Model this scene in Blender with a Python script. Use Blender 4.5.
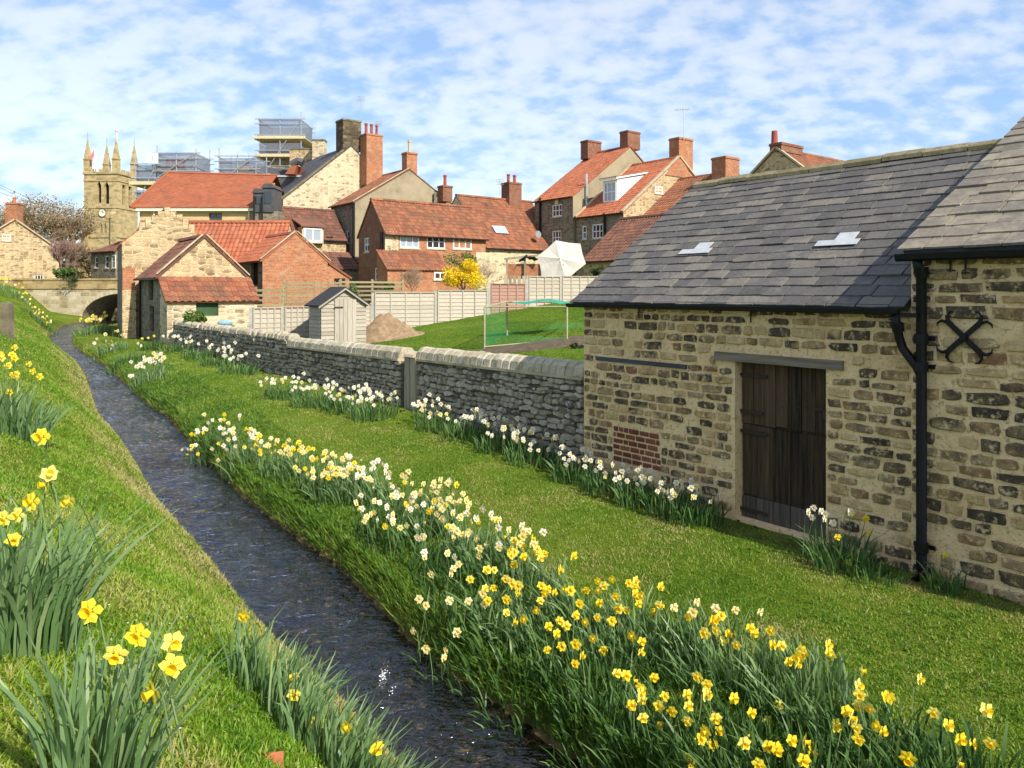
import bpy, math, random
import numpy as np
from mathutils import Vector, Matrix

# ------------------------------------------------------------------ scene, camera, light
for o in list(bpy.data.objects): bpy.data.objects.remove(o, do_unlink=True)
random.seed(11)
RNG = np.random.default_rng(11)
SC = bpy.context.scene
COL = SC.collection
F, HZ, CX = 760.0, 292.0, 512.0            # focal length and horizon of the photograph in pixels

cam = bpy.data.cameras.new('camera'); co = bpy.data.objects.new('camera', cam); COL.objects.link(co)
co.location = (0, 0, 0); co.rotation_euler = (math.pi/2, 0, 0)
cam.sensor_width = 36; cam.lens = 36*F/1024; cam.shift_y = -(384-HZ)/1024
cam.clip_start = 0.05; cam.clip_end = 3000
SC.camera = co

SUN_EL, SUN_AZ = 40.0, math.atan2(0.66, -0.75)       # azimuth from +Y clockwise; direction to the sun is right and behind
sd = Vector((math.sin(SUN_AZ)*math.cos(math.radians(SUN_EL)), math.cos(SUN_AZ)*math.cos(math.radians(SUN_EL)), math.sin(math.radians(SUN_EL))))
sl = bpy.data.lights.new('sun', 'SUN'); so = bpy.data.objects.new('sun', sl); COL.objects.link(so)
sl.energy = 4.0; sl.angle = math.radians(0.6); sl.color = (1.0, 0.93, 0.82)
so.rotation_euler = sd.to_track_quat('Z', 'Y').to_euler(); so.location = (30, -30, 40)

W = bpy.data.worlds.new('World'); SC.world = W; W.use_nodes = True
SC.view_settings.view_transform = 'Standard'; SC.view_settings.look = 'None'
SC.view_settings.exposure = 0.85; SC.view_settings.gamma = 1.0; SC.view_settings.use_curve_mapping = False

def node(nt, t, **kw):
    n = nt.nodes.new(t)
    for k, v in kw.items():
        if k in ('loc',): continue
        if hasattr(n, k) and not k.startswith('i_'): setattr(n, k, v)
    return n
def link(nt, a, b): nt.links.new(a, b)
def ramp(nt, fac, stops, interp='LINEAR'):
    r = nt.nodes.new('ShaderNodeValToRGB'); r.color_ramp.interpolation = interp
    el = r.color_ramp.elements
    while len(el) < len(stops): el.new(0.5)
    for e, (p, c) in zip(el, stops):
        e.position = p; e.color = (c[0], c[1], c[2], 1) if not isinstance(c, (int, float)) else (c, c, c, 1)
    if fac is not None: link(nt, fac, r.inputs['Fac'])
    return r.outputs['Color']
def math_(nt, op, a, b=None, c=None, clamp=False):
    m = nt.nodes.new('ShaderNodeMath'); m.operation = op; m.use_clamp = clamp
    for i, x in enumerate((a, b, c)):
        if x is None: continue
        if isinstance(x, (int, float)): m.inputs[i].default_value = x
        else: link(nt, x, m.inputs[i])
    return m.outputs[0]
def mixc(nt, fac, a, b, mode='MIX'):
    m = nt.nodes.new('ShaderNodeMix'); m.data_type = 'RGBA'; m.blend_type = mode; m.clamp_factor = True
    for sock, x in ((m.inputs['Factor'], fac), (m.inputs['A'] if False else m.inputs[6], a), (m.inputs[7], b)):
        if isinstance(x, (int, float)): sock.default_value = x
        elif isinstance(x, tuple): sock.default_value = (x[0], x[1], x[2], 1)
        else: link(nt, x, sock)
    return m.outputs[2]
def noise_(nt, vec, scale, detail=3, rough=0.55, dist=0.0):
    n = nt.nodes.new('ShaderNodeTexNoise'); n.inputs['Scale'].default_value = scale
    n.inputs['Detail'].default_value = detail; n.inputs['Roughness'].default_value = rough; n.inputs['Distortion'].default_value = dist
    if vec is not None: link(nt, vec, n.inputs['Vector'])
    return n.outputs['Fac']

# the sky: Nishita with a high, mottled layer of small clouds over all of it
nt = W.node_tree; nt.nodes.clear()
tc = nt.nodes.new('ShaderNodeTexCoord')
sky = nt.nodes.new('ShaderNodeTexSky'); sky.sky_type = 'NISHITA'; sky.sun_disc = False
sky.sun_elevation = math.radians(SUN_EL); sky.sun_rotation = SUN_AZ
sky.air_density = 1.0; sky.dust_density = 0.6; sky.ozone_density = 1.4
sx = nt.nodes.new('ShaderNodeSeparateXYZ'); link(nt, tc.outputs['Generated'], sx.inputs[0])
zz = math_(nt, 'ADD', math_(nt, 'MAXIMUM', sx.outputs[2], 0.0), 0.42)
cb = nt.nodes.new('ShaderNodeCombineXYZ')
link(nt, math_(nt, 'DIVIDE', sx.outputs[0], zz), cb.inputs[0]); link(nt, math_(nt, 'DIVIDE', sx.outputs[1], zz), cb.inputs[1])
mp = nt.nodes.new('ShaderNodeMapping'); link(nt, cb.outputs[0], mp.inputs[0]); mp.inputs['Rotation'].default_value = (0, 0, 0.5); mp.inputs['Scale'].default_value = (1.0, 1.35, 1)
big = noise_(nt, mp.outputs[0], 1.5, 3, 0.5)
small = noise_(nt, mp.outputs[0], 15.0, 5, 0.5, 0.0)
fine = noise_(nt, mp.outputs[0], 5.5, 3, 0.55, 0.3)
cm = math_(nt, 'ADD', math_(nt, 'ADD', math_(nt, 'MULTIPLY', small, 0.46), math_(nt, 'MULTIPLY', fine, 0.22)), math_(nt, 'MULTIPLY', big, 0.32))
mask = ramp(nt, cm, [(0.42, 0.04), (0.475, 0.34), (0.52, 0.70), (0.585, 0.95)])
hor = ramp(nt, sx.outputs[2], [(0.0, 0.4), (0.2, 0.0)])
skyc = mixc(nt, 0.62, sky.outputs[0], (1.85, 3.05, 5.2))
skyc = mixc(nt, hor, skyc, (3.2, 4.2, 5.4))
cloud = mixc(nt, 1.0, mixc(nt, 0.45, (0, 0, 0), sky.outputs[0]), (3.1, 3.15, 3.2), 'ADD')     # cloud is lit by the same sky: brighter towards the sun
col = mixc(nt, mask, skyc, cloud)
bg = nt.nodes.new('ShaderNodeBackground'); bg.inputs['Strength'].default_value = 0.110
link(nt, col, bg.inputs[0]); wo = nt.nodes.new('ShaderNodeOutputWorld'); link(nt, bg.outputs[0], wo.inputs[0])

# ------------------------------------------------------------------ materials
MATS = {}
def newmat(name):
    m = bpy.data.materials.new(name); m.use_nodes = True; nt = m.node_tree
    b = nt.nodes['Principled BSDF']; b.inputs['Roughness'].default_value = 0.85
    b.inputs['Specular IOR Level'].default_value = 0.25
    MATS[name] = m
    return m, nt, b
def texco(nt, kind='Object'):
    return nt.nodes.new('ShaderNodeTexCoord').outputs[kind]
def bump(nt, b, h, strength=0.5, dist=0.02):
    n = nt.nodes.new('ShaderNodeBump'); n.inputs['Strength'].default_value = strength; n.inputs['Distance'].default_value = dist
    link(nt, h, n.inputs['Height']); link(nt, n.outputs[0], b.inputs['Normal'])

def plain(name, c, rough=0.7, var=0.25, scale=6.0, metal=0.0, bmp=0.0, spec=0.25):
    m, nt, b = newmat(name); oc = texco(nt)
    n = noise_(nt, oc, scale, 5, 0.6)
    lo = tuple(x*(1-var) for x in c); hi = tuple(min(1, x*(1+var)) for x in c)
    link(nt, ramp(nt, n, [(0.3, lo), (0.7, hi)]), b.inputs['Base Color'])
    b.inputs['Roughness'].default_value = rough; b.inputs['Metallic'].default_value = metal; b.inputs['Specular IOR Level'].default_value = spec
    if bmp: bump(nt, b, noise_(nt, oc, scale*5, 4, 0.6), bmp, 0.01)
    return m

def masonry(name, mortar, cols, bw, bh, msize=0.015, warp=0.05, seed=0.0, bstr=0.8, grime=(0.05, 0.045, 0.035), grime_amt=0.35, rubble=False):
    """coursed rubble or brick on far walls: UV in metres, uneven courses"""
    m, nt, b = newmat(name); uv = texco(nt, 'UV')
    nn = nt.nodes.new('ShaderNodeTexNoise'); nn.inputs['Scale'].default_value = 2.6; nn.inputs['Detail'].default_value = 3
    link(nt, uv, nn.inputs['Vector'])
    v = nt.nodes.new('ShaderNodeVectorMath'); v.operation = 'MULTIPLY_ADD'; link(nt, nn.outputs['Color'], v.inputs[0])
    v.inputs[1].default_value = (warp*2, warp, 0); link(nt, uv, v.inputs[2])
    br = nt.nodes.new('ShaderNodeTexBrick'); link(nt, v.outputs[0], br.inputs['Vector'])
    br.inputs['Scale'].default_value = 1.0; br.inputs['Brick Width'].default_value = bw; br.inputs['Row Height'].default_value = bh
    br.inputs['Mortar Size'].default_value = msize; br.inputs['Mortar Smooth'].default_value = 0.35
    br.inputs['Color1'].default_value = (0, 0, 0, 1); br.inputs['Color2'].default_value = (1, 1, 1, 1); br.inputs['Mortar'].default_value = (0.5, 0.5, 0.5, 1)
    br.offset = 0.5; br.squash = 0.75; br.squash_frequency = 3
    bcol, bfac = br.outputs['Color'], br.outputs['Fac']
    if rubble:
        mp = nt.nodes.new('ShaderNodeMapping'); link(nt, v.outputs[0], mp.inputs[0]); mp.inputs['Scale'].default_value = (1/bw, 1/bh, 1)
        v1 = nt.nodes.new('ShaderNodeTexVoronoi'); v1.voronoi_dimensions = '2D'; v1.feature = 'F1'; v1.distance = 'CHEBYCHEV'; v1.inputs['Randomness'].default_value = 0.72; v1.inputs['Scale'].default_value = 1.0; link(nt, mp.outputs[0], v1.inputs['Vector'])
        v2 = nt.nodes.new('ShaderNodeTexVoronoi'); v2.voronoi_dimensions = '2D'; v2.feature = 'F2'; v2.distance = 'CHEBYCHEV'; v2.inputs['Randomness'].default_value = 0.72; v2.inputs['Scale'].default_value = 1.0; link(nt, mp.outputs[0], v2.inputs['Vector'])
        sc_ = nt.nodes.new('ShaderNodeSeparateColor'); link(nt, v1.outputs['Color'], sc_.inputs[0]); bcol = sc_.outputs[0]
        bfac = ramp(nt, math_(nt, 'SUBTRACT', v2.outputs['Distance'], v1.outputs['Distance']), [(0.04, 1.0), (0.17, 0.0)])
    n2 = noise_(nt, uv, 3.1, 4, 0.6)
    fac = math_(nt, 'ADD', math_(nt, 'MULTIPLY', bcol, 0.9), math_(nt, 'MULTIPLY', math_(nt, 'SUBTRACT', n2, 0.5), 0.9), clamp=True)
    k = len(cols)
    stone = ramp(nt, fac, [(i/(k-1), c) for i, c in enumerate(cols)])
    fine = noise_(nt, uv, 22, 4, 0.65)
    stone = mixc(nt, 0.35, stone, ramp(nt, fine, [(0.3, 0.25), (0.7, 0.95)]), 'MULTIPLY')
    smear = ramp(nt, noise_(nt, uv, 1.7, 5, 0.7), [(0.5, 0.0), (0.72, 0.75)])
    fac2 = math_(nt, 'MAXIMUM', bfac, smear)
    c = mixc(nt, fac2, stone, mortar)
    g = ramp(nt, noise_(nt, uv, 0.55, 6, 0.7), [(0.48, 0.0), (0.75, grime_amt)])
    c = mixc(nt, g, c, grime)
    link(nt, c, b.inputs['Base Color'])
    h = math_(nt, 'ADD', math_(nt, 'MULTIPLY', bfac, -1.0), math_(nt, 'MULTIPLY', fine, 0.5))
    bump(nt, b, h, bstr, 0.02); b.inputs['Roughness'].default_value = 0.92
    return m

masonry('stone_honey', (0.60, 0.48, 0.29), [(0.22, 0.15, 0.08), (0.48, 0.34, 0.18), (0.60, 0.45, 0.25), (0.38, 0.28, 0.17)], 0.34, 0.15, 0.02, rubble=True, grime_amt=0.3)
masonry('stone_pale', (0.64, 0.55, 0.38), [(0.26, 0.20, 0.12), (0.60, 0.48, 0.29), (0.68, 0.57, 0.39), (0.44, 0.35, 0.22)], 0.40, 0.16, 0.014, grime_amt=0.3, rubble=True)
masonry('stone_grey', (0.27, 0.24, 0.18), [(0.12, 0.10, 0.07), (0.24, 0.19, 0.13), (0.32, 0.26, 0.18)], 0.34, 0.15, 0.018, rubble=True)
masonry('stone_church', (0.52, 0.405, 0.215), [(0.32, 0.235, 0.115), (0.48, 0.365, 0.185), (0.56, 0.43, 0.23)], 0.8, 0.35, 0.012, warp=0.02, grime_amt=0.3)
masonry('stone_ashlar', (0.66, 0.49, 0.24), [(0.58, 0.41, 0.19), (0.68, 0.50, 0.25), (0.62, 0.46, 0.25)], 0.8, 0.32, 0.01, warp=0.015, grime_amt=0.2)
masonry('brick_red', (0.42, 0.30, 0.20), [(0.33, 0.10, 0.045), (0.42, 0.145, 0.06), (0.50, 0.20, 0.085)], 0.225, 0.076, 0.007, warp=0.008, bstr=0.4, grime_amt=0.25)
masonry('brick_dark', (0.26, 0.19, 0.14), [(0.17, 0.06, 0.035), (0.28, 0.10, 0.05), (0.22, 0.09, 0.05)], 0.225, 0.076, 0.007, warp=0.008, bstr=0.4, grime_amt=0.5)
masonry('stone_black', (0.12, 0.10, 0.07), [(0.05, 0.04, 0.03), (0.12, 0.09, 0.05), (0.28, 0.21, 0.10)], 0.55, 0.26, 0.02, grime_amt=0.5)

def render_mat():
    m, nt, b = newmat('render'); oc = texco(nt)
    c = ramp(nt, noise_(nt, oc, 0.6, 6, 0.7), [(0.25, (0.16, 0.13, 0.08)), (0.5, (0.30, 0.25, 0.16)), (0.75, (0.36, 0.31, 0.21))])
    link(nt, c, b.inputs['Base Color']); bump(nt, b, noise_(nt, oc, 30, 3), 0.3, 0.01)
render_mat()

def tile_mat(name, cols, dark, amt):
    m, nt, b = newmat(name); oc = texco(nt)
    at = nt.nodes.new('ShaderNodeAttribute'); at.attribute_name = 'rnd'
    f = math_(nt, 'ADD', math_(nt, 'MULTIPLY', at.outputs['Fac'], 0.7), math_(nt, 'MULTIPLY', noise_(nt, oc, 0.7, 4, 0.6), 0.35))
    k = len(cols)
    c = ramp(nt, f, [(i/(k-1), x) for i, x in enumerate(cols)])
    c = mixc(nt, ramp(nt, noise_(nt, oc, 0.9, 6, 0.75), [(0.42, 0.0), (0.68, amt)]), c, dark)
    lich = ramp(nt, noise_(nt, oc, 9, 5, 0.7), [(0.62, 0.0), (0.72, 0.45)])
    c = mixc(nt, lich, c, (0.36, 0.31, 0.20))
    link(nt, c, b.inputs['Base Color']); bump(nt, b, noise_(nt, oc, 25, 3), 0.25, 0.01)
tile_mat('pantile_orange', [(0.26, 0.075, 0.036), (0.35, 0.108, 0.052), (0.42, 0.15, 0.075)], (0.17, 0.085, 0.055), 0.5)
tile_mat('pantile_old', [(0.13, 0.055, 0.034), (0.26, 0.092, 0.046), (0.34, 0.135, 0.065)], (0.11, 0.075, 0.05), 0.75)
tile_mat('pantile_brown', [(0.09, 0.045, 0.035), (0.16, 0.07, 0.045), (0.24, 0.10, 0.06)], (0.07, 0.055, 0.045), 0.6)

def obj_random(name, cols, rough=0.8, nscale=7.0, smear=None, smear_amt=0.5, smear_scale=9.0, spec=0.25, bstr=0.6, attr=False, smear_at=0.5):
    m, nt, b = newmat(name); oc = texco(nt)
    if attr:
        a = nt.nodes.new('ShaderNodeAttribute'); a.attribute_name = 'rnd'; rnd = a.outputs['Fac']; vec = oc
    else:
        oi = nt.nodes.new('ShaderNodeObjectInfo'); rnd = oi.outputs['Random']
        g = nt.nodes.new('ShaderNodeNewGeometry'); vec = g.outputs['Position']
    f = math_(nt, 'ADD', rnd, math_(nt, 'MULTIPLY', math_(nt, 'SUBTRACT', noise_(nt, vec, nscale, 5, 0.65), 0.5), 0.55), clamp=True)
    k = len(cols)
    c = ramp(nt, f, [(i/(k-1), x) for i, x in enumerate(cols)])
    fn = noise_(nt, vec, nscale*8, 4, 0.7)
    c = mixc(nt, 0.5, c, ramp(nt, fn, [(0.3, 0.35), (0.7, 1.0)]), 'MULTIPLY')
    if smear:
        s = ramp(nt, noise_(nt, vec, smear_scale, 6, 0.72), [(smear_at, 0.0), (smear_at+0.12, smear_amt)])
        c = mixc(nt, s, c, smear)
    link(nt, c, b.inputs['Base Color']); b.inputs['Roughness'].default_value = rough; b.inputs['Specular IOR Level'].default_value = spec
    bump(nt, b, math_(nt, 'ADD', fn, math_(nt, 'MULTIPLY', noise_(nt, vec, nscale*3, 3), 1.0)), bstr, 0.012)
    return m
MORTAR = (0.60, 0.45, 0.24)
obj_random('barn_stone', [(0.06, 0.047, 0.033), (0.12, 0.085, 0.05), (0.30, 0.195, 0.09), (0.58, 0.38, 0.165), (0.70, 0.49, 0.25), (0.58, 0.39, 0.185), (0.075, 0.06, 0.043), (0.17, 0.12, 0.068), (0.46, 0.33, 0.17), (0.30, 0.15, 0.07)], nscale=6.0, smear=(0.78, 0.57, 0.32), smear_amt=0.85, smear_scale=14.0, smear_at=0.53, bstr=1.0)
obj_random('dry_stone', [(0.11, 0.09, 0.066), (0.27, 0.22, 0.155), (0.42, 0.35, 0.25), (0.50, 0.44, 0.34), (0.20, 0.165, 0.115), (0.46, 0.38, 0.27)], nscale=7, smear=(0.60, 0.58, 0.51), smear_amt=0.8, smear_scale=13, smear_at=0.53)
obj_random('dry_stone_joined', [(0.11, 0.09, 0.066), (0.27, 0.22, 0.155), (0.42, 0.35, 0.25), (0.50, 0.44, 0.34), (0.20, 0.165, 0.115), (0.46, 0.38, 0.27)], nscale=7, smear=(0.60, 0.58, 0.51), smear_amt=0.8, smear_scale=13, smear_at=0.53, attr=True)
obj_random('cope_stone', [(0.40, 0.34, 0.23), (0.54, 0.47, 0.34), (0.46, 0.40, 0.28), (0.58, 0.52, 0.40)], nscale=4, smear=(0.16, 0.15, 0.08), smear_amt=0.6, smear_scale=5, smear_at=0.5)
obj_random('slate', [(0.090, 0.084, 0.080), (0.128, 0.117, 0.108), (0.102, 0.093, 0.088), (0.155, 0.14, 0.126), (0.112, 0.105, 0.102), (0.21, 0.185, 0.152), (0.135, 0.117, 0.105)], rough=0.65, nscale=2.5, smear=(0.22, 0.20, 0.15), smear_amt=0.35, smear_scale=3.5, spec=0.2, bstr=0.25, smear_at=0.55)
obj_random('slate_stone', [(0.14, 0.122, 0.10), (0.20, 0.175, 0.14), (0.24, 0.20, 0.15), (0.165, 0.145, 0.12), (0.28, 0.24, 0.18)], rough=0.65, nscale=2.5, smear=(0.34, 0.29, 0.2), smear_amt=0.5, smear_scale=4, bstr=0.3)
obj_random('old_brick', [(0.17, 0.05, 0.03), (0.26, 0.075, 0.04), (0.33, 0.11, 0.055), (0.14, 0.06, 0.045)], nscale=6, smear=MORTAR, smear_amt=0.5, smear_scale=12, smear_at=0.58)
obj_random('ridge_moss', [(0.20, 0.165, 0.09), (0.28, 0.23, 0.13), (0.33, 0.27, 0.17)], nscale=6, smear=(0.12, 0.11, 0.035), smear_amt=0.7, smear_scale=6, smear_at=0.45)
obj_random('fence_board', [(0.42, 0.37, 0.29), (0.50, 0.45, 0.36), (0.46, 0.40, 0.31)], nscale=3, attr=True, bstr=0.2)
obj_random('fence_red', [(0.36, 0.20, 0.15), (0.42, 0.25, 0.19)], nscale=3, attr=True, bstr=0.2)
obj_random('trellis_wood', [(0.26, 0.23, 0.12), (0.34, 0.29, 0.16), (0.22, 0.20, 0.12)], nscale=4, bstr=0.2)
obj_random('shed_board', [(0.38, 0.34, 0.27), (0.46, 0.41, 0.33), (0.33, 0.29, 0.23)], nscale=4, bstr=0.3)

def mortar_mat():
    m, nt, b = newmat('barn_mortar'); oc = texco(nt)
    c = ramp(nt, noise_(nt, oc, 2.2, 6, 0.7), [(0.25, (0.66, 0.43, 0.21)), (0.5, (0.86, 0.61, 0.325)), (0.75, (0.90, 0.69, 0.41))])
    pit = ramp(nt, noise_(nt, oc, 22, 5, 0.75), [(0.54, 0.0), (0.64, 0.7)])
    c = mixc(nt, pit, c, (0.24, 0.165, 0.085))
    st = ramp(nt, noise_(nt, oc, 0.9, 5, 0.7), [(0.55, 0.0), (0.8, 0.4)])
    c = mixc(nt, st, c, (0.17, 0.13, 0.08))
    link(nt, c, b.inputs['Base Color']); b.inputs['Roughness'].default_value = 0.95
    h = math_(nt, 'ADD', noise_(nt, oc, 14, 5, 0.7), math_(nt, 'MULTIPLY', noise_(nt, oc, 70, 3), 0.4))
    bump(nt, b, h, 0.9, 0.03)
mortar_mat()

def wood(name, dark, light, axis='Z', rough=0.85):
    m, nt, b = newmat(name)
    g = nt.nodes.new('ShaderNodeNewGeometry'); mp = nt.nodes.new('ShaderNodeMapping'); link(nt, g.outputs['Position'], mp.inputs[0])
    mp.inputs['Scale'].default_value = (30, 30, 1.6) if axis == 'Z' else (1.6, 1.6, 30)
    oi = nt.nodes.new('ShaderNodeObjectInfo')
    n = noise_(nt, mp.outputs[0], 1.0, 5, 0.65)
    f = math_(nt, 'ADD', math_(nt, 'MULTIPLY', n, 0.8), math_(nt, 'MULTIPLY', oi.outputs['Random'], 0.25))
    c = ramp(nt, f, [(0.3, dark), (0.75, light)])
    link(nt, c, b.inputs['Base Color']); b.inputs['Roughness'].default_value = rough; bump(nt, b, n, 0.6, 0.008)
wood('door_wood', (0.012, 0.008, 0.005), (0.12, 0.072, 0.040))
wood('door_wood_grey', (0.05, 0.04, 0.03), (0.18, 0.145, 0.11))
wood('post_wood', (0.16, 0.13, 0.09), (0.48, 0.41, 0.30))
wood('lintel_wood', (0.08, 0.062, 0.045), (0.27, 0.22, 0.165), axis='X')
wood('shed_door', (0.22, 0.19, 0.15), (0.46, 0.41, 0.34))

plain('cast_iron', (0.008, 0.008, 0.008), 0.5, 0.3, 20, spec=0.25)
plain('rust_iron', (0.045, 0.03, 0.02), 0.7, 0.4, 30)
plain('white_paint', (0.78, 0.78, 0.76), 0.45, 0.05)
plain('cream_paint', (0.72, 0.66, 0.50), 0.5, 0.08)
plain('lead', (0.42, 0.43, 0.44), 0.5, 0.15, 8)
plain('lead_dark', (0.075, 0.076, 0.08), 0.5, 0.25, 2)
plain('dark_slate', (0.06, 0.06, 0.068), 0.6, 0.3, 2)
plain('felt', (0.035, 0.036, 0.04), 0.9, 0.3, 10, bmp=0.3)
plain('dark_void', (0.012, 0.011, 0.010), 0.9, 0.3)
plain('wall_core', (0.13, 0.11, 0.08), 0.95, 0.4, 9, bmp=0.6)
plain('soil', (0.10, 0.075, 0.045), 0.95, 0.4, 5, bmp=0.6)
plain('sand_heap', (0.24, 0.165, 0.095), 0.95, 0.35, 6, bmp=0.8)
plain('terracotta', (0.46, 0.15, 0.06), 0.8, 0.25, 10)
plain('pot_red', (0.30, 0.075, 0.05), 0.8, 0.25, 10)
plain('pot_cream', (0.50, 0.40, 0.25), 0.8, 0.25, 10)
plain('coping', (0.42, 0.35, 0.23), 0.9, 0.3, 3, bmp=0.4)
plain('coping_dark', (0.16, 0.135, 0.085), 0.9, 0.45, 3, bmp=0.4)
plain('concrete', (0.40, 0.38, 0.33), 0.9, 0.25, 5, bmp=0.3)
plain('galvanised', (0.50, 0.52, 0.54), 0.4, 0.15, 5, metal=0.6)
plain('scaffold_board', (0.60, 0.48, 0.27), 0.8, 0.15, 5)
plain('parasol_cloth', (0.62, 0.57, 0.48), 0.8, 0.06, 2)
plain('goal_post', (0.36, 0.33, 0.20), 0.6, 0.2, 4)
plain('teal_cloth', (0.03, 0.26, 0.17), 0.7, 0.2, 4)
plain('blue_plastic', (0.22, 0.36, 0.40), 0.4, 0.1, 4)
plain('green_paint', (0.035, 0.075, 0.03), 0.6, 0.35, 3)
plain('black_sheet', (0.012, 0.012, 0.014), 0.4, 0.3, 4)
plain('bark', (0.13, 0.095, 0.07), 0.95, 0.4, 8)
plain('twig', (0.30, 0.215, 0.14), 0.95, 0.35, 8)
plain('twig_purple', (0.27, 0.17, 0.14), 0.95, 0.35, 8)
plain('flag_red', (0.55, 0.05, 0.06), 0.8, 0.1, 4)
plain('foam', (0.85, 0.87, 0.88), 0.5, 0.05, 4)
masonry('limewash', (0.54, 0.46, 0.32), [(0.30, 0.23, 0.13), (0.46, 0.38, 0.25), (0.56, 0.49, 0.36)], 0.6, 0.28, 0.014, warp=0.05, grime_amt=0.6, grime=(0.22, 0.17, 0.09))
masonry('bridge_rail', (0.46, 0.34, 0.16), [(0.24, 0.17, 0.075), (0.40, 0.29, 0.13), (0.48, 0.36, 0.18)], 0.7, 0.3, 0.012, warp=0.05, grime_amt=0.5)

def glass():
    m, nt, b = newmat('glass'); b.inputs['Base Color'].default_value = (0.03, 0.035, 0.04, 1)
    b.inputs['Roughness'].default_value = 0.06; b.inputs['Specular IOR Level'].default_value = 0.9
    oc = texco(nt); bump(nt, b, noise_(nt, oc, 1.2, 2), 0.15, 0.05)
    m, nt, b = newmat('glass_pale'); b.inputs['Base Color'].default_value = (0.32, 0.37, 0.42, 1)
    b.inputs['Roughness'].default_value = 0.1; b.inputs['Specular IOR Level'].default_value = 0.8
glass()

def leafmat(name, cols, trans=0.35, attr=True, rough=0.5, spec=0.3):
    m, nt, b = newmat(name); nt.nodes.remove(b)
    out = nt.nodes['Material Output']
    if attr:
        a = nt.nodes.new('ShaderNodeAttribute'); a.attribute_name = 'rnd'; f = a.outputs['Fac']
    else:
        f = nt.nodes.new('ShaderNodeObjectInfo').outputs['Random']
    k = len(cols)
    c = ramp(nt, f, [(i/(k-1), x) for i, x in enumerate(cols)])
    p = nt.nodes.new('ShaderNodeBsdfPrincipled'); link(nt, c, p.inputs['Base Color']); p.inputs['Roughness'].default_value = rough; p.inputs['Specular IOR Level'].default_value = spec
    t = nt.nodes.new('ShaderNodeBsdfTranslucent'); link(nt, c, t.inputs[0])
    mx = nt.nodes.new('ShaderNodeMixShader'); mx.inputs[0].default_value = trans
    link(nt, p.outputs[0], mx.inputs[1]); link(nt, t.outputs[0], mx.inputs[2]); link(nt, mx.outputs[0], out.inputs[0])
leafmat('grass_blade', [(0.075, 0.185, 0.012), (0.145, 0.295, 0.018), (0.225, 0.37, 0.028), (0.33, 0.38, 0.06), (0.48, 0.42, 0.17)], 0.45)
leafmat('grass_lawn', [(0.05, 0.135, 0.010), (0.105, 0.225, 0.015), (0.17, 0.295, 0.024), (0.26, 0.32, 0.05), (0.42, 0.37, 0.14)], 0.42)
leafmat('grass_bank', [(0.04, 0.105, 0.010), (0.08, 0.175, 0.016), (0.13, 0.235, 0.024), (0.22, 0.28, 0.045)], 0.35)
leafmat('daffodil_leaf', [(0.075, 0.15, 0.042), (0.125, 0.225, 0.075), (0.20, 0.305, 0.125), (0.31, 0.40, 0.18)], 0.35, rough=0.42, spec=0.4)
leafmat('daffodil_leaf_dark', [(0.03, 0.075, 0.018), (0.055, 0.125, 0.03), (0.09, 0.175, 0.045), (0.15, 0.24, 0.07)], 0.3, rough=0.45, spec=0.4)
leafmat('petal_yellow', [(0.92, 0.72, 0.03), (0.93, 0.79, 0.07), (0.93, 0.84, 0.20)], 0.3, attr=False)
leafmat('petal_cream', [(0.88, 0.76, 0.24), (0.88, 0.80, 0.45), (0.86, 0.80, 0.38)], 0.3, attr=False)
leafmat('petal_white', [(0.84, 0.84, 0.76), (0.88, 0.87, 0.80)], 0.3, attr=False)
leafmat('trumpet_yellow', [(0.92, 0.60, 0.01), (0.93, 0.70, 0.03)], 0.35, attr=False)
leafmat('trumpet_cream', [(0.88, 0.62, 0.14), (0.88, 0.72, 0.3)], 0.3, attr=False)
leafmat('forsythia', [(0.70, 0.50, 0.01), (0.85, 0.64, 0.02), (0.80, 0.60, 0.02)], 0.3)
leafmat('leaf_green', [(0.05, 0.11, 0.02), (0.09, 0.17, 0.03), (0.15, 0.21, 0.04)], 0.35)
leafmat('scrub', [(0.20, 0.14, 0.08), (0.30, 0.215, 0.12), (0.26, 0.215, 0.10), (0.36, 0.27, 0.15)], 0.2)
leafmat('leaf_dark', [(0.015, 0.035, 0.012), (0.03, 0.06, 0.02), (0.05, 0.09, 0.025)], 0.3)

def netmat(name, c, alpha):
    m, nt, b = newmat(name); nt.nodes.remove(b); out = nt.nodes['Material Output']
    d = nt.nodes.new('ShaderNodeBsdfDiffuse'); d.inputs[0].default_value = (*c, 1)
    t = nt.nodes.new('ShaderNodeBsdfTransparent'); mx = nt.nodes.new('ShaderNodeMixShader'); mx.inputs[0].default_value = alpha
    link(nt, t.outputs[0], mx.inputs[1]); link(nt, d.outputs[0], mx.inputs[2]); link(nt, mx.outputs[0], out.inputs[0])
netmat('scaffold_net', (0.17, 0.19, 0.23), 0.68)
netmat('goal_net', (0.04, 0.30, 0.12), 0.22)

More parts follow.
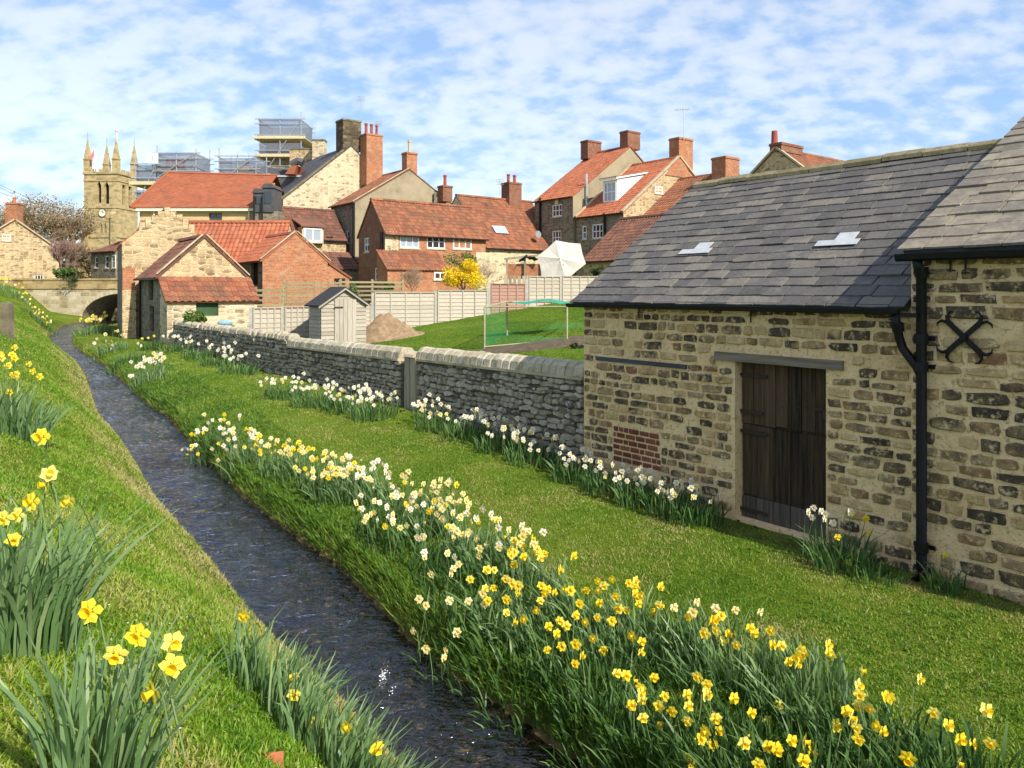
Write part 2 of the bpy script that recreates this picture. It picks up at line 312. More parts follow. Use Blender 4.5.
def ground_mat():
    m, nt, b = newmat('turf'); oc = texco(nt)
    n1 = noise_(nt, oc, 0.45, 4, 0.6); n2 = noise_(nt, oc, 5, 5, 0.65); n3 = noise_(nt, oc, 60, 3, 0.7)
    f = math_(nt, 'ADD', math_(nt, 'MULTIPLY', n1, 0.55), math_(nt, 'MULTIPLY', n2, 0.45))
    c = ramp(nt, f, [(0.3, (0.06, 0.125, 0.011)), (0.46, (0.125, 0.205, 0.017)), (0.56, (0.19, 0.255, 0.028)), (0.68, (0.28, 0.28, 0.065))])
    c = mixc(nt, 0.75, c, ramp(nt, n3, [(0.32, 0.25), (0.65, 1.0)]), 'MULTIPLY')
    at = nt.nodes.new('ShaderNodeAttribute'); at.attribute_name = 'bare'
    mud = ramp(nt, n2, [(0.3, (0.06, 0.043, 0.025)), (0.5, (0.19, 0.125, 0.065)), (0.7, (0.34, 0.22, 0.11))])
    c = mixc(nt, at.outputs['Fac'], c, mud)
    link(nt, c, b.inputs['Base Color']); b.inputs['Roughness'].default_value = 1.0; b.inputs['Specular IOR Level'].default_value = 0.05
    bump(nt, b, math_(nt, 'ADD', n3, math_(nt, 'MULTIPLY', noise_(nt, oc, 18, 4), 0.8)), 1.0, 0.04)
ground_mat()

def water_mat():
    m, nt, b = newmat('stream_water'); nt.nodes.remove(b); out = nt.nodes['Material Output']
    g = nt.nodes.new('ShaderNodeTexCoord'); mp = nt.nodes.new('ShaderNodeMapping'); link(nt, g.outputs['Object'], mp.inputs[0])
    mp.inputs['Rotation'].default_value = (0, 0, -math.radians(36)); mp.inputs['Scale'].default_value = (7.0, 15.0, 1)
    h = math_(nt, 'ADD', noise_(nt, mp.outputs[0], 0.9, 2, 0.5, 0.8), math_(nt, 'MULTIPLY', noise_(nt, mp.outputs[0], 2.6, 2, 0.5, 0.5), 0.28))
    bp = nt.nodes.new('ShaderNodeBump'); bp.inputs['Strength'].default_value = 1.0; bp.inputs['Distance'].default_value = 0.06; link(nt, h, bp.inputs['Height'])
    calm = ramp(nt, noise_(nt, g.outputs['Object'], 0.9, 3, 0.5), [(0.35, 0.35), (0.62, 1.0)]); link(nt, calm, bp.inputs['Strength'])
    fr = nt.nodes.new('ShaderNodeFresnel'); fr.inputs[0].default_value = 1.72; link(nt, bp.outputs[0], fr.inputs['Normal'])
    gl = nt.nodes.new('ShaderNodeBsdfGlossy'); gl.inputs['Roughness'].default_value = 0.08; gl.inputs[0].default_value = (0.88, 0.94, 1, 1); link(nt, bp.outputs[0], gl.inputs['Normal'])
    tr = nt.nodes.new('ShaderNodeBsdfTransparent'); tr.inputs[0].default_value = (0.62, 0.55, 0.44, 1)
    mx = nt.nodes.new('ShaderNodeMixShader'); link(nt, fr.outputs[0], mx.inputs[0]); link(nt, tr.outputs[0], mx.inputs[1]); link(nt, gl.outputs[0], mx.inputs[2])
    link(nt, mx.outputs[0], out.inputs[0])
water_mat()

# ------------------------------------------------------------------ mesh helpers
ORG = {}
def V(*a): return Vector(a)
class MB:
    def __init__(s): s.v = []; s.f = []; s.m = []; s.r = []
    def add(s, vs, fs, m=0, r=None):
        b = len(s.v); s.v.extend([tuple(x) for x in vs])
        rr = random.random() if r is None else r
        for f in fs: s.f.append(tuple(b+i for i in f)); s.m.append(m); s.r.append(rr)
    def box(s, o, a, b, c, m=0, r=None):
        o, a, b, c = Vector(o), Vector(a), Vector(b), Vector(c)
        if a.cross(b).dot(c) < 0: a, b = b, a
        vs = [o, o+a, o+a+b, o+b, o+c, o+a+c, o+a+b+c, o+b+c]
        s.add(vs, [(3, 2, 1, 0), (4, 5, 6, 7), (0, 1, 5, 4), (1, 2, 6, 5), (2, 3, 7, 6), (3, 0, 4, 7)], m, r)
    def quad(s, a, b, c, d, m=0): s.add([a, b, c, d], [(0, 1, 2, 3)], m)
    def prism(s, poly, vec, m=0):
        n = len(poly); vec = Vector(vec); p = [Vector(x) for x in poly]
        nrm = (p[1]-p[0]).cross(p[2]-p[1])
        if nrm.dot(vec) > 0: p = p[::-1]
        vs = p+[x+vec for x in p]
        fs = [tuple(range(n)), tuple(range(2*n-1, n-1, -1))]
        for i in range(n):
            j = (i+1) % n; fs.append((i, i+n, j+n, j))
        s.add(vs, fs, m)
    def tube(s, pts, r, n=7, r2=None, m=0, cap=True):
        pts = [Vector(p) for p in pts]; k = len(pts); vs = []
        for i, p in enumerate(pts):
            d = (pts[min(i+1, k-1)]-pts[max(i-1, 0)]).normalized()
            up = Vector((0, 0, 1)) if abs(d.z) < 0.9 else Vector((1, 0, 0))
            x = d.cross(up).normalized(); y = x.cross(d).normalized()
            rad = r if r2 is None else r+(r2-r)*i/(k-1)
            if isinstance(r, (list, tuple)): rad = r[i]
            for j in range(n):
                a = 2*math.pi*j/n; vs.append(p+x*math.cos(a)*rad+y*math.sin(a)*rad)
        fs = []
        for i in range(k-1):
            for j in range(n):
                q = (j+1) % n; fs.append((i*n+j, i*n+q, (i+1)*n+q, (i+1)*n+j))
        if cap: fs.append(tuple(range(n-1, -1, -1))); fs.append(tuple((k-1)*n+j for j in range(n)))
        s.add(vs, fs, m)
    def mesh(s, name, mats, org=(0, 0, 0)):
        me = bpy.data.meshes.new(name); o = Vector(org)
        me.from_pydata([(x-o.x, y-o.y, z-o.z) for x, y, z in s.v], [], s.f)
        for m in mats: me.materials.append(MATS[m])
        n = len(me.polygons)
        if n:
            me.polygons.foreach_set('material_index', s.m)
            at = me.attributes.new('rnd', 'FLOAT', 'FACE'); at.data.foreach_set('value', s.r)
            auto_uv(me, o)
        me.update(); return me
    def build(s, name, mats, parent=None, root=None, smooth=False):
        if isinstance(mats, str): mats = [mats]
        org = ORG.get((root or parent).name, (0, 0, 0)) if parent else (0, 0, 0)
        me = s.mesh(name, mats, org)
        if smooth: me.polygons.foreach_set('use_smooth', [True]*len(me.polygons))
        o = bpy.data.objects.new(name, me); COL.objects.link(o)
        if parent:
            o.parent = parent; ORG[o.name] = org
        return o
def auto_uv(me, org):
    nl = len(me.loops); npoly = len(me.polygons)
    co = np.empty(len(me.vertices)*3); me.vertices.foreach_get('co', co); co = co.reshape(-1, 3)+np.array(org)
    li = np.empty(nl, dtype=np.int32); me.loops.foreach_get('vertex_index', li)
    nr = np.empty(npoly*3); me.polygons.foreach_get('normal', nr); nr = nr.reshape(-1, 3)
    tot = np.empty(npoly, dtype=np.int32); me.polygons.foreach_get('loop_total', tot)
    n = np.repeat(nr, tot, axis=0); p = co[li]
    t = np.stack([-n[:, 1], n[:, 0], np.zeros(nl)], 1); ln = np.linalg.norm(t, axis=1)
    flat = ln < 0.25; t[flat] = (1, 0, 0); ln[flat] = 1; t /= ln[:, None]
    b = np.cross(n, t); uv = np.stack([(p*t).sum(1), (p*b).sum(1)], 1)
    l = me.uv_layers.new(name='UVMap'); l.data.foreach_set('uv', uv.astype(np.float32).ravel())
def tag(o, label, cat, group=None):
    o['label'] = label; o['category'] = cat
    if group: o['group'] = group
    return o
def kind(o, k): o['kind'] = k; return o
def thing(name, label, cat, loc, group=None):
    o = bpy.data.objects.new(name, None); COL.objects.link(o); o.location = loc; o.empty_display_size = 0.3
    ORG[o.name] = tuple(loc); return tag(o, label, cat, group)
def piece(name, me, parent, mw):
    o = bpy.data.objects.new(name, me); COL.objects.link(o); o.parent = parent
    org = ORG.get(parent.name, (0, 0, 0)); o.matrix_basis = Matrix.Translation(-Vector(org)) @ mw
    return o
def frame(o, x, y, z, s=(1, 1, 1)):
    x, y, z = Vector(x)*s[0], Vector(y)*s[1], Vector(z)*s[2]; o = Vector(o)
    return Matrix(((x.x, y.x, z.x, o.x), (x.y, y.y, z.y, o.y), (x.z, y.z, z.z, o.z), (0, 0, 0, 1)))

# pixel -> world helpers (a pixel is only a direction)
def ray(px, py): return Vector(((px-CX)/F, 1.0, (HZ-py)/F))
def at(px, py, Y): return ray(px, py)*Y
def on_line(px, P, d):
    """the point of the ground line P + t d that lies under column px"""
    k = (px-CX)/F; t = (P[0]-k*P[1])/(k*d[1]-d[0])
    return V(P[0]+t*d[0], P[1]+t*d[1], 0)
def on_plane(px, py, P, n):
    r = ray(px, py); return r*(Vector(P).dot(n)/r.dot(n))
ZUP = V(0, 0, 1)
U = V(-0.6115, 0.7912, 0).normalized()         # along the garden wall and the barn front, away from the camera
A = -U                                          # the same line towards the camera
VV = V(U.y, -U.x, 0)                            # across it, away to the right
D0 = V(2.69, 8.9, 0)                            # a point of the barn front (left door jamb)
K0 = on_line(584, D0, U)                        # far corner of the barn

# ------------------------------------------------------------------ terrain
zw_n = np.array([(-15, -3.6), (5, -3.25), (11, -3.05), (20, -2.75), (30, -2.5), (45, -2.25), (54, -2.0), (90, -1.5), (150, -1.0)])
zl_n = np.array([(-15, -3.0), (4, -2.82), (7.4, -2.72), (11, -2.6), (15, -2.34), (22, -2.22), (30, -2.08), (36, -2.02), (50, -1.5), (70, -0.6), (150, 1.0)])
def zwater(y): return np.interp(y, zw_n[:, 0], zw_n[:, 1])
def zlawn(y): return np.interp(y, zl_n[:, 0], zl_n[:, 1])
def rowY(py):
    Y = 20.0
    for _ in range(80): Y = 0.5*Y+0.5*(-float(zwater(Y))*F/(py-HZ))
    return Y
Lpx = [(395, 768), (330, 700), (266, 640), (247, 614), (221, 580), (183, 534), (158, 506), (145, 481), (119, 440), (101, 421), (97, 411), (92, 395), (86, 378), (78, 366), (64, 356), (47, 344), (50, 335)]
Rpx = [(572, 764), (500, 710), (434, 674), (419, 659), (398, 634), (368, 601), (338, 570), (302, 545), (272, 522), (244, 502), (223, 479), (198, 456), (183, 436), (170, 421), (146, 405), (128, 387), (115, 376), (103, 365), (86, 356), (74, 346), (73, 336)]
def edge(lst, far, shift):
    pts = sorted([(rowY(py), (px-CX)/F*rowY(py)) for px, py in lst]); y0, x0 = pts[0]
    pts = [(-15, x0+shift-(-15-y0)*0.60), (y0-2, x0+2*0.66)]+pts+[(Y, (px-CX)/F*Y) for px, Y in far]
    return np.array(pts)
EL = edge(Lpx, [(63, 48), (92, 54), (100, 60), (108, 75), (112, 150)], 0.4); ER = edge(Rpx, [(97, 48), (124, 54), (131, 60), (136, 75), (138, 150)], 0.4)
def smooth_e(E):
    ys = np.concatenate([np.arange(-15, 60, 0.25), np.arange(60, 150, 2)]); xs = np.interp(ys, E[:, 0], E[:, 1]); k = np.array([1, 2, 3, 2, 1.])/9
    xp = np.pad(xs, 2, mode='edge'); xs2 = np.convolve(xp, k, 'valid'); return ys, xs2
LY, LX = smooth_e(EL); RY, RX = smooth_e(ER)
def xl(y): return np.interp(y, LY, LX)
def xr(y): return np.interp(y, RY, RX)
def hash_noise(x, y, s, seed=0):
    """smooth value noise"""
    x = np.asarray(x, float)*s+seed*17.3; y = np.asarray(y, float)*s+seed*9.1
    xi = np.floor(x); yi = np.floor(y); fx = x-xi; fy = y-yi; fx = fx*fx*(3-2*fx); fy = fy*fy*(3-2*fy)
    def h(a, b):
        v = np.sin(a*127.1+b*311.7+seed*74.7)*43758.5453; return v-np.floor(v)
    return (h(xi, yi)*(1-fx)+h(xi+1, yi)*fx)*(1-fy)+(h(xi, yi+1)*(1-fx)+h(xi+1, yi+1)*fx)*fy-0.5
def sstep(a, b, x):
    t = np.clip((x-a)/(b-a), 0, 1); return t*t*(3-2*t)
def terrain(x, y, want=False):
    x = np.asarray(x, float); y = np.asarray(y, float)
    zw = zwater(y); zl = zlawn(y); a = xl(y); b = xr(y)
    ca = np.clip(1/np.sqrt(1+((xl(y+0.6)-xl(y-0.6))/1.2)**2), 0.55, 1); cb = np.clip(1/np.sqrt(1+((xr(y+0.6)-xr(y-0.6))/1.2)**2), 0.55, 1)
    dl = (a-x)*ca; dr = (x-b)*cb
    fl = np.interp(y, [0, 22, 46, 60], [1, 1, 1.06, 1.1])
    nz = hash_noise(x, y, 0.9, 1)*0.10+hash_noise(x, y, 2.7, 2)*0.035+hash_noise(x, y, 7.0, 3)*0.012
    left = zw+np.interp(dl, [0, 0.10, 0.3, 1.1, 2.0, 3.0, 6, 14, 60, 200], [0.0, 0.22, 0.36, 1.15, 1.72, 1.92, 2.15, 2.5, 3.2, 3.6])*fl+nz*np.clip(dl*1.2, 0, 1)
    t_b = sstep(44, 50, y)*sstep(64, 58, y)
    left2 = zw+np.interp(dl, [0, 0.15, 2.8, 4.4, 6, 20, 200], [0, .22, .62, 2.1, 2.6, 3.0, 3.4])+nz*np.clip(dl, 0, 1)
    left = left*(1-t_b)+left2*t_b
    lip = zw+0.26+0.08*hash_noise(x, y, 0.8, 5)
    bank = np.where(dr < 0.14, zw+(lip-zw)*np.clip(dr/0.14, 0, 1), lip+(zl-lip)*sstep(0.14, 1.55, dr)**0.75)
    right = bank+nz*np.clip(dr*0.8, 0, 1)*0.8
    e = (x-K0.x)*VV.x+(y-K0.y)*VV.y
    s_u = (x-K0.x)*U.x+(y-K0.y)*U.y
    gard = np.clip(-1.5+0.119*(x-0.4)+0.0577*(y-22), -2.15, 0.35)+nz*0.6
    m = sstep(0.25, 1.6, e)*sstep(-0.4, 0.4, s_u)
    right = right*(1-m)+gard*m
    mid = np.minimum(dl, dr); bed = zw-0.07-0.16*np.clip(-np.maximum(dl, dr)/0.35, 0, 1)+nz*0.5
    z = np.where(dl > 0, left, np.where(dr > 0, right, bed))
    if want: return z, dl, dr, e, s_u
    return z
def gz(x, y): return float(terrain(np.array([x]), np.array([y]))[0])
def ground_hit(px, py, y0=0.8, y1=60):
    ys = np.concatenate([np.arange(y0, 12, 0.01), np.arange(12, y1, 0.04)]); k = (px-CX)/F; q = (HZ-py)/F
    d = ys*q-terrain(ys*k, ys); i = np.argmax(d < 0) if (d < 0).any() else len(ys)-1
    Y = ys[i]; return V(k*Y, Y, gz(k*Y, Y))

def ground():
    xs = np.concatenate([[-900, -500, -250, -140, -100, -80, -60], np.arange(-45, -12, 0.3), np.arange(-12, 5, 0.11), np.arange(5, 16, 0.4), [18, 22, 28, 36, 50, 80, 140, 250, 500, 900]])
    ys = np.concatenate([[-60, -30, -15, -8, -5, -3], np.arange(-2, 11, 0.11), np.arange(11, 30, 0.2), np.arange(30, 62, 0.4), np.arange(62, 90, 2), [95, 110, 130, 160, 220, 300, 500, 900, 1500]])
    X, Y = np.meshgrid(xs, ys); Z, dl, dr, e, su = terrain(X.ravel(), Y.ravel(), True)
    n, m = len(ys), len(xs); co_ = np.stack([X.ravel(), Y.ravel(), Z], 1)
    idx = np.arange(n*m).reshape(n, m); q = np.stack([idx[:-1, :-1], idx[:-1, 1:], idx[1:, 1:], idx[1:, :-1]], -1).reshape(-1, 4)
    me = bpy.data.meshes.new('ground'); me.vertices.add(len(co_)); me.vertices.foreach_set('co', co_.ravel())
    me.loops.add(q.size); me.loops.foreach_set('vertex_index', q.ravel().astype(np.int32)); me.polygons.add(len(q))
    me.polygons.foreach_set('loop_start', np.arange(0, q.size, 4, dtype=np.int32)); me.polygons.foreach_set('loop_total', np.full(len(q), 4, dtype=np.int32))
    me.polygons.foreach_set('use_smooth', np.ones(len(q), bool)); me.update(calc_edges=True)
    bare = np.clip(1-np.minimum(np.abs(np.maximum(dl, dr))*0+np.where(np.maximum(dl, dr) < 0, 0, np.maximum(dl, dr)), 0.3)/np.where(dr > 0, 0.16, 0.10), 0, 1)
    near_barn = np.clip(1-np.abs(e+0.25)/0.22, 0, 1)*(su < 0.5)*(su > -9)*0.7
    patch = np.clip(1-np.hypot(X.ravel()-5.2, (Y.ravel()-6.35)*1.3)/0.9, 0, 1)
    soil = sstep(0.1, -0.15, np.abs(e-3.2)-1.5)*(su > 4)*(su < 13)*0
    a = me.attributes.new('bare', 'FLOAT', 'POINT'); a.data.foreach_set('value', np.clip(np.maximum(np.maximum(bare, near_barn), patch), 0, 1).astype(np.float32))
    me.materials.append(MATS['turf']); o = bpy.data.objects.new('ground', me); COL.objects.link(o); kind(o, 'structure')
ground()

def water():
    ys = np.concatenate([np.arange(2, 14, 0.045), np.arange(14, 30, 0.09), np.arange(30, 75, 0.25)]); ts = np.linspace(-0.04, 1.04, 40)
    Y = np.repeat(ys[:, None], 40, 1); a = xl(ys)[:, None]; b = xr(ys)[:, None]; X = a+(b-a)*ts[None, :]
    # ripples run across the flow
    fx = X*0.81+Y*0.585; fy = -X*0.585+Y*0.81
    rip = hash_noise(fx*1.3, fy*3.2, 1.6, 11)*0.022+hash_noise(fx*1.5, fy*3.0, 4.2, 12)*0.026+hash_noise(fx, fy*1.6, 8.0, 13)*0.010
    Z = zwater(Y)+0.03+rip*np.interp(Y, [0, 20, 60], [1, 1.2, 1.6])
    n, m = X.shape; co_ = np.stack([X.ravel(), Y.ravel(), Z.ravel()], 1); idx = np.arange(n*m).reshape(n, m)
    q = np.stack([idx[:-1, :-1], idx[:-1, 1:], idx[1:, 1:], idx[1:, :-1]], -1).reshape(-1, 4)
    me = bpy.data.meshes.new('stream'); me.from_pydata(co_.tolist(), [], q.tolist()); me.polygons.foreach_set('use_smooth', [True]*len(q))
    me.materials.append(MATS['stream_water']); o = bpy.data.objects.new('stream', me); COL.objects.link(o); kind(o, 'structure')
water()

# ------------------------------------------------------------------ unit pieces shared by many stones
def stone_mesh(name, mats, seed, rough=0.20, n=12, pw=5.5):
    r = random.Random(seed); q = rough
    if n >= 12: base_ = [(-.5, -.5), (-.2, -.5), (.15, -.5), (.5, -.5), (.5, -.1), (.5, .5), (.2, .5), (-.15, .5), (-.5, .5), (-.5, .05)]
    else: base_ = [(-.5, -.5), (.05, -.5), (.5, -.5), (.5, .5), (-.05, .5), (-.5, .5)]
    ring = []
    for x, z in base_:
        k = 2.0 if abs(x) == abs(z) == .5 else 1.0
        ring.append((x*(1-q*.55*k*r.random()**1.2), z*(1-q*1.1*k*r.random())))
    n = len(ring)
    vs = [(x, 0.6, z) for x, z in ring]+[(x*1.0, -0.55, z) for x, z in ring]+[(x*0.84+r.uniform(-.02, .02), -1+r.uniform(-.2, .15), z*0.80) for x, z in ring]+[(0, -1.0, 0)]
    fs = []
    for i in range(n):
        j = (i+1) % n
        fs += [(i, j, n+j, n+i), (n+i, n+j, 2*n+j, 2*n+i), (2*n+i, 2*n+j, 3*n)]
    mb = MB(); mb.add(vs, fs); me = mb.mesh(name, mats)
    me.polygons.foreach_set('use_smooth', [False]*len(fs)); return me
def slate_mesh(name, mats, seed):
    r = random.Random(seed); j = lambda a=0.02: r.uniform(-a, a)
    b = [(-0.5, 0+j(), 0), (0.0, j(0.03), 0), (0.5, 0+j(), 0), (0.5, 1, 0), (-0.5, 1, 0)]
    b[0] = (-0.5+abs(j()), b[0][1], 0); b[2] = (0.5-abs(j()), b[2][1], 0)
    vs = b+[(x*0.985, y+(0.01 if y < 0.5 else 0), 1) for x, y, _ in b]
    fs = [(4, 3, 2, 1, 0), (5, 6, 7, 8, 9)]+[(i, (i+1) % 5, 5+(i+1) % 5, 5+i) for i in range(5)]
    mb = MB(); mb.add(vs, fs); return mb.mesh(name, mats)

def course_wall(x0, x1, z0, z1, hmin, hmax, wmin, wmax, gap, skips, rnd, drop=0.0, keep=None):
    """coursed rubble: list of (cx, cz, w, h)"""
    out = []; z = z0
    while z < z1-0.04:
        h = rnd.uniform(hmin, hmax); h = min(h, z1-z); x = x0+rnd.uniform(-0.12, 0)
        while x < x1:
            w = rnd.uniform(wmin, wmax); a, b = max(x, x0), min(x+w, x1)
            if b-a > 0.06 and rnd.random() > drop:
                r = (a, b, z, z+h)
                # clip against openings
                ok = True
                for (sa, sb, sz0, sz1) in skips:
                    if r[1] > sa and r[0] < sb and r[3] > sz0 and r[2] < sz1:
                        if r[0] < sa and sa-r[0] > 0.09: r = (r[0], sa, r[2], r[3])
                        elif r[1] > sb and r[1]-sb > 0.09: r = (sb, r[1], r[2], r[3])
                        else: ok = False
                if ok: out.append(((r[0]+r[1])/2, (r[2]+r[3])/2+rnd.uniform(-.006, .006), (r[1]-r[0])-gap*rnd.uniform(.6, 1.3), h-gap*rnd.uniform(.6, 1.2)))
            x += w
        z += h
    return [q for q in out if q[2] > 0.05 and q[3] > 0.03]

def wall_face(mb, P, dx, w, h, holes, inward, dep, m=0):
    """vertical rectangle with rectangular holes (x0,x1,z0,z1) and reveals; P bottom corner"""
    P = Vector(P); dx = Vector(dx); inward = Vector(inward)
    xs = sorted({0.0, w, *[q for hh in holes for q in hh[:2]]}); zs = sorted({0.0, h, *[q for hh in holes for q in hh[2:]]})
    pt = lambda x, z, d=0: P+dx*x+ZUP*z+inward*d
    flip = dx.cross(ZUP).dot(inward) > 0
    def q(a, b, c, d): mb.quad(*((d, c, b, a) if flip else (a, b, c, d)), m=m)
    for i in range(len(xs)-1):
        for j in range(len(zs)-1):
            cx, cz = (xs[i]+xs[i+1])/2, (zs[j]+zs[j+1])/2
            if any(a < cx < b and c < cz < d for a, b, c, d in holes): continue
            q(pt(xs[i], zs[j]), pt(xs[i+1], zs[j]), pt(xs[i+1], zs[j+1]), pt(xs[i], zs[j+1]))
    for a, b, c, d in holes:
        q(pt(a, c), pt(a, c, dep), pt(b, c, dep), pt(b, c)); q(pt(a, d, dep), pt(a, d), pt(b, d), pt(b, d, dep))
        q(pt(a, c, dep), pt(a, c), pt(a, d), pt(a, d, dep)); q(pt(b, c), pt(b, c, dep), pt(b, d, dep), pt(b, d))

# ------------------------------------------------------------------ the barn
def bs(px): return (on_line(px, D0, U)-K0).dot(A)           # position along the front from a pixel column
def bz(px, py): return (HZ-py)/F*on_line(px, D0, U).y        # height of a pixel on the front
def BP(s, z, d=0.0): return K0+A*s+ZUP*z+VV*d
S1 = bs(913); ZE = -0.08; ZB = -2.85; BD = 2.72; ZR = 1.78
DS0, DS1, DZ1 = bs(735), bs(826), bz(742, 361); DZ0 = -2.66
barn = thing('stone_barn', 'low stone barn with grey slate roof and dark plank door beside the lawn', 'barn', tuple(BP(S1/2, -2.7, BD)))
mb = MB()
wall_face(mb, BP(0, ZB), A, S1, ZE-ZB-0.03, [(DS0, DS1, DZ0-ZB, DZ1-ZB)], VV, 0.22)
wall_face(mb, BP(0, ZB, 2*BD), A, S1, ZE-ZB, [], -VV, 0.2)
for s in (0.0, S1):
    P = [BP(s, ZB), BP(s, ZB, 2*BD), BP(s, ZE, 2*BD), BP(s, ZR-0.06, BD), BP(s, ZE, 0)]
    mb.add(P if s else P[::-1], [tuple(range(5))])
mb.quad(BP(DS0-.05, DZ0, 0.3), BP(DS1+.05, DZ0, 0.3), BP(DS1+.05, DZ1, 0.3), BP(DS0-.05, DZ1, 0.3))
bw = mb.build('wall', 'barn_mortar', barn)
mesh_st = [stone_mesh('stone', ['barn_stone'], i) for i in range(18)]
rb = random.Random(5)
LINT = (bs(716), bs(844), bz(780, 365), bz(780, 351))
SLATE_L = (bs(597), bs(687), bz(640, 367), bz(640, 354))
BRK = (bs(614), bs(660), bz(640, 467), bz(640, 430))
skips = [(DS0-0.03, DS1+0.01, DZ0-0.3, DZ1+0.02), (LINT[0], LINT[1], LINT[2]-.01, LINT[3]+0.02), (SLATE_L[0], SLATE_L[1], SLATE_L[2]+0.03, SLATE_L[2]+0.095), (BRK[0]-.02, BRK[1]+.02, BRK[2]-.02, BRK[3]+.02)]
def lay(stones, wallobj, place, meshes, depth, rr, nm='stone', limit=300, stuffmat=None, tl=.03):
    stones = sorted(stones, key=lambda q: -q[2]*q[3])
    for i, (x, z, w, h) in enumerate(stones[:limit]):
        me = meshes[rr.randrange(len(meshes))]; d = depth*rr.uniform(0.5, 1.35)
        t = rr.uniform(-tl, tl); xx = (A+ZUP*t).normalized(); zz = (ZUP-A*t).normalized()
        piece(nm, me, wallobj, frame(place(x, z), xx, VV, zz, (w*rr.choice((-1, 1)) if False else w, d, h)))
    rest = stones[limit:]
    if rest:
        mb = MB()
        for x, z, w, h in rest:
            me = meshes[rr.randrange(len(meshes))]; t = rr.uniform(-tl, tl); M = frame(place(x, z), (A+ZUP*t).normalized(), VV, (ZUP-A*t).normalized(), (w, depth*rr.uniform(.5, 1.3), h))
            mb.add([M @ v.co for v in me.vertices], [tuple(p.vertices) for p in me.polygons])
        o = mb.build(nm+'s', stuffmat, wallobj); kind(o, 'stuff')
st = course_wall(0.0, S1, ZB+0.1, ZE-0.08, 0.095, 0.145, 0.13, 0.36, 0.026, skips, rb, 0.08)
MATS['barn_stone_joined'] = MATS['barn_stone']
lay(st, bw, lambda x, z: BP(x, z, 0.0), mesh_st, 0.019, rb, stuffmat='barn_stone')
# slate lintel, timber lintel, brick patch
mb = MB(); mb.box(BP(SLATE_L[0], SLATE_L[2]+0.035, -0.03), A*(SLATE_L[1]-SLATE_L[0])+ZUP*0.0, VV*0.1, ZUP*0.055); mb.build('slate_lintel', 'dark_slate', barn)
mb = MB(); mb.box(BP(LINT[0], LINT[2], -0.035), A*(LINT[1]-LINT[0]), VV*0.16, ZUP*0.10); mb.build('door_lintel', 'lintel_wood', barn)
bm_ = stone_mesh('brick', ['old_brick'], 77, rough=0.06, n=8, pw=8)
nr = 6; bh = (BRK[3]-BRK[2])/nr
for r in range(nr):
    x = BRK[0]-rb.uniform(0, .15)
    while x < BRK[1]:
        bl = rb.choice((.19, .18, .095, .17)); a, b = max(x, BRK[0]-rb.uniform(0, .04)), min(x+bl, BRK[1]+rb.uniform(0, .05))
        if b-a > 0.06: piece('brick', bm_, bw, frame(BP((a+b)/2, BRK[2]+bh*(r+.5)), A, VV, ZUP, (b-a-0.016, 0.012*rb.uniform(.6, 1.4), bh-0.018*rb.uniform(.8, 1.3))))
        x += bl
# plank door: dark upper and lower leaves, grey boards at the foot
def door():
    w = DS1-DS0-0.03; n = 6; zs = bz(742, 425); zf = bz(742, 497)
    d = MB(); d.box(BP(DS0+0.015, DZ0+0.01, 0.16), A*w, VV*0.03, ZUP*(DZ1-DZ0-0.03)); dr = d.build('door', 'door_wood', barn)
    for (a, b, m, off, k) in ((zs+0.012, DZ1-0.02, 'door_wood', 0.125, 7), (zf, zs-0.012, 'door_wood', 0.13, 5), (DZ0, zf-0.006, 'door_wood_grey', 0.118, 5)):
        x = DS0+0.015; cuts = sorted([rb.uniform(0.85, 1.15) for _ in range(k)]); tot = sum(cuts)
        for c in cuts:
            ww = w*c/tot; p = MB(); jz = rb.uniform(-.012, .012)
            p.box(BP(x+0.004, a+(jz if m != 'door_wood_grey' else 0), off+rb.uniform(-.006, .006)), A*(ww-0.008), VV*0.03, ZUP*(b-a)); p.build('plank', m, dr, root=barn); x += ww
    for py in (376, 413, 433, 512):
        z = bz(745, py); h = MB(); h.box(BP(DS0-0.06, z-0.018, 0.098), A*(0.42 if py != 413 else 0.36), VV*0.02, ZUP*0.036); h.tube([BP(DS0-0.03, z-0.05, 0.10), BP(DS0-0.03, z+0.05, 0.10)], 0.016)
        h.build('hinge', 'rust_iron', dr, root=barn)
    l = MB(); z = bz(815, 412); l.box(BP(DS1-0.20, z, 0.10), A*0.17, VV*0.02, ZUP*0.03); l.box(BP(DS1-0.09, z-0.08, 0.09), A*0.05, VV*0.03, ZUP*0.09); l.build('latch', 'rust_iron', dr, root=barn)
    for i in range(26):
        pass
    s = MB()
    for (px, py) in [(768+8*i, 395+7*j) for i in range(5) for j in range(3)]:
        p = BP(bs(px), bz(px, py), 0.122); s.box(p-A*0.008, A*0.016, VV*0.01, ZUP*0.016)
    s.build('studs', 'rust_iron', dr, root=barn)
door()
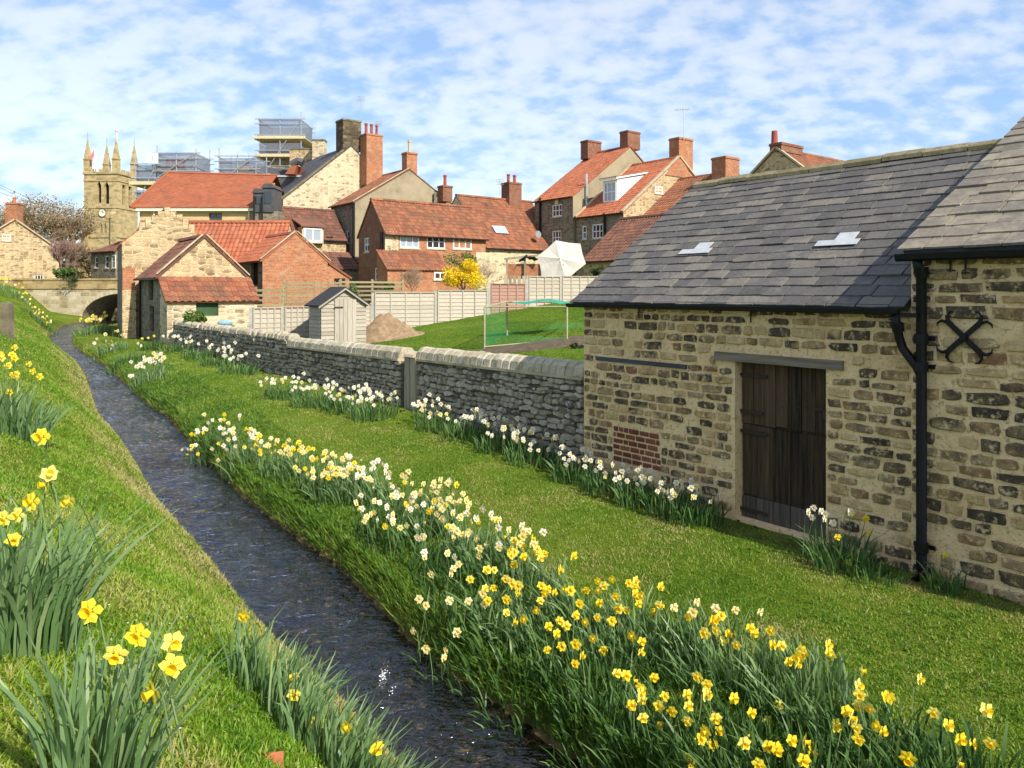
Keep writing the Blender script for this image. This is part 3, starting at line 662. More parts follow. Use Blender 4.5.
# roof: slates laid one by one on a dark deck
RT = math.atan2(ZR-ZE, BD); RS = V(VV.x*math.cos(RT), VV.y*math.cos(RT), math.sin(RT)); RN = A.cross(RS).normalized()
RLEN = BD/math.cos(RT); SO = -0.16                                 # eave overhang
E0 = BP(0, ZE, 0)
def RP(s, t, n=0.0): return E0+A*s+RS*t+RN*n
d = MB(); d.box(RP(-0.12, SO+0.05, -0.05), A*(S1+0.10), RS*(RLEN-SO-0.06), RN*0.05)
RS2 = V(-RS.x, -RS.y, RS.z); d.box(BP(-0.12, ZR, BD)+V(0, 0, -0.02), A*(S1+0.1), V(VV.x*math.cos(RT), VV.y*math.cos(RT), -math.sin(RT))*(RLEN+.2), A.cross(V(VV.x*math.cos(RT), VV.y*math.cos(RT), -math.sin(RT)))*0.05)
roof = d.build('roof', 'dark_slate', barn)
SLM = [slate_mesh('slate', ['slate'], 100+i) for i in range(8)]
def slates(roof, P, s0, s1, t0, t1, rows, wmin, wmax, meshes, rr, nrm, up, thick=0.011, name='slate'):
    g = (t1-t0)/rows
    for r in range(rows):
        x = s0-rr.uniform(0.0, 0.25)*(r > -1); t = t0+g*r
        while x < s1:
            w = rr.uniform(wmin, wmax); a, b = max(x, s0), min(x+w, s1)
            if s1-b < 0.10: b = s1; w = s1-x+0.001
            if b-a > 0.05:
                ln = min(g*1.75, t1+0.05-t); tilt = 0.022/ln
                upd = (up-nrm*tilt).normalized(); nn = (nrm+up*tilt).normalized(); j = rr.uniform(-.008, .008)
                sk = rr.uniform(-.008, .008); xa = (A+up*sk).normalized()
                piece(name, meshes[rr.randrange(len(meshes))], roof, frame(P((a+b)/2, t+j, 0.024+rr.uniform(0, .005)), xa, upd, nn, (b-a-0.006, ln, thick*rr.uniform(.8, 1.5))))
            x += w
slates(roof, RP, -0.14, S1-0.01, SO, RLEN-0.07, 18, 0.22, 0.40, SLM, random.Random(9), RN, RS)
# stone ridge with moss
nseg = 9
for i in range(nseg):
    L = (S1+0.14)/nseg; h = MB(); a = -0.14+L*i; jz = random.uniform(-.012, .012)
    prof = [(-0.13, -0.085), (-0.12, -0.03), (-0.04, 0.03), (0.04, 0.03), (0.12, -0.03), (0.13, -0.085)]
    h.prism([BP(a+0.006, ZR+z+0.045+jz, BD+x) for x, z in prof], A*(L-0.012)); h.build('ridge_stone', 'ridge_moss', roof, root=barn)
# patches of lead in the slates
for (px, py, n) in ((698, 249, 0), (840, 240, 1)):
    hit = on_plane(px, py, RP(0, 0, 0.05), RN); s_, t_ = (hit-E0).dot(A), (hit-E0).dot(RS)
    l = MB(); l.box(RP(s_-0.27, t_-0.12, 0.052), A*0.52, RS*0.12, RN*0.006); l.box(RP(s_-0.07, t_+0.001, 0.050), A*0.24, RS*0.16, RN*0.006); l.build('lead_patch', 'lead', roof, root=barn)
# gutter along the eave with iron hangers
g = MB(); gp = [(-0.235, -0.105), (-0.228, -0.145), (-0.20, -0.16), (-0.172, -0.145), (-0.165, -0.105)]
g.prism([BP(-0.14, ZE+z+0.02, x) for x, z in gp], A*(S1+0.10)); gut = g.build('gutter', 'cast_iron', barn)
f = MB(); f.box(BP(-0.1, ZE-0.09, -0.13), A*(S1+0.05), VV*0.135, ZUP*0.05); f.build('fascia', 'felt', barn)
for px in (640, 752, 893):
    s = bs(px); t = MB(); t.box(BP(s-.006, ZE-0.27, -0.03), A*0.012, VV*0.012, ZUP*0.14); t.box(BP(s-.03, ZE-0.20, -0.032), A*0.10, VV*0.012, ZUP*0.012); t.build('gutter_bracket', 'rust_iron', barn)

# ------------------------------------------------------------------ the taller building at the right edge
S2 = S1+4.6; H2 = 0.46
byre = thing('taller_stone_building', 'taller stone building joined to the barn, with black downpipe and iron cross on its wall', 'building', tuple(BP(S2-1.5, -2.8, 3.4)))
mb = MB(); P2 = -0.035
wall_face(mb, BP(S1, ZB-.3, P2), A, S2-S1, H2-ZB+.24, [], VV, 0.2)
D2 = 3.6; Z2R = H2+0.54*D2
wall_face(mb, BP(S1, ZB-.3, 2*D2), A, S2-S1, H2-ZB+.3, [], -VV, 0.2)
for s in (S1, S2):
    P = [BP(s, ZB-.3, P2), BP(s, ZB-.3, 2*D2), BP(s, H2, 2*D2), BP(s, Z2R-.08, D2), BP(s, H2-.06, P2)]
    mb.add(P if s == S2 else P[::-1], [tuple(range(5))])
yw = mb.build('wall', 'barn_mortar', byre)
st = course_wall(S1, S1+3.3, ZB+0.02, H2-0.12, 0.10, 0.155, 0.15, 0.44, 0.028, [], random.Random(21), 0.09)
lay(st, yw, lambda x, z: BP(x, z, P2), mesh_st, 0.020, random.Random(22), stuffmat='barn_stone')
R2 = math.atan(0.54); RS_ = V(VV.x*math.cos(R2), VV.y*math.cos(R2), math.sin(R2)); RN_ = A.cross(RS_).normalized(); RL2 = D2/math.cos(R2)
E2 = BP(0, H2, 0)
def RP2(s, t, n=0.0): return E2+A*s+RS_*t+RN_*n
d = MB(); d.box(RP2(S1-0.02, -0.12, -0.07), A*(S2-S1), RS_*(RL2+0.1), RN_*0.06)
dn = V(VV.x*math.cos(R2), VV.y*math.cos(R2), -math.sin(R2)); d.box(BP(S1, Z2R, D2), A*(S2-S1), dn*RL2, A.cross(dn)*0.05)
r2 = d.build('roof', 'dark_slate', byre)
SLM2 = [slate_mesh('slate', ['slate_stone'], 200+i) for i in range(6)]
slates(r2, RP2, S1-0.08, S1+3.4, -0.17, RL2-0.1, 17, 0.28, 0.50, SLM2, random.Random(4), RN_, RS_, thick=0.016)
g = MB(); g.prism([BP(S1-0.06, H2+z-0.015, x) for x, z in [(-0.255, -0.085), (-0.245, -0.135), (-0.215, -0.155), (-0.185, -0.135), (-0.175, -0.085)]], A*3.6); g.build('gutter', 'cast_iron', byre)
f = MB(); f.box(BP(S1-.02, H2-0.10, -0.15), A*3.6, VV*0.113, ZUP*0.05); f.build('fascia', 'felt', byre)
# downpipe with collars and the swan neck from the barn's gutter
sp = bs(927); zb_ = gz(BP(sp, 0, -.12).x, BP(sp, 0, -.12).y)
p = MB(); p.tube([BP(sp, H2-0.17, -0.20), BP(sp, H2-0.24, -0.17), BP(sp, H2-0.34, -0.115), BP(sp, zb_+0.12, -0.115), BP(sp-.02, zb_-0.02, -0.19)], 0.047, 10)
pipe = p.build('downpipe', 'cast_iron', byre, smooth=True)
for z in (H2-0.27, bz(927, 338), bz(927, 366), zb_+0.30):
    c = MB(); c.tube([BP(sp, z-0.045, -0.115), BP(sp, z+0.045, -0.115)], 0.062, 10); c.box(BP(sp-.10, z-.02, -.06), A*0.2, VV*0.04, ZUP*0.04); c.build('collar', 'cast_iron', pipe, root=byre)
s3 = bs(905); p = MB(); p.tube([BP(s3, ZE-0.15, -0.20), BP(s3, ZE-0.24, -0.17), BP(s3, ZE-0.36, -0.115), BP(s3+0.03, ZE-0.46, -0.115), BP(sp-0.05, ZE-0.62, -0.115), BP(sp, ZE-0.72, -0.115)], 0.042, 9); p.build('branch_pipe', 'cast_iron', pipe, root=byre, smooth=True)
c = MB(); c.tube([BP(s3, ZE-0.30, -0.135), BP(s3, ZE-0.22, -0.155)], 0.055, 9); c.box(BP(s3, ZE-.16, -.20), A*(sp-s3), VV*.03, ZUP*.04); c.build('collar', 'cast_iron', pipe, root=byre)
# iron cross (wall tie) with forked ends
cx, cz = bs(967), bz(967, 337); x = MB(); R = 0.235
for a in (45, 135):
    for sg in (1, -1):
        dx, dz = math.cos(math.radians(a))*sg, math.sin(math.radians(a))*sg
        dirv = A*dx+ZUP*dz; nrm = A*(-dz)+ZUP*dx; o = BP(cx, cz, P2-0.045)
        x.box(o-nrm*0.022, dirv*R*0.92, nrm*0.044, VV*0.025)
        for k in (1, -1):
            pts = [o+dirv*R*0.85+nrm*k*0.008+VV*.012, o+dirv*R*1.02+nrm*k*0.03+VV*.012, o+dirv*R*1.06+nrm*k*0.075+VV*.012, o+dirv*R*0.99+nrm*k*0.10+VV*.012]
            x.tube(pts, 0.018, 6, 0.006)
x.box(BP(cx-.028, cz-.028, P2-.06), A*.056, VV*.02, ZUP*.056); x.box(BP(cx-.015, cz-.015, P2-.04), A*.03, VV*.05, ZUP*.03)
x.build('wall_tie_cross', 'cast_iron', byre)
for px, py in ((953, 266), (968, 268)):
    s, z = bs(px), bz(px, py); t = MB(); t.box(BP(s-.006, z-.06, P2-.03), A*.012, VV*.02, ZUP*.15); t.box(BP(s-.03, z-.05, P2-.03), A*.07, VV*.02, ZUP*.014); t.build('gutter_bracket', 'rust_iron', byre)

# ------------------------------------------------------------------ dry stone walls running away from the barn
mesh_ds = [stone_mesh('stone', ['dry_stone'], 300+i, rough=0.30, n=12, pw=3.0) for i in range(14)]
def cope_mesh(seed):
    r = random.Random(seed); n = 7; mb = MB(); vs = []
    for xx, sc in ((-0.5, 0.94), (-0.40, 1.0), (0.40, 1.0+r.uniform(-.04, .04)), (0.5, 0.93)):
        for k in range(n):
            a = math.pi*k/(n-1); vs.append((xx, 0.5*math.cos(a)*sc, (math.sin(a)**0.75)*sc+r.uniform(-.03, .03)))
    fs = []
    for i in range(3):
        for k in range(n-1): fs.append((i*n+k, (i+1)*n+k, (i+1)*n+k+1, i*n+k+1))
        fs.append(((i+1)*n, i*n, i*n+n-1, (i+1)*n+n-1))
    fs += [tuple(range(n)), tuple(3*n+k for k in range(n-1, -1, -1))]
    mb.add(vs, fs); return mb.mesh('coping_stone', ['cope_stone'])
COPE = [cope_mesh(i) for i in range(6)]
def dry_wall(px0, px1, ytop, parts, label, coped, seed, cw=0.2, sw=(0.10, 0.34), sh=(0.055, 0.135)):
    rr = random.Random(seed); P0 = on_line(px0, K0+VV*0.06, U); P1 = on_line(px1, K0+VV*0.06, U); L = (P1-P0).length
    z0 = gz(*(P0-VV*.3).xy); z1 = gz(*(P1-VV*.3).xy); zt0 = (HZ-ytop[0])/F*P0.y; zt1 = (HZ-ytop[1])/F*P1.y
    ch = 0.27 if coped else 0.16
    root = thing('dry_stone_wall', label, 'wall', tuple(V((P0.x+P1.x)/2, (P0.y+P1.y)/2, (z0+z1)/2)))
    low = min(z0, z1)-0.15
    def pt(x, z, d=0): return P0+U*x+ZUP*z+VV*d
    mb = MB(); mb.add([pt(0, low, .05), pt(L, low, .05), pt(L, zt1-ch, .05), pt(0, zt0-ch, .05), pt(0, low, .38), pt(L, low, .38), pt(L, zt1-ch, .38), pt(0, zt0-ch, .38)],
                      [(1, 0, 3, 2), (4, 5, 6, 7), (0, 4, 7, 3), (5, 1, 2, 6), (3, 7, 6, 2)])
    core = mb.build('core', 'wall_core', root)
    st = course_wall(0, L, low, max(zt0, zt1)-ch, sh[0], sh[1], sw[0], sw[1], -0.006, [], rr, 0.01)
    st = [(a, b+rr.uniform(-.014, .014), c, d*rr.uniform(.8, 1.15)) for a, b, c, d in st]
    st = [q for q in st if q[1]+q[3]/2 < zt0-ch+(zt1-zt0)*q[0]/L+0.03]
    # wall x runs away from the camera: stones face the stream
    lay(st, core, lambda x, z: pt(x, z, 0.05), mesh_ds, 0.05, rr, limit=parts, stuffmat='dry_stone_joined', tl=.14) if parts else lay(st, core, lambda x, z: pt(x, z, 0.05), mesh_ds, 0.05, rr, limit=0, stuffmat='dry_stone_joined', tl=.14)
    x = 0.0
    if coped:
        b = MB(); b.add([pt(0, zt0-ch, -.03), pt(L, zt1-ch, -.03), pt(L, zt1-ch+.045, -.03), pt(0, zt0-ch+.045, -.03), pt(0, zt0-ch, .44), pt(L, zt1-ch, .44), pt(L, zt1-ch+.045, .44), pt(0, zt0-ch+.045, .44)],
                        [(1, 0, 3, 2), (4, 5, 6, 7), (0, 4, 7, 3), (5, 1, 2, 6), (3, 7, 6, 2)]); b.build('ledge', 'coping', root)
    while x < L:
        w = cw*rr.uniform(0.75, 1.3); w = min(w, L-x)
        zt = zt0+(zt1-zt0)*(x+w/2)/L
        if w > 0.05:
            if coped: piece('coping_stone', COPE[rr.randrange(6)], root, frame(pt(x+w/2, zt-ch+.045, 0.205), U, -VV, ZUP, (w-.006, 0.44*rr.uniform(.95, 1.05), (ch-.045)*rr.uniform(.94, 1.04))))
            else: piece('coping_stone', COPE[rr.randrange(6)], root, frame(pt(x+w/2, zt-ch-.02, 0.205), U, (-VV+U*rr.uniform(-.3, .3)).normalized(), ZUP, (w, 0.42*rr.uniform(.8, 1.1), ch*rr.uniform(.75, 1.2))))
        x += w
    return root
dry_wall(583, 416, (362, 347), 300, 'dry stone wall with rounded coping between the barn and the wooden gatepost', True, 31)
dry_wall(399, 287, (348, 337), 0, 'dry stone wall with rounded coping left of the wooden gatepost, before the shed', True, 32, cw=0.26, sw=(0.12, 0.3))
dry_wall(287, 172, (333, 320), 0, 'mossy rough-topped dry stone wall in front of the small tiled lean-to', False, 33, cw=0.22, sw=(0.14, 0.34))
def gatepost():
    P = on_line(408, K0+VV*0.0, U); g0 = gz(P.x-.1, P.y-.1)
    t = thing('gatepost', 'weathered wooden gatepost in the gap of the dry stone wall', 'post', (P.x, P.y, g0))
    top = (HZ-357)/F*P.y
    for k, (o, w) in enumerate(((-0.25, 0.21), (-0.03, 0.22))):
        m = MB(); b = P+U*o+VV*0.02
        m.add([b+ZUP*(g0-.1), b+U*w+ZUP*(g0-.1), b+U*w+VV*.16+ZUP*(g0-.1), b+VV*.16+ZUP*(g0-.1), b+U*.01+ZUP*(top-.03*k), b+U*(w-.01)+ZUP*(top+.01), b+U*(w-.01)+VV*.15+ZUP*(top-.02), b+U*.01+VV*.15+ZUP*(top-.05)],
              [(0, 1, 2, 3), (7, 6, 5, 4), (0, 4, 5, 1), (1, 5, 6, 2), (2, 6, 7, 3), (3, 7, 4, 0)]); m.build('timber', 'post_wood', t)
    m = MB(); m.prism([P+U*(-.20)+VV*(-.02+.22*(1-math.cos(a))/1)+ZUP*(top+.10*math.sin(a)) for a in [math.pi*i/6 for i in range(7)]], U*0.36); m.build('cap_stone', 'coping', t)
gatepost()

# ------------------------------------------------------------------ village helpers
def pantile(P0, ax, up, L, S, mat, parent, name='roof', tile=0.25, gauge=0.34, amp=0.042, lift=0.02, seed=0):
    """a slope of interlocking clay pantiles: waves across, a step at every course"""
    P0, ax, up = np.array(P0), np.array(ax), np.array(up); nr = np.cross(ax, up); flip = nr[2] < 0
    if flip: nr = -nr
    nt_ = max(2, int(round(L/tile))); nc = max(2, int(round(S/gauge))); sub = 5
    prof = np.array([0.0, 0.85, 1.0, 0.45, -0.25]); R = np.random.default_rng(seed+3)
    nx = nt_*sub+1; xs = np.arange(nx)/sub*(L/nt_); wave = amp*prof[np.arange(nx) % sub]
    rows = []; g = S/nc
    wob = np.cumsum(R.normal(0, 0.004, nc))*0.6
    for c in range(nc):
        j = np.repeat(R.normal(0, 0.004, nt_), sub); j = np.append(j, j[-1])
        for t, l in ((c*g-0.03, lift), ((c+1)*g-0.03, 0.0)):
            rows.append(P0[None]+ax[None]*xs[:, None]+up[None]*(t+j[:, None])+nr[None]*(wave+l+wob[c]+j)[:, None])
    co_ = np.concatenate(rows); idx = np.arange(len(co_)).reshape(len(rows), nx)
    q = np.stack([idx[:-1, :-1], idx[:-1, 1:], idx[1:, 1:], idx[1:, :-1]], -1)
    if flip: q = q[..., ::-1]
    rnd = R.random((nc, nt_)); rr = np.repeat(rnd, sub, 1); full = np.zeros((len(rows)-1, nx-1)); full[0::2] = rr; full[1::2] = rr[:-1] if nc > 1 else rr[:0]
    # under face and edges give the slope a thickness
    base = len(co_); lo = []
    for t in (-0.03, S): lo += [P0+up*t-nr*0.06, P0+ax*L+up*t-nr*0.06]
    co_ = np.concatenate([co_, np.array(lo)]); fs = q.reshape(-1, 4).tolist()
    ex = [[base, base+2, base+3, base+1], [base, base+1, int(idx[0, -1]), int(idx[0, 0])], [base+2, int(idx[-1, 0]), int(idx[-1, -1]), base+3], [base+1, base+3, int(idx[-1, -1]), int(idx[0, -1])], [base, int(idx[0, 0]), int(idx[-1, 0]), base+2]]
    fs += ex; org = np.array(ORG.get(parent.name, (0, 0, 0)))
    me = bpy.data.meshes.new(name); me.from_pydata((co_-org).tolist(), [], fs); me.materials.append(MATS[mat])
    at = me.attributes.new('rnd', 'FLOAT', 'FACE'); at.data.foreach_set('value', np.concatenate([full.ravel(), np.full(len(ex), 0.3)]).astype(np.float32))
    me.update(); o = bpy.data.objects.new(name, me); COL.objects.link(o); o.parent = parent; ORG[o.name] = tuple(org); return o

def window(root, wallP, dx, inward, r, style, dep=0.09):
    """r = (x0,x1,z0,z1) on the wall; frame, bars, pane, sill"""
    x0, x1, z0, z1 = r; w, h = x1-x0, z1-z0; P = Vector(wallP); dx = Vector(dx); inn = Vector(inward)
    pt = lambda x, z, d: P+dx*x+ZUP*z+inn*d
    fm = 'white_paint' if style.get('white', True) else 'door_wood_grey'; t = style.get('t', 0.07)
    cols, rows = style.get('grid', (2, 2)); m = MB()
    d0 = dep-0.045
    for (a, b, c, d) in ((x0, x1, z0, z0+t), (x0, x1, z1-t, z1), (x0, x0+t, z0+t, z1-t), (x1-t, x1, z0+t, z1-t)):
        m.box(pt(a, c, d0), dx*(b-a), inn*0.06, ZUP*(d-c))
    for i in range(1, cols):
        x = x0+w*i/cols; m.box(pt(x-t*.35, z0+t, d0+.008), dx*t*.7, inn*0.035, ZUP*(h-2*t))
    for j in range(1, rows):
        z = z0+h*j/rows
        for i in range(cols):
            xa = x0+w*i/cols+(t if i == 0 else t*.36); xb = x0+w*(i+1)/cols-(t if i == cols-1 else t*.36); m.box(pt(xa, z-t*.3, d0+.010), dx*(xb-xa), inn*0.03, ZUP*t*.6)
    wo_ = m.build('window', fm, root)
    g = MB(); g.box(pt(x0+t*.5, z0+t*.5, dep), dx*(w-t), inn*0.02, ZUP*(h-t)); g.build('pane', style.get('glass', 'glass'), wo_, root=root)
    if style.get('sill', True):
        s = MB(); s.box(pt(x0-.08, z0-.09, -0.06), dx*(w+.16), inn*(dep+.05), ZUP*.088); s.build('sill', style.get('sillmat', 'coping'), wo_, root=root)
    if style.get('lintel'):
        s = MB(); s.box(pt(x0-.12, z1+.003, -0.025), dx*(w+.24), inn*0.1, ZUP*.16); s.build('lintel', style['lintel'], wo_, root=root)
    return wo_

def house(name, label, C, ax, L, by, W, zg, ze, zr, wall, roof, wins=(), cat='house', front=None, g0=None, over=0.15, verge=0.06, tile=0.25, holes=(), amp=0.042, ridge=True, rf='pantile', backroof=True, gutter=True, coping=None, group=None, seed=1, asym=0.5, doors=()):
    C = V(C[0], C[1], 0); ax = Vector(ax); by = Vector(by); pt = lambda x, y, z: C+ax*x+by*y+ZUP*z
    root = thing(name, label, cat, tuple(pt(L/2, W/2, zg)), group)
    faces = {'f': (pt(0, 0, 0), ax, by, L), 'g0': (pt(0, W, 0), -by, ax, W), 'g1': (pt(L, 0, 0), by, -ax, W), 'b': (pt(L, W, 0), -ax, -by, L)}
    rects = {k: [] for k in faces}; todo = []
    for side, (x0, y0, x1, y1), style in wins:
        P, dx, inn, ww = faces[side]
        a = on_plane(x0, y0, P, inn); b = on_plane(x1, y1, P, inn); c = on_plane(x0, y1, P, inn)
        xa, xb = sorted(((a-P).dot(dx), (b-P).dot(dx))); za, zb = sorted((b.z, a.z))
        r = (xa, xb, za, zb); inside = xa > 0.02 and xb < ww-0.02 and zb < ze-0.02 and za > zg
        if inside: rects[side].append(r)
        todo.append((side, r, style, inside))
    zm = {'f': front or wall, 'g0': g0 or wall, 'g1': wall, 'b': wall}
    mats = []; 
    for k in faces:
        if zm[k] not in mats: mats.append(zm[k])
    mb = MB()
    for k, (P, dx, inn, ww) in faces.items():
        wall_face(mb, P+ZUP*zg, dx, ww, ze-zg, [(a, b, c-zg, d-zg) for a, b, c, d in rects[k]], inn, 0.14, mats.index(zm[k]))
        if k in ('g0', 'g1'):
            tri = [P+ZUP*ze, P+dx*ww+ZUP*ze, P+dx*ww*(asym if k == 'g1' else 1-asym)+ZUP*(zr-0.02)]
            if dx.cross(ZUP).dot(inn) > 0: tri = tri[::-1]
            mb.add(tri, [(0, 1, 2)], mats.index(zm[k]))
    mb.build('wall', mats, root)
    for side, r, style, inside in todo:
        P, dx, inn, ww = faces[side]
        if style.get('open'):
            m = MB(); m.quad(*[P+dx*x+ZUP*z+inn*(0.13 if inside else -0.01) for x, z in ((r[0], r[2]), (r[1], r[2]), (r[1], r[3]), (r[0], r[3]))]); m.build(style['open'], style.get('mat', 'dark_void'), root); continue
        window(root, P, dx, inn, r, style, 0.09 if inside else 0.03)
    # roof slopes
    for side in (0, 1):
        half = W*asym if side == 0 else W*(1-asym); sgn = by if side == 0 else -by
        ang = math.atan2(zr-ze, half); S = math.hypot(zr-ze, half); up = sgn*math.cos(ang)+ZUP*math.sin(ang); o_ = over/math.cos(ang)
        st = pt(-verge, 0 if side == 0 else W, ze)-up*o_
        if side == 1 and not backroof: continue
        if rf == 'pantile': pantile(st, ax, up, L+2*verge, S+o_, roof, root, seed=seed+side, tile=tile, amp=amp)
        else:
            m = MB(); nr_ = ax.cross(up); nr_ = nr_ if nr_.z > 0 else -nr_; m.box(st-nr_*.04, ax*(L+2*verge), up*(S+o_), nr_*0.09); m.build('roof', roof, root)
        if gutter and side == 0:
            m = MB(); m.box(pt(-verge, -over-.10, ze-over*math.tan(ang)-.09), ax*(L+2*verge), by*.10, ZUP*.085); m.build('gutter', 'cast_iron', root)
    if ridge:
        m = MB(); k = max(3, int(L/0.45))
        for i in range(k):
            xx = -verge+(L+2*verge)*i/k; m.prism([pt(xx+.01, W*asym+y, zr+z) for y, z in ((-.16, -.05), (-.10, .07), (0, .11), (.10, .07), (.16, -.05))], ax*((L+2*verge)/k-.02))
        m.build('ridge_tiles', roof if rf == 'pantile' else 'coping_dark', root)
    if coping:
        for e in (0, 1):
            if e == 0 and coping == 'g1': continue
            for side in (0, 1):
                half = W*asym if side == 0 else W*(1-asym); sgn = by if side == 0 else -by
                ang = math.atan2(zr-ze, half); S = math.hypot(zr-ze, half); up = sgn*math.cos(ang)+ZUP*math.sin(ang); nr_ = up.cross(ax); nr_ = nr_ if nr_.z > 0 else -nr_
                m = MB(); m.box(pt(-.12 if e == 0 else L-.12, 0 if side == 0 else W, ze)-up*.15+nr_*.02, ax*.24, up*(S+.15), nr_*.11); m.build('verge_coping', 'coping', root)
    return root, pt

def chimney(root, px, ytop, ybot, P, w, d, mat, ax=A, pots=0, potmat='pot_red', cap=True, poth=0.5, capmat=None, skew=None):
    """P = a ground point under it; its size is in metres"""
    P = V(P[0], P[1], 0); zt = (HZ-ytop)/F*P.y; zb = (HZ-ybot)/F*P.y; ax = Vector(ax); bx = V(-ax.y, ax.x, 0)
    m = MB(); o = P-ax*w/2-bx*d/2; m.box(o+ZUP*zb, ax*w, bx*d, ZUP*(zt-zb-.16)); ch = m.build('chimney', mat, root)
    if cap:
        c = MB(); c.box(o-ax*.05-bx*.05+ZUP*(zt-.16), ax*(w+.1), bx*(d+.1), ZUP*.09); c.box(o-ax*.02-bx*.02+ZUP*(zt-.07), ax*(w+.04), bx*(d+.04), ZUP*.07); c.build('chimney_cap', capmat or mat, ch, root=root)
    for i in range(pots):
        q = P+ax*w*((i+.5)/pots-.5); t = MB(); r = min(.14, w/pots*.36); t.tube([q+ZUP*zt, q+ZUP*(zt+poth*.8), q+ZUP*(zt+poth*.82), q+ZUP*(zt+poth)], [r, r*.85, r*1.12, r*1.08], 9); t.build('pot', potmat, ch, root=root)
    return ch
def aerial(root, px, y0, y1, Y, kind_=0):
    p0, p1 = at(px, y1, Y), at(px, y0, Y); m = MB(); m.tube([p0, p1], .03, 5)
    if kind_: 
        m.tube([p1+V(-.7, 0, -.15), p1+V(.5, .2, -.05)], .025, 5)
        for k in range(6): q = p1+V(-.65+.2*k, .03*k, -.14+.017*k); m.tube([q+V(0, -.25, .05), q+V(0, .25, -.05)], .012, 4)
    else:
        for k in range(4): m.tube([p1+V(-.3, 0, -.05-.12*k), p1+V(.3, .1, -.05-.12*k)], .018, 4)
    m.build('aerial', 'galvanised', root)
def pipe_on(root, px, y0, y1, P, r=.05, mat='cast_iron'):
    P = Vector(P); m = MB(); m.tube([V(P.x, P.y, (HZ-y0)/F*P.y), V(P.x, P.y, (HZ-y1)/F*P.y)], r, 7); m.build('downpipe', mat, root)

# ---- B1: small gabled outbuilding with a tiled lean-to, at the end of the garden wall
c1 = on_line(167, K0, U); gB1 = -2.15
w_front = (on_line(257, c1, VV)-c1).dot(VV)
gc = on_line(160, c1, U)                              # gable corner
wg = (on_line(246, gc, VV)-gc).dot(VV); Lb = (on_line(139.5, gc, U)-gc).dot(U)
zE1 = (HZ-274)/F*gc.y; zA1 = (HZ-236)/F*(gc.y+wg/2*VV.y)
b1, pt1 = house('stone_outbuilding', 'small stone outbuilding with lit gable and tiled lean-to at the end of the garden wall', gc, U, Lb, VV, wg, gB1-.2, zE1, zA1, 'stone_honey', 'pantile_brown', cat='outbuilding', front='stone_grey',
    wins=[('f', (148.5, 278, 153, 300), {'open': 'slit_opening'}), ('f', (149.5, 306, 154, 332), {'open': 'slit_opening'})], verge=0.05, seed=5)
m = MB()                                              # pale mortar verge on the gable
for sgn, st_ in ((1, 0), (-1, wg)):
    a = gc+VV*st_; ang = math.atan2(zA1-zE1, wg/2); up = VV*sgn*math.cos(ang)+ZUP*math.sin(ang); nr_ = up.cross(U); nr_ = nr_ if nr_.z > 0 else -nr_
    m.box(a+ZUP*zE1-up*.1-U*.08+nr_*.075, U*.16, up*(wg/2/math.cos(ang)+.1), nr_*.05)
m.build('verge_mortar', 'coping', b1)
# lean-to on the gable
dl_ = (gc-c1).dot(U); zL0 = (HZ-299)/F*c1.y; zL1 = (HZ-276)/F*gc.y
def lp(x, y, z): return c1+VV*x+U*y+ZUP*z
m = MB(); P = lp(0, 0, gB1-.2); ga, gb = (on_line(196, c1, VV)-c1).dot(VV), (on_line(218.5, c1, VV)-c1).dot(VV)
wall_face(m, P, VV, w_front, zL0-gB1+.2, [(ga, gb, (HZ-316)/F*(c1.y+1)-gB1+.2, zL0-gB1+.12)], U, 0.14)
for x in (0, w_front):
    q = [lp(x, 0, gB1-.2), lp(x, dl_, gB1-.2), lp(x, dl_, zL1), lp(x, 0, zL0)]; m.add(q[::-1] if x == 0 else q, [(0, 1, 2, 3)])
m.build('lean_to_wall', 'stone_pale', b1)
m = MB(); m.box(lp(ga-.02, .11, (HZ-317)/F*(c1.y+1)), VV*(gb-ga+.04), U*.05, ZUP*.68); m.build('shutter', 'green_paint', b1)
ang = math.atan2(zL1-zL0, dl_); up = U*math.cos(ang)+ZUP*math.sin(ang); pantile(lp(-.1, 0, zL0)-up*.16, VV, up, w_front+.2, math.hypot(zL1-zL0, dl_)+.14, 'pantile_old', b1, name='lean_to_roof', seed=8, tile=.26, amp=.045)
pipe_on(b1, 140, 277, 337, on_line(140, gc-VV*.08, U), .05)
# ---- B0: tall rubble gable behind it, standing by the stream
U0 = V(-.49, .872, 0).normalized(); V0 = V(U0.y, -U0.x, 0)
C0 = at(122, HZ, 34.0); wh = (on_line(167, C0, V0)-C0).dot(V0); zE0 = (HZ-243)/F*34; zA0 = (HZ-209)/F*(34+wh*V0.y)
b0, pt0 = house('stone_wing', 'rubble stone gable wing rising behind the small outbuilding beside the stream', C0, U0, 5.5, V0, 2*wh, -2.4, zE0, zA0, 'stone_honey', 'pantile_orange', front='stone_grey', seed=12, verge=-.25, over=0.02, gutter=False)
m = MB()
for k in range(9): m.box(pt0(-.02+.0, wh-1.15+k*.26, zA0-.55+.0 if False else zA0-.32-abs(k-4)*.19), U0*.35, V0*.24, ZUP*(.42+random.uniform(-.05, .08)))
m.build('parapet_stones', 'stone_honey', b0)
q0 = V(C0.x, C0.y, 0); m = MB()
m.box(q0-U0*.35+ZUP*-2.4, V0*.55, U0*.36, ZUP*(2.4+(HZ-290)/F*34)); m.build('buttress', 'stone_honey', b0)
m = MB(); m.box(q0-U0*.33+V0*.01+ZUP*((HZ-290)/F*34+.003), V0*.5, U0*.34, ZUP*((290-268)/F*34)); m.build('brick_pier', 'brick_red', b0)
m = MB(); q = gc+VV*.55; m.box(pt0(-.05, 2.35, (HZ-256)/F*35), U0*.1, V0*.75, ZUP*.62); m.build('opening', 'dark_void', b0)
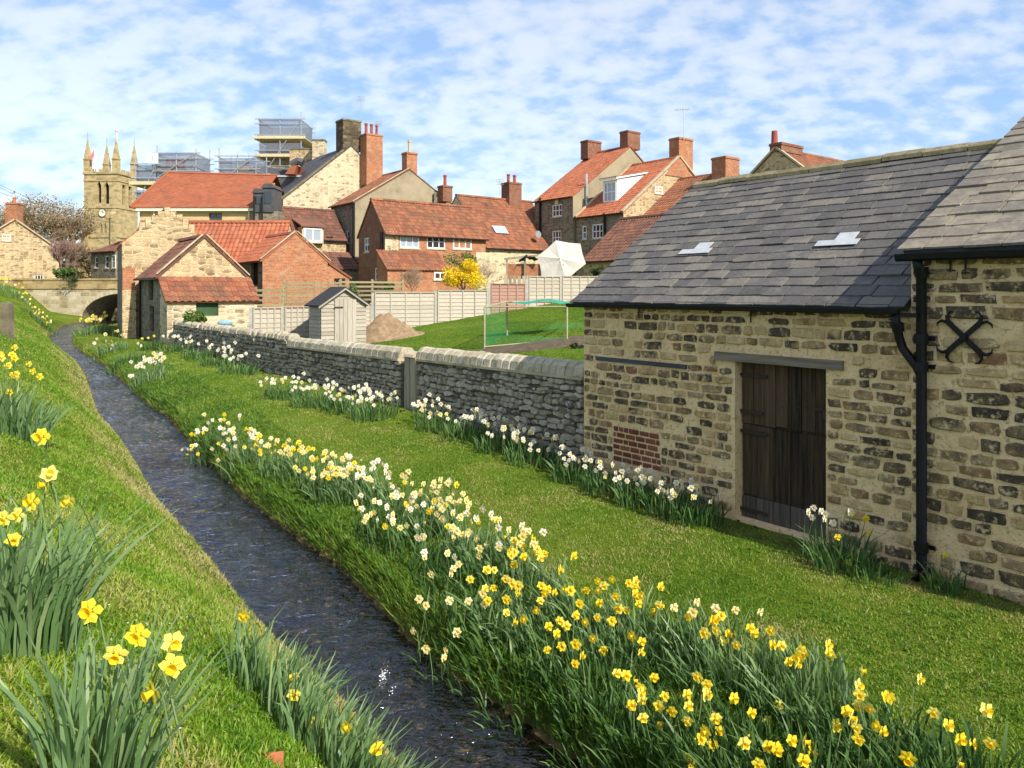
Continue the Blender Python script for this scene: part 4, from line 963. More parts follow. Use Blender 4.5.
# ---- B2: long range with bright pantile roof behind, ridge across the view
Y2 = 41.0; X0, X1 = (122-CX)/F*Y2, (270-CX)/F*Y2
zr2 = (HZ-222)/F*(Y2+2.2); ze2 = (HZ-262)/F*Y2
b2, pt2 = house('stone_range', 'long low stone range with bright orange pantile roof behind the two gables', (X0, Y2), V(1, 0, 0), X1-X0+.4, V(0, 1, 0), 4.4, -2.4, ze2, zr2, 'stone_pale', 'pantile_orange', seed=17, wins=[('f', (250, 264, 256, 290), {'open': 'doorway'})], ridge=True)
# ---- B3: orange brick gable with lean-to
C3 = at(262.5, HZ, 37.0); w3 = (on_line(296, C3, VV)-C3).dot(VV); zE3 = (HZ-259)/F*37; zA3 = (HZ-232.5)/F*(37+w3*VV.y)
b3, pt3 = house('brick_outbuilding', 'orange brick gable outbuilding with tiled roof right of the stone range', C3, U, 4.0, VV, 2*w3, -2.4, zE3, zA3, 'brick_red', 'pantile_orange', cat='outbuilding', g0='brick_red', front='stone_grey', seed=19, verge=.03, over=.1, wins=[('f', (251, 263, 258, 285), {'open': 'doorway'})])
m = MB()
for sgn, st_ in ((1, 0), (-1, 2*w3)):
    a = V(C3.x, C3.y, 0)+VV*st_; ang = math.atan2(zA3-zE3, w3); up = VV*sgn*math.cos(ang)+ZUP*math.sin(ang); nr_ = up.cross(U); nr_ = nr_ if nr_.z > 0 else -nr_
    m.box(a+ZUP*zE3-up*.1-U*.07+nr_*.065, U*.12, up*(w3/math.cos(ang)+.1), nr_*.045)
m.build('verge_mortar', 'coping', b3)
q3 = V(C3.x, C3.y, 0)+VV*2*w3; m = MB(); zt = (HZ-262)/F*(q3.y)
m.prism([q3+U*.2+ZUP*-2.4, q3+U*.2+VV*1.3+ZUP*-2.4, q3+U*.2+VV*1.3+ZUP*(zt-.8), q3+U*.2+ZUP*zt], U*2.5); m.build('side_lean_to', 'brick_red', b3)
upd = (VV*-1.35+ZUP*.83).normalized(); pantile(q3+U*.12+VV*1.38+ZUP*(zt-.80), U, upd, 2.7, 1.62, 'pantile_old', b3, name='side_lean_to_roof', seed=4)
m = MB(); m.box(q3+U*.18+VV*.45+ZUP*(zt-1.15), VV*.6, U*.1, ZUP*.32); m.build('opening', 'dark_void', b3)

# ---- B4: large hipped orange roof on pale ashlar walls
Y4 = 56.0; xa, xb = (138-CX)/F*Y4, (256-CX)/F*Y4; ze4 = (HZ-207)/F*Y4; zr4 = (HZ-173)/F*(Y4+5)
b4 = thing('ashlar_hall', 'pale ashlar building under a large plain orange hipped roof', 'building', ((xa+xb)/2, Y4+5, -1))
m = MB(); wall_face(m, (xa+.12, Y4, -1), V(1, 0, 0), xb-xa-.12, ze4+1, [((209-CX)/F*Y4-xa-.12, (222-CX)/F*Y4-xa-.12, (HZ-221)/F*Y4+1, (HZ-213)/F*Y4+1)], V(0, 1, 0), .15); wall_face(m, (xa+.12, Y4+10, -1), V(0, -1, 0), 10, ze4+1, [], V(1, 0, 0), .1); m.build('wall', 'stone_ashlar', b4)
window(b4, V(xa+.12, Y4, 0), V(1, 0, 0), V(0, 1, 0), ((209-CX)/F*Y4-xa-.12, (222-CX)/F*Y4-xa-.12, (HZ-221)/F*Y4, (HZ-213)/F*Y4), {'grid': (2, 1), 'white': False, 'sill': False}, .1)
m = MB(); m.box((xa, Y4-.35, ze4-.32), (xb-xa, 0, 0), (0, .36, 0), (0, 0, .22)); m.box((xa, Y4+.01, ze4-.32), (.5, 0, 0), (0, 10, 0), (0, 0, .22)); m.build('eaves_cornice', 'cream_paint', b4)
for px in (154, 249): pipe_on(b4, px, 209, 224, V((px-CX)/F*(Y4-.1), Y4-.1, 0), .07, 'cream_paint')
e = .4; xr_, Yr = (168-CX)/F*(Y4+5), Y4+5
def flat_slope(name, poly, mat, root, th=.09, course=.22):
    """plain tiles: courses as shallow steps"""
    a, b, c, d = [np.array(p, float) for p in poly]; n = max(3, int(np.linalg.norm(d-a)/course)); nr = np.cross(b-a, d-a); nr /= np.linalg.norm(nr); nr = nr if nr[2] > 0 else -nr
    vs = []; fs = []; rv = []; K = 40; R = np.random.default_rng(3)
    for i in range(n):
        for t, l in ((i/n, .028), ((i+1)/n, 0)):
            p, q = a+(d-a)*t, b+(c-b)*t
            for k in range(K+1): vs.append(p+(q-p)*k/K+nr*(l+R.normal(0, .004)))
    for i in range(2*n-1):
        for k in range(K):
            o = i*(K+1)+k; fs.append((o, o+1, o+K+2, o+K+1)); rv.append(R.random()*.5+.35)
    mb = MB(); mb.v = [tuple(x) for x in vs]; mb.f = fs; mb.m = [0]*len(fs); mb.r = rv
    return mb.build(name, mat, root)
flat_slope('roof', [(xa-e, Y4-e, ze4-.1), (xb, Y4-e, ze4-.1), (xb, Yr, zr4-.25), (xr_, Yr, zr4)], 'pantile_orange', b4)
flat_slope('roof_hip', [(xa-e, Y4+10+e, ze4-.1), (xa-e, Y4-e, ze4-.1), (xr_, Yr, zr4), (xr_, Yr+.05, zr4)], 'pantile_orange', b4)
flat_slope('roof_back', [(xb, Y4+10+e, ze4-.1), (xa-e, Y4+10+e, ze4-.1), (xr_, Yr, zr4), (xb, Yr, zr4-.25)], 'pantile_orange', b4)
m = MB(); m.tube([(xa-e, Y4-e, ze4-.05), (xr_, Yr, zr4+.05)], .10, 6); m.tube([(xr_, Yr, zr4+.05), (xb, Yr, zr4-.2)], .10, 6); m.build('ridge_tiles', 'pantile_orange', b4)

# ---- church
YC = 112.0; zt = (HZ-172)/F*YC; cxl, cxr = (84-CX)/F*YC, (117-CX)/F*YC
ct, st2 = V(math.cos(.12), -math.sin(.12), 0), None
fx = V(.995, -.10, 0).normalized(); fy = V(.10, .995, 0).normalized(); CW = (on_line(117, V(cxl, YC, 0), fx)-V(cxl, YC, 0)).length; cD = CW
church = thing('church_tower', 'square stone church tower with four pinnacles and a clock, at the far left', 'church tower', (cxl+2, YC+2, 0))
def cp(x, y, z): return V(cxl, YC, 0)+fx*x+fy*y+ZUP*z
zq = lambda py: (HZ-py)/F*YC
bell = [(CW*.40, CW*.52, zq(203), zq(181)), (CW*.62, CW*.76, zq(204), zq(182))]
low = [(CW*.50, CW*.56, zq(233), zq(222)), (CW*.62, CW*.68, zq(233), zq(222))]
fx2 = on_line(133, cp(CW, 0, 0), fy); bell2 = [(cD*.25, cD*.40, zq(205)+.1, zq(184)), (cD*.55, cD*.70, zq(205)+.1, zq(184))]
m = MB(); zb0 = -1.0
wall_face(m, cp(0, 0, zb0), fx, CW, zt-zb0, [(a, b, c-zb0, d-zb0) for a, b, c, d in bell+low], fy, .5)
wall_face(m, cp(CW, 0, zb0), fy, cD, zt-zb0, [(a, b, c-zb0, d-zb0) for a, b, c, d in bell2], -fx, .5)
wall_face(m, cp(0, cD, zb0), -fy, cD, zt-zb0, [], fx, .5); wall_face(m, cp(CW, cD, zb0), -fx, CW, zt-zb0, [], -fy, .5)
m.add([cp(0, 0, zt-.4), cp(CW, 0, zt-.4), cp(CW, cD, zt-.4), cp(0, cD, zt-.4)], [(0, 1, 2, 3)])
m.build('tower_wall', 'stone_church', church)
for a, b, c, d in bell+low:
    m = MB(); m.quad(cp(a, .45, c), cp(b, .45, c), cp(b, .45, d), cp(a, .45, d)); o_ = m.build('belfry_opening', 'dark_void', church)
    h = MB(); mm = (a+b)/2
    for s_ in (a-.02, b+.02): h.prism([cp(s_, -.04, d-.65), cp(mm, -.04, d+.06), cp(s_, -.04, d+.06)], fy*.3)
    h.build('arch_head', 'stone_church', o_, root=church)
for a, b, c, d in bell2:
    m = MB(); m.quad(cp(CW-.45, a, c), cp(CW-.45, b, c), cp(CW-.45, b, d), cp(CW-.45, a, d)); m.build('belfry_opening', 'dark_void', church)
for (zz0, hh, oo) in ((zt, .35, .14), (zq(180), .22, .10), (zq(207), .22, .10), (zq(236), .25, .12)):
    m = MB()
    m.box(cp(-oo, -oo, zz0-hh), fx*(CW+2*oo), fy*oo, ZUP*hh); m.box(cp(CW, 0, zz0-hh), fx*oo, fy*(cD+oo), ZUP*hh); m.box(cp(-oo, 0, zz0-hh), fx*oo, fy*(cD+oo), ZUP*hh); m.build('string_course', 'stone_church', church)
for k in range(9):                                             # battlements
    for (P, d_) in ((cp(CW*k/9, 0, zt), fx), (cp(CW-.3, cD*k/9+.3, zt), fy)):
        if k % 2 == 0: m = MB(); m.box(P, d_*(CW/9), (fy if d_ is fx else fx)*.3, ZUP*.45); m.build('merlon', 'stone_church', church)
for (x, y) in ((-.15, -.15), (CW-.85, -.15), (-.15, cD-.85), (CW-.85, cD-.85)):
    x += .1; y += .1; m = MB(); m.box(cp(x, y, zt-.2), fx*.8, fy*.8, ZUP*2.0); m.box(cp(x-.07, y-.07, zt+1.8), fx*.94, fy*.94, ZUP*.12)
    ctr = cp(x+.4, y+.4, zt+1.9); m.add([cp(x, y, zt+1.92), cp(x+.8, y, zt+1.92), cp(x+.8, y+.8, zt+1.92), cp(x, y+.8, zt+1.92), ctr+ZUP*3.3], [(0, 1, 4), (1, 2, 4), (2, 3, 4), (3, 0, 4)])
    m.tube([ctr+ZUP*3.1, ctr+ZUP*4.0], .05, 5); m.build('pinnacle', 'stone_church', church)
for (y0, y1) in ((190, 236), (236, 285)):
    pass
m = MB()
for x in (.02, CW-.72):
    m.box(cp(x, -.5, zb0), fx*.7, fy*.5, ZUP*(zq(215)-zb0)); m.prism([cp(x, -.5, zq(215)), cp(x, 0, zq(215)), cp(x, 0, zq(209))], fx*.7)
m.build('buttress', 'stone_church', church)
m = MB(); c_ = cp(CW*.56, -.06, zq(213)); m.prism([c_+fx*.62*math.cos(a)+ZUP*.62*math.sin(a) for a in [2*math.pi*i/20 for i in range(20)]], fy*.1); ck = m.build('clock_face', 'cream_paint', church)
m = MB(); m.box(c_-fy*.03-fx*.03, fx*.06, fy*.02, ZUP*.45); m.box(c_-fy*.03, fx*.3+ZUP*.05, fy*.02, ZUP*.05); m.tube([c_+fx*.6*math.cos(a)-fy*.01+ZUP*.6*math.sin(a) for a in [2*math.pi*i/20 for i in range(21)]], .05, 5); m.build('clock_hands', 'cast_iron', ck, root=church)
m = MB(); fp = cp(CW*.66, cD*.5, zt); m.tube([fp, V(fp.x, fp.y, 0)+ZUP*((HZ-132)/F*fp.y)], .10, 6); tp = V(fp.x, fp.y, (HZ-130.5)/F*fp.y); m.tube([tp-ZUP*.25, tp, tp+ZUP*.25], [.12, .3, .1], 8); m.build('flagpole', 'white_paint', church)
m = MB(); fb = cp(CW*.36, -.3, zt); m.tube([fb, fb+ZUP*3.4], .05, 5); m.build('flag_staff', 'white_paint', church)
m = MB()
for k in range(5): m.quad(fb+V(-.08-.08*k, -.05*(k % 2), 3.2-.15*k), fb+V(-.08-.08*(k+1), -.05*((k+1) % 2), 3.2-.15*(k+1)), fb+V(-.08-.08*(k+1), -.05*((k+1) % 2), 2.2-.15*(k+1)), fb+V(-.08-.08*k, -.05*(k % 2), 2.2-.15*k), m=k % 2)
m.build('flag', ['flag_red', 'white_paint'], church)

# ---- houses at the far left
YL = 66.0
CL1 = at(60, HZ, YL); wl1 = (on_line(15, CL1, -VV)-CL1).dot(-VV); CL1 = V(CL1.x, CL1.y, 0)-VV*2*wl1
l1, ptl = house('stone_cottage', 'pale stone cottage gable with brick chimney at the left edge', CL1, U, 8, VV, 2*wl1, -.5, (HZ-251)/F*YL, (HZ-220)/F*(YL-wl1*VV.y), 'stone_honey', 'pantile_brown', seed=23, coping='all', wins=[('g0', (2, 234.5, 11, 241), {'grid': (2, 2), 't': .06}), ('g0', (34.5, 275, 43.5, 281), {'grid': (3, 1), 't': .06})], asym=.5)
chimney(l1, 13, 203, 224, ptl(.5, wl1, 0), 1.0, .8, 'brick_red', V(1, 0, 0), 1, 'terracotta', poth=.45)
YM = 70.0; lx0 = at(91, HZ, YM)
l2, _ = house('stone_house', 'grey stone house with brown roof and three white windows below the church tower', lx0, V(.80, -.60, 0), 4.6, V(.60, .80, 0), 5, -1, (HZ-252)/F*YM, (HZ-241)/F*YM, 'stone_grey', 'pantile_brown', seed=27,
    wins=[('f', (94.5, 257, 98, 268), {'grid': (1, 2)}), ('f', (105, 256, 108.5, 268), {'grid': (1, 2)}), ('f', (112, 255, 115.5, 268), {'grid': (1, 2)})])

# ---- bridge
YB = 54.0; bx0, bx1 = (-60-CX)/F*YB, (160-CX)/F*YB; zt_ = (HZ-278.5)/F*YB; cxm = (123-CX)/F*YB; half = (123-82)/F*YB; zsp = (HZ-319)/F*YB; zcr = (HZ-293.5)/F*YB
bridge = thing('stone_bridge', 'single-arched stone bridge with limewashed side over the stream', 'bridge', (cxm, YB+2, zsp))
def arch(t): a = math.pi*t; return cxm-half*math.cos(a), zsp+(zcr-zsp)*math.sin(a)
n = 28
for (yy, nm, mt) in ((YB, 'spandrel', 'limewash'), (YB+4.2, 'spandrel', 'stone_honey')):
    m = MB(); zt2 = zt_-.75
    low_ = -3.2
    m.quad(V(bx0, yy, low_), V(cxm-half, yy, low_), V(cxm-half, yy, zt2), V(bx0, yy, zt2)); m.quad(V(cxm+half, yy, low_), V(bx1, yy, low_), V(bx1, yy, zt2), V(cxm+half, yy, zt2))
    for i in range(n):
        (xa_, za_), (xb_, zb_2) = arch(i/n), arch((i+1)/n); m.quad(V(xa_, yy, za_), V(xb_, yy, zb_2), V(xb_, yy, zt2), V(xa_, yy, zt2))
    m.build(nm, mt, bridge)
m = MB()
for i in range(n):
    (xa_, za_), (xb_, zb_2) = arch(i/n), arch((i+1)/n); m.quad(V(xa_, YB, za_), V(xa_, YB+4.2, za_), V(xb_, YB+4.2, zb_2), V(xb_, YB, zb_2))
for x in (-1, 1): m.quad(V(cxm+x*half, YB, -3.2), V(cxm+x*half, YB+4.2, -3.2), V(cxm+x*half, YB+4.2, zsp), V(cxm+x*half, YB, zsp))
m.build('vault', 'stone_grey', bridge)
for i in range(0, n, 1):
    (xa_, za_), (xb_, zb_2) = arch(i/n), arch((i+.93)/n); k = 1.07
    ou = lambda x, z: (cxm+(x-cxm)*k, zsp+(z-zsp)*1.14)
    (oa, ob), (oc, od) = ou(xa_, za_), ou(xb_, zb_2); m = MB(); m.prism([V(xa_, YB-.05, za_), V(oa, YB-.05, ob), V(oc, YB-.05, od), V(xb_, YB-.05, zb_2)], V(0, .2, 0)); m.build('voussoir', 'coping', bridge)
for yy in (YB-.06, YB+3.9):
    m = MB(); m.box((bx0, yy, zt_-.75), (bx1-bx0, 0, 0), (0, .36, 0), (0, 0, .62)); m.build('parapet', 'bridge_rail', bridge)
    m = MB(); k = 26
    for i in range(k): m.box((bx0+(bx1-bx0)*i/k, yy-.06, zt_-.129), ((bx1-bx0)/k-.03, 0, 0), (0, .48, 0), (0, 0, .13+random.uniform(-.015, .02)))
    m.build('parapet_coping', 'bridge_rail', bridge)
m = MB(); m.box((bx0, YB+.3, zt_-1.0), (bx1-bx0, 0, 0), (0, 3.6, 0), (0, 0, .2)); m.build('deck', 'soil', bridge)

# ------------------------------------------------------------------ upper village
WW = {'grid': (2, 2), 't': .07}
# B7: cottage with brown pantiles and one small white window
Y7 = 55.0; C7 = at(277, HZ, Y7)
L7 = (on_line(346, C7, VV)-C7).dot(VV); ze7 = (HZ-236)/F*Y7; zr7 = (HZ-207)/F*(Y7+2.3)
b7, pt7 = house('brown_roof_cottage', 'stone cottage with mottled brown pantile roof below the tall pale gable', C7, VV, L7, U, 4.6, -1, ze7, zr7, 'stone_honey', 'pantile_brown', seed=31, wins=[('f', (326, 236.5, 333, 242.5), {'open': 'opening'})])
wq = on_line(313.5, V(C7.x, C7.y, 0)-U*.35, VV); m = MB(); zw0, zw1 = (HZ-242)/F*wq.y, (HZ-228)/F*wq.y
dm = MB(); dm.box(wq-VV*.85+ZUP*(zw0-.1)+U*.10, VV*1.7, U*2.2, ZUP*(zw1-zw0+.15)); dm.build('dormer', 'stone_honey', b7)
window(b7, wq-VV*.75, VV, U, (0, 1.45, zw0, zw1), {'grid': (2, 1), 't': .12, 'glass': 'glass_pale'}, .06)
dm = MB(); dm.prism([wq-VV*1.0-U*.1+ZUP*(zw1+.06), wq+VV*1.0-U*.1+ZUP*(zw1+.06), wq+VV*1.0-U*.1+ZUP*(zw1+.16), wq-VV*1.0-U*.1+ZUP*(zw1+.16)], U*2.6+ZUP*.9); dm.build('dormer_roof', 'pantile_brown', b7)
chimney(b7, 273, 193, 215, on_line(273, pt7(.2, 2.3, 0), VV), .75, .75, 'brick_dark', VV, 1, 'terracotta', poth=.75)
lo = V(C7.x, C7.y, 0)-U*1.6; pA = on_line(322, lo, VV); zlo = (HZ-268)/F*pA.y; m = MB(); m.box(pA+ZUP*-1, VV*4.2, U*1.6, ZUP*(zlo+1.0)); m.build('lean_to_wall', 'stone_grey', b7)
up = (U*1.6+ZUP*1.35).normalized(); pantile(pA-VV*.1+ZUP*zlo-up*.1, VV, up, 4.4, 2.1, 'pantile_brown', b7, name='lean_to_roof', seed=9)

# B5: tall pale gable with dark slate roof, blackened and brick chimneys
Y5 = 62.0; C5 = at(283, HZ, Y5); w5 = (on_line(351, C5, VV)-C5).dot(VV); ze5 = (HZ-199)/F*Y5; zr5 = (HZ-146)/F*(Y5+w5*VV.y)
b5, pt5 = house('pale_gable_house', 'tall pale stone gable house with dark slate roof and two big chimneys', C5, U, 9, VV, 2*w5, -1, ze5, zr5, 'stone_pale', 'dark_slate', rf='flat', seed=33, ridge=False, coping=None, verge=.02, over=.1)
m = MB(); ang = math.atan2(zr5-ze5, w5); up = VV*math.cos(ang)+ZUP*math.sin(ang); nr_ = up.cross(U); nr_ = nr_ if nr_.z > 0 else -nr_
m.box(V(C5.x, C5.y, 0)+ZUP*ze5-up*.2-U*.06+nr_*.06, U*.45, up*(w5/math.cos(ang)-.6), nr_*.12); m.build('verge_coping', 'coping_dark', b5)
k = on_line(348.5, V(C5.x, C5.y, 0)+U*.75, VV); chimney(b5, 348, 121, 152, k, 1.7, 1.4, 'stone_black', VV, 0, capmat='coping_dark')
k = on_line(371.5, V(C5.x, C5.y, 0)-U*.62, VV); chimney(b5, 371, 135, 186, k, 1.55, 1.2, 'brick_red', VV, 3, 'pot_red', poth=.95)
aerial(b5, 361, 96, 130, Y5+5, 0); aerial(b5, 378, 121, 136, Y5+4, 0)
# dark dormers and lead-clad box on its lower left side
for (px, y0, y1, wpx) in ((258, 188, 212, 10), (268, 183, 212, 11)):
    p = at(px, HZ, 55.2); d = MB(); zz0, zz1 = (HZ-y1)/F*55.2, (HZ-y0)/F*55.2; w = wpx/F*55.2
    d.box(V(p.x-w/2, 55.2, zz0), V(w, 0, 0), V(0, 2.0, 0), V(0, 0, zz1-zz0-.35)); o_ = d.build('dormer', 'lead_dark', b5)
    r = MB(); r.prism([V(p.x-w/2-.08, 55.1, zz1-.35), V(p.x+w/2+.08, 55.1, zz1-.35), V(p.x+w*.35, 55.1, zz1-.05), V(p.x-w*.35, 55.1, zz1-.05)], V(0, 2.2, 0)); r.build('dormer_roof', 'lead_dark', o_, root=b5)
    g_ = MB(); g_.box(V(p.x-w*.3, 55.16, zz0+.6), V(w*.6, 0, 0), V(0, .05, 0), V(0, 0, zz1-zz0-1.2)); g_.build('pane', 'glass', o_, root=b5)
p = at(275, HZ, 67.0); m = MB(); m.box(V(p.x, 67, (HZ-222)/F*67), V(2.3, 0, 0), V(0, 2.5, 0), V(0, 0, (222-177)/F*67)); m.build('lead_clad_box', 'lead_dark', b5)
m = MB(); m.box(V(p.x-.1, 66.9, (HZ-177)/F*67), V(2.5, 0, 0), V(0, 2.7, 0), V(0, 0, .14)); m.build('lead_cap', 'lead', b5)
m = MB(); p = at(252, HZ, 55.3); m.box(V(p.x, 55.3, -1), V(1.9, 0, 0), V(0, 2, 0), V(0, 0, 1+(HZ-211)/F*55.3)); m.build('side_wall', 'stone_grey', b5)
for px in (254, 262): pipe_on(b5, px, 196, 224, V((px-CX)/F*55.0, 55.0, 0), .07)

# far building behind: stone chimneys over a dark roof, in front of the scaffold tower
YF = 72.0
bf, ptf = house('far_slate_house', 'far house with stone chimney block and slate roof beside the scaffold tower', at(262, HZ, YF), V(.9, .43, 0).normalized(), 9, V(-.43, .9, 0).normalized(), 6, 0, (HZ-185)/F*YF, (HZ-162)/F*YF, 'stone_pale', 'dark_slate', rf='flat', seed=35, gutter=False)
chimney(bf, 319, 140, 165, at(319.5, HZ, YF), 1.15, .9, 'stone_pale', V(1, 0, 0), 0, capmat='coping_dark')
chimney(bf, 303, 149, 170, at(302.5, HZ, YF+1.5), 2.2, 1.0, 'stone_honey', V(1, 0, 0), 0, capmat='coping_dark')
m = MB(); m.prism([at(285, 174, 66), at(294, 174, 66), at(297, 165, 66), at(291, 166, 66)], V(0, 2.2, 0)); m.build('red_hip_end', 'pantile_orange', bf)
m = MB(); m.tube([at(291, 165, 66.5), at(298, 161, 66.5), at(303, 163, 66.5)], .35, 8); m.build('ridge_roll', 'lead_dark', bf)

# B6: rendered gable house
Y6 = 58.0; C6 = at(355, HZ, Y6); w6 = (on_line(409.5, C6, VV)-C6).dot(VV); ze6 = (HZ-201)/F*Y6; zr6 = (HZ-169)/F*(Y6+w6*VV.y); L6 = (on_line(331, C6, U)-C6).dot(U)
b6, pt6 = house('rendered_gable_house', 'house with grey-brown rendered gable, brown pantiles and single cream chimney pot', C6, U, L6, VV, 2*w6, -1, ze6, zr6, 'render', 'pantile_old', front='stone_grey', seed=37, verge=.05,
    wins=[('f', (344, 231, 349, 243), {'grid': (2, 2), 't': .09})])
m = MB(); up = (VV*w6+ZUP*(zr6-ze6)).normalized(); nr_ = up.cross(U); nr_ = nr_ if nr_.z > 0 else -nr_
m.box(V(C6.x, C6.y, 0)+ZUP*ze6-up*.2-U*.10+nr_*.06, U*.16, up*(math.hypot(w6, zr6-ze6)+.2), nr_*.06); m.build('verge_mortar', 'coping', b6)
chimney(b6, 410, 153, 176, on_line(409.5, V(C6.x, C6.y, 0)+U*.6, VV), .95, .8, 'brick_red', VV, 1, 'pot_cream', poth=1.05)
pipe_on(b6, 354, 205, 262, on_line(353.5, V(C6.x, C6.y, 0)-VV*.1+U*.2, U), .10)
m = MB(); q = on_line(353.5, V(C6.x, C6.y, 0)-VV*.1+U*.2, U); m.tube([V(q.x, q.y, (HZ-258)/F*q.y), V(q.x+.35, q.y-.3, (HZ-264)/F*q.y), V(q.x+.6, q.y-.5, (HZ-275)/F*q.y)], .10, 7); m.build('pipe_bend', 'cast_iron', b6)
k = at(445, HZ, 62); chimney(b6, 444.5, 186, 202, k, .9, .8, 'brick_dark', VV, 1, 'pot_red', poth=.9); m = MB(); m.box(at(434, 192, 62), V(.9, 0, 0), V(0, 1, 0), V(0, 0, -2)); m.build('shoulder', 'stone_grey', b6)

# B8: brick and stone house with three white windows and lean-to
Y8 = 52.0; C8 = at(385, HZ, Y8); L8 = (on_line(486, C8, VV)-C8).dot(VV); rt = (on_line(371.5, C8, U)-C8).dot(U); ze8 = (HZ-231)/F*Y8; zr8 = (HZ-199)/F*(Y8+rt*U.y)
wf = {'grid': (3, 1), 't': .09, 'glass': 'glass_pale'}; w2 = {'grid': (3, 2), 't': .09}
b8, pt8 = house('brick_house', 'two-storey brick and stone house with three white windows and old orange pantiles', C8, VV, L8, U, 2*rt, -.8, ze8, zr8, 'brick_dark', 'pantile_old', front='brick_red', seed=41, verge=.08, over=.2,
    wins=[('f', (400, 234.5, 419.5, 248.5), wf), ('f', (427, 234.5, 445.5, 249), w2), ('f', (453, 235, 471.5, 249.5), w2), ('g0', (364, 238, 369, 252), {'grid': (2, 2), 't': .08}), ('f', (388, 268, 393, 280), {'grid': (1, 2), 't': .1}), ('g0', (374.5, 268, 382, 280), {'grid': (2, 2), 't': .1})])
m = MB(); a0, a1 = .0, (on_line(399.5, C8, VV)-C8).dot(VV); m.box(pt8(-.015, -.03, 2.2), VV*(a1-.08), U*.029, ZUP*(ze8-2.2)); m.build('stone_facing', 'stone_pale', b8)
m = MB(); m.box(pt8(L8-.95, -.03, -.8), VV*.96, U*.029, ZUP*(ze8-1.2+.8)); m.build('stone_quoin', 'stone_pale', b8)
pipe_on(b8, 381, 232, 282, on_line(381, V(C8.x, C8.y, 0)-VV*.1, U), .09)
q = on_line(387.5, V(C8.x, C8.y, 0)-U*1.5, VV); lw = (on_line(447, q, VV)-q).dot(VV); zl0, zl1 = (HZ-268)/F*q.y, (HZ-249.5)/F*Y8
m = MB(); m.prism([q+ZUP*-.8, q+U*1.5+ZUP*-.8, q+U*1.5+ZUP*(zl1-.05), q+ZUP*zl0], VV*lw); m.build('lean_to_wall', 'brick_red', b8)
up = (U*1.5+ZUP*(zl1-zl0)).normalized(); pantile(q-VV*.1+ZUP*zl0-up*.15, VV, up, lw+.2, math.hypot(1.5, zl1-zl0)+.13, 'pantile_old', b8, name='lean_to_roof', seed=14)
q2 = on_line(434, q-U*.02, VV); window(b8, q2, VV, U, (0, 1.0, (HZ-279)/F*q.y, (HZ-271)/F*q.y), {'grid': (2, 1), 't': .1}, .02)

# B9: adjoining house with skylight and clustered chimney
q9 = pt8(L8, 0, 0); L9 = (on_line(541, q9, VV)-q9).dot(VV)+2.3; r9 = (on_line(456, q9, U)-q9).dot(U); ze9 = (HZ-246)/F*q9.y; zr9 = (HZ-195)/F*(q9.y+r9*U.y)
b9, pt9 = house('skylight_house', 'stone house with sweeping old pantile roof, skylight and round-shouldered chimney', q9+VV*.02, VV, L9, U, 2*r9, -.5, ze9, zr9, 'stone_pale', 'pantile_old', seed=43, verge=.05, over=.15)
ang9 = math.atan2(zr9-ze9, r9); up9 = U*math.cos(ang9)+ZUP*math.sin(ang9); n9 = VV.cross(up9); n9 = n9 if n9.z > 0 else -n9
h = on_plane(500, 230, pt9(0, 0, ze9)+n9*.08, n9); m = MB(); m.box(h-VV*.62-up9*.42, VV*1.25, up9*.85, n9*.06); s_ = m.build('skylight', 'lead', b9); m = MB(); m.box(h-VV*.52-up9*.34+n9*.055, VV*1.05, up9*.68, n9*.02); m.build('pane', 'glass_pale', s_, root=b9)
k = on_line(511.5, pt9(0, r9, 0), VV); chimney(b9, 511, 183, 210, k, 1.3, 1.1, 'brick_dark', VV, 2, 'pot_red', poth=.7)
aerial(b9, 500, 179, 196, 60, 0)
m = MB(); hh = on_plane(533, 238, pt9(0, 0, ze9)+n9*.1, n9); m.tube([hh, hh-U*.3+n9*.3], .03, 5)
for r_, d_ in ((.05, .0), (.22, .03), (.32, .09)): pass
m.prism([hh-U*.35+n9*.35+VV*.3*math.cos(a)+ZUP*.3*math.sin(a) for a in [2*math.pi*i/14 for i in range(14)]], -U*.06); m.build('satellite_dish', 'galvanised', b9)

# B10, B11, B12: the stepped row to the right, fronts in shade
Y10 = 59.2; C10 = at(573, HZ, Y10); L10 = (on_line(534.6, C10, U)-C10).dot(U); w10 = (on_line(630, C10, VV)-C10).dot(VV); ze10 = (HZ-195)/F*Y10; zr10 = (HZ-146)/F*(Y10+w10*VV.y)
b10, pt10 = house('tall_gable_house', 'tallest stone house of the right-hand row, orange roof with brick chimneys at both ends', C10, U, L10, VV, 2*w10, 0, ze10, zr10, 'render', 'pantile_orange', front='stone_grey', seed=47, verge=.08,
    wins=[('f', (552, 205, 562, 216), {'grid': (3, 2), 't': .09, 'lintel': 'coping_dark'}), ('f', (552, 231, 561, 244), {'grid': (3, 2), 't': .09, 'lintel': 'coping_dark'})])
chimney(b10, 630, 132, 150, on_line(630, pt10(.55, 0, 0), VV), 1.5, .9, 'brick_dark', VV, 0)
chimney(b10, 590, 141.5, 160, on_line(591, pt10(L10-.5, 0, 0), VV), 1.6, .9, 'brick_dark', VV, 0)
pipe_on(b10, 540, 198, 248, on_line(540, pt10(0, -.12, 0), U), .10)
pipe_on(b10, 586.5, 174, 207, on_line(586.5, pt10(-.15, 0, 0), VV), .09, 'galvanised')
m = MB(); p = on_line(558, pt10(0, -.05, 0), U); m.box(V(p.x, p.y, (HZ-204)/F*p.y), U*.4, VV*.1, ZUP*.4); m.build('alarm_box', 'scaffold_board', b10)
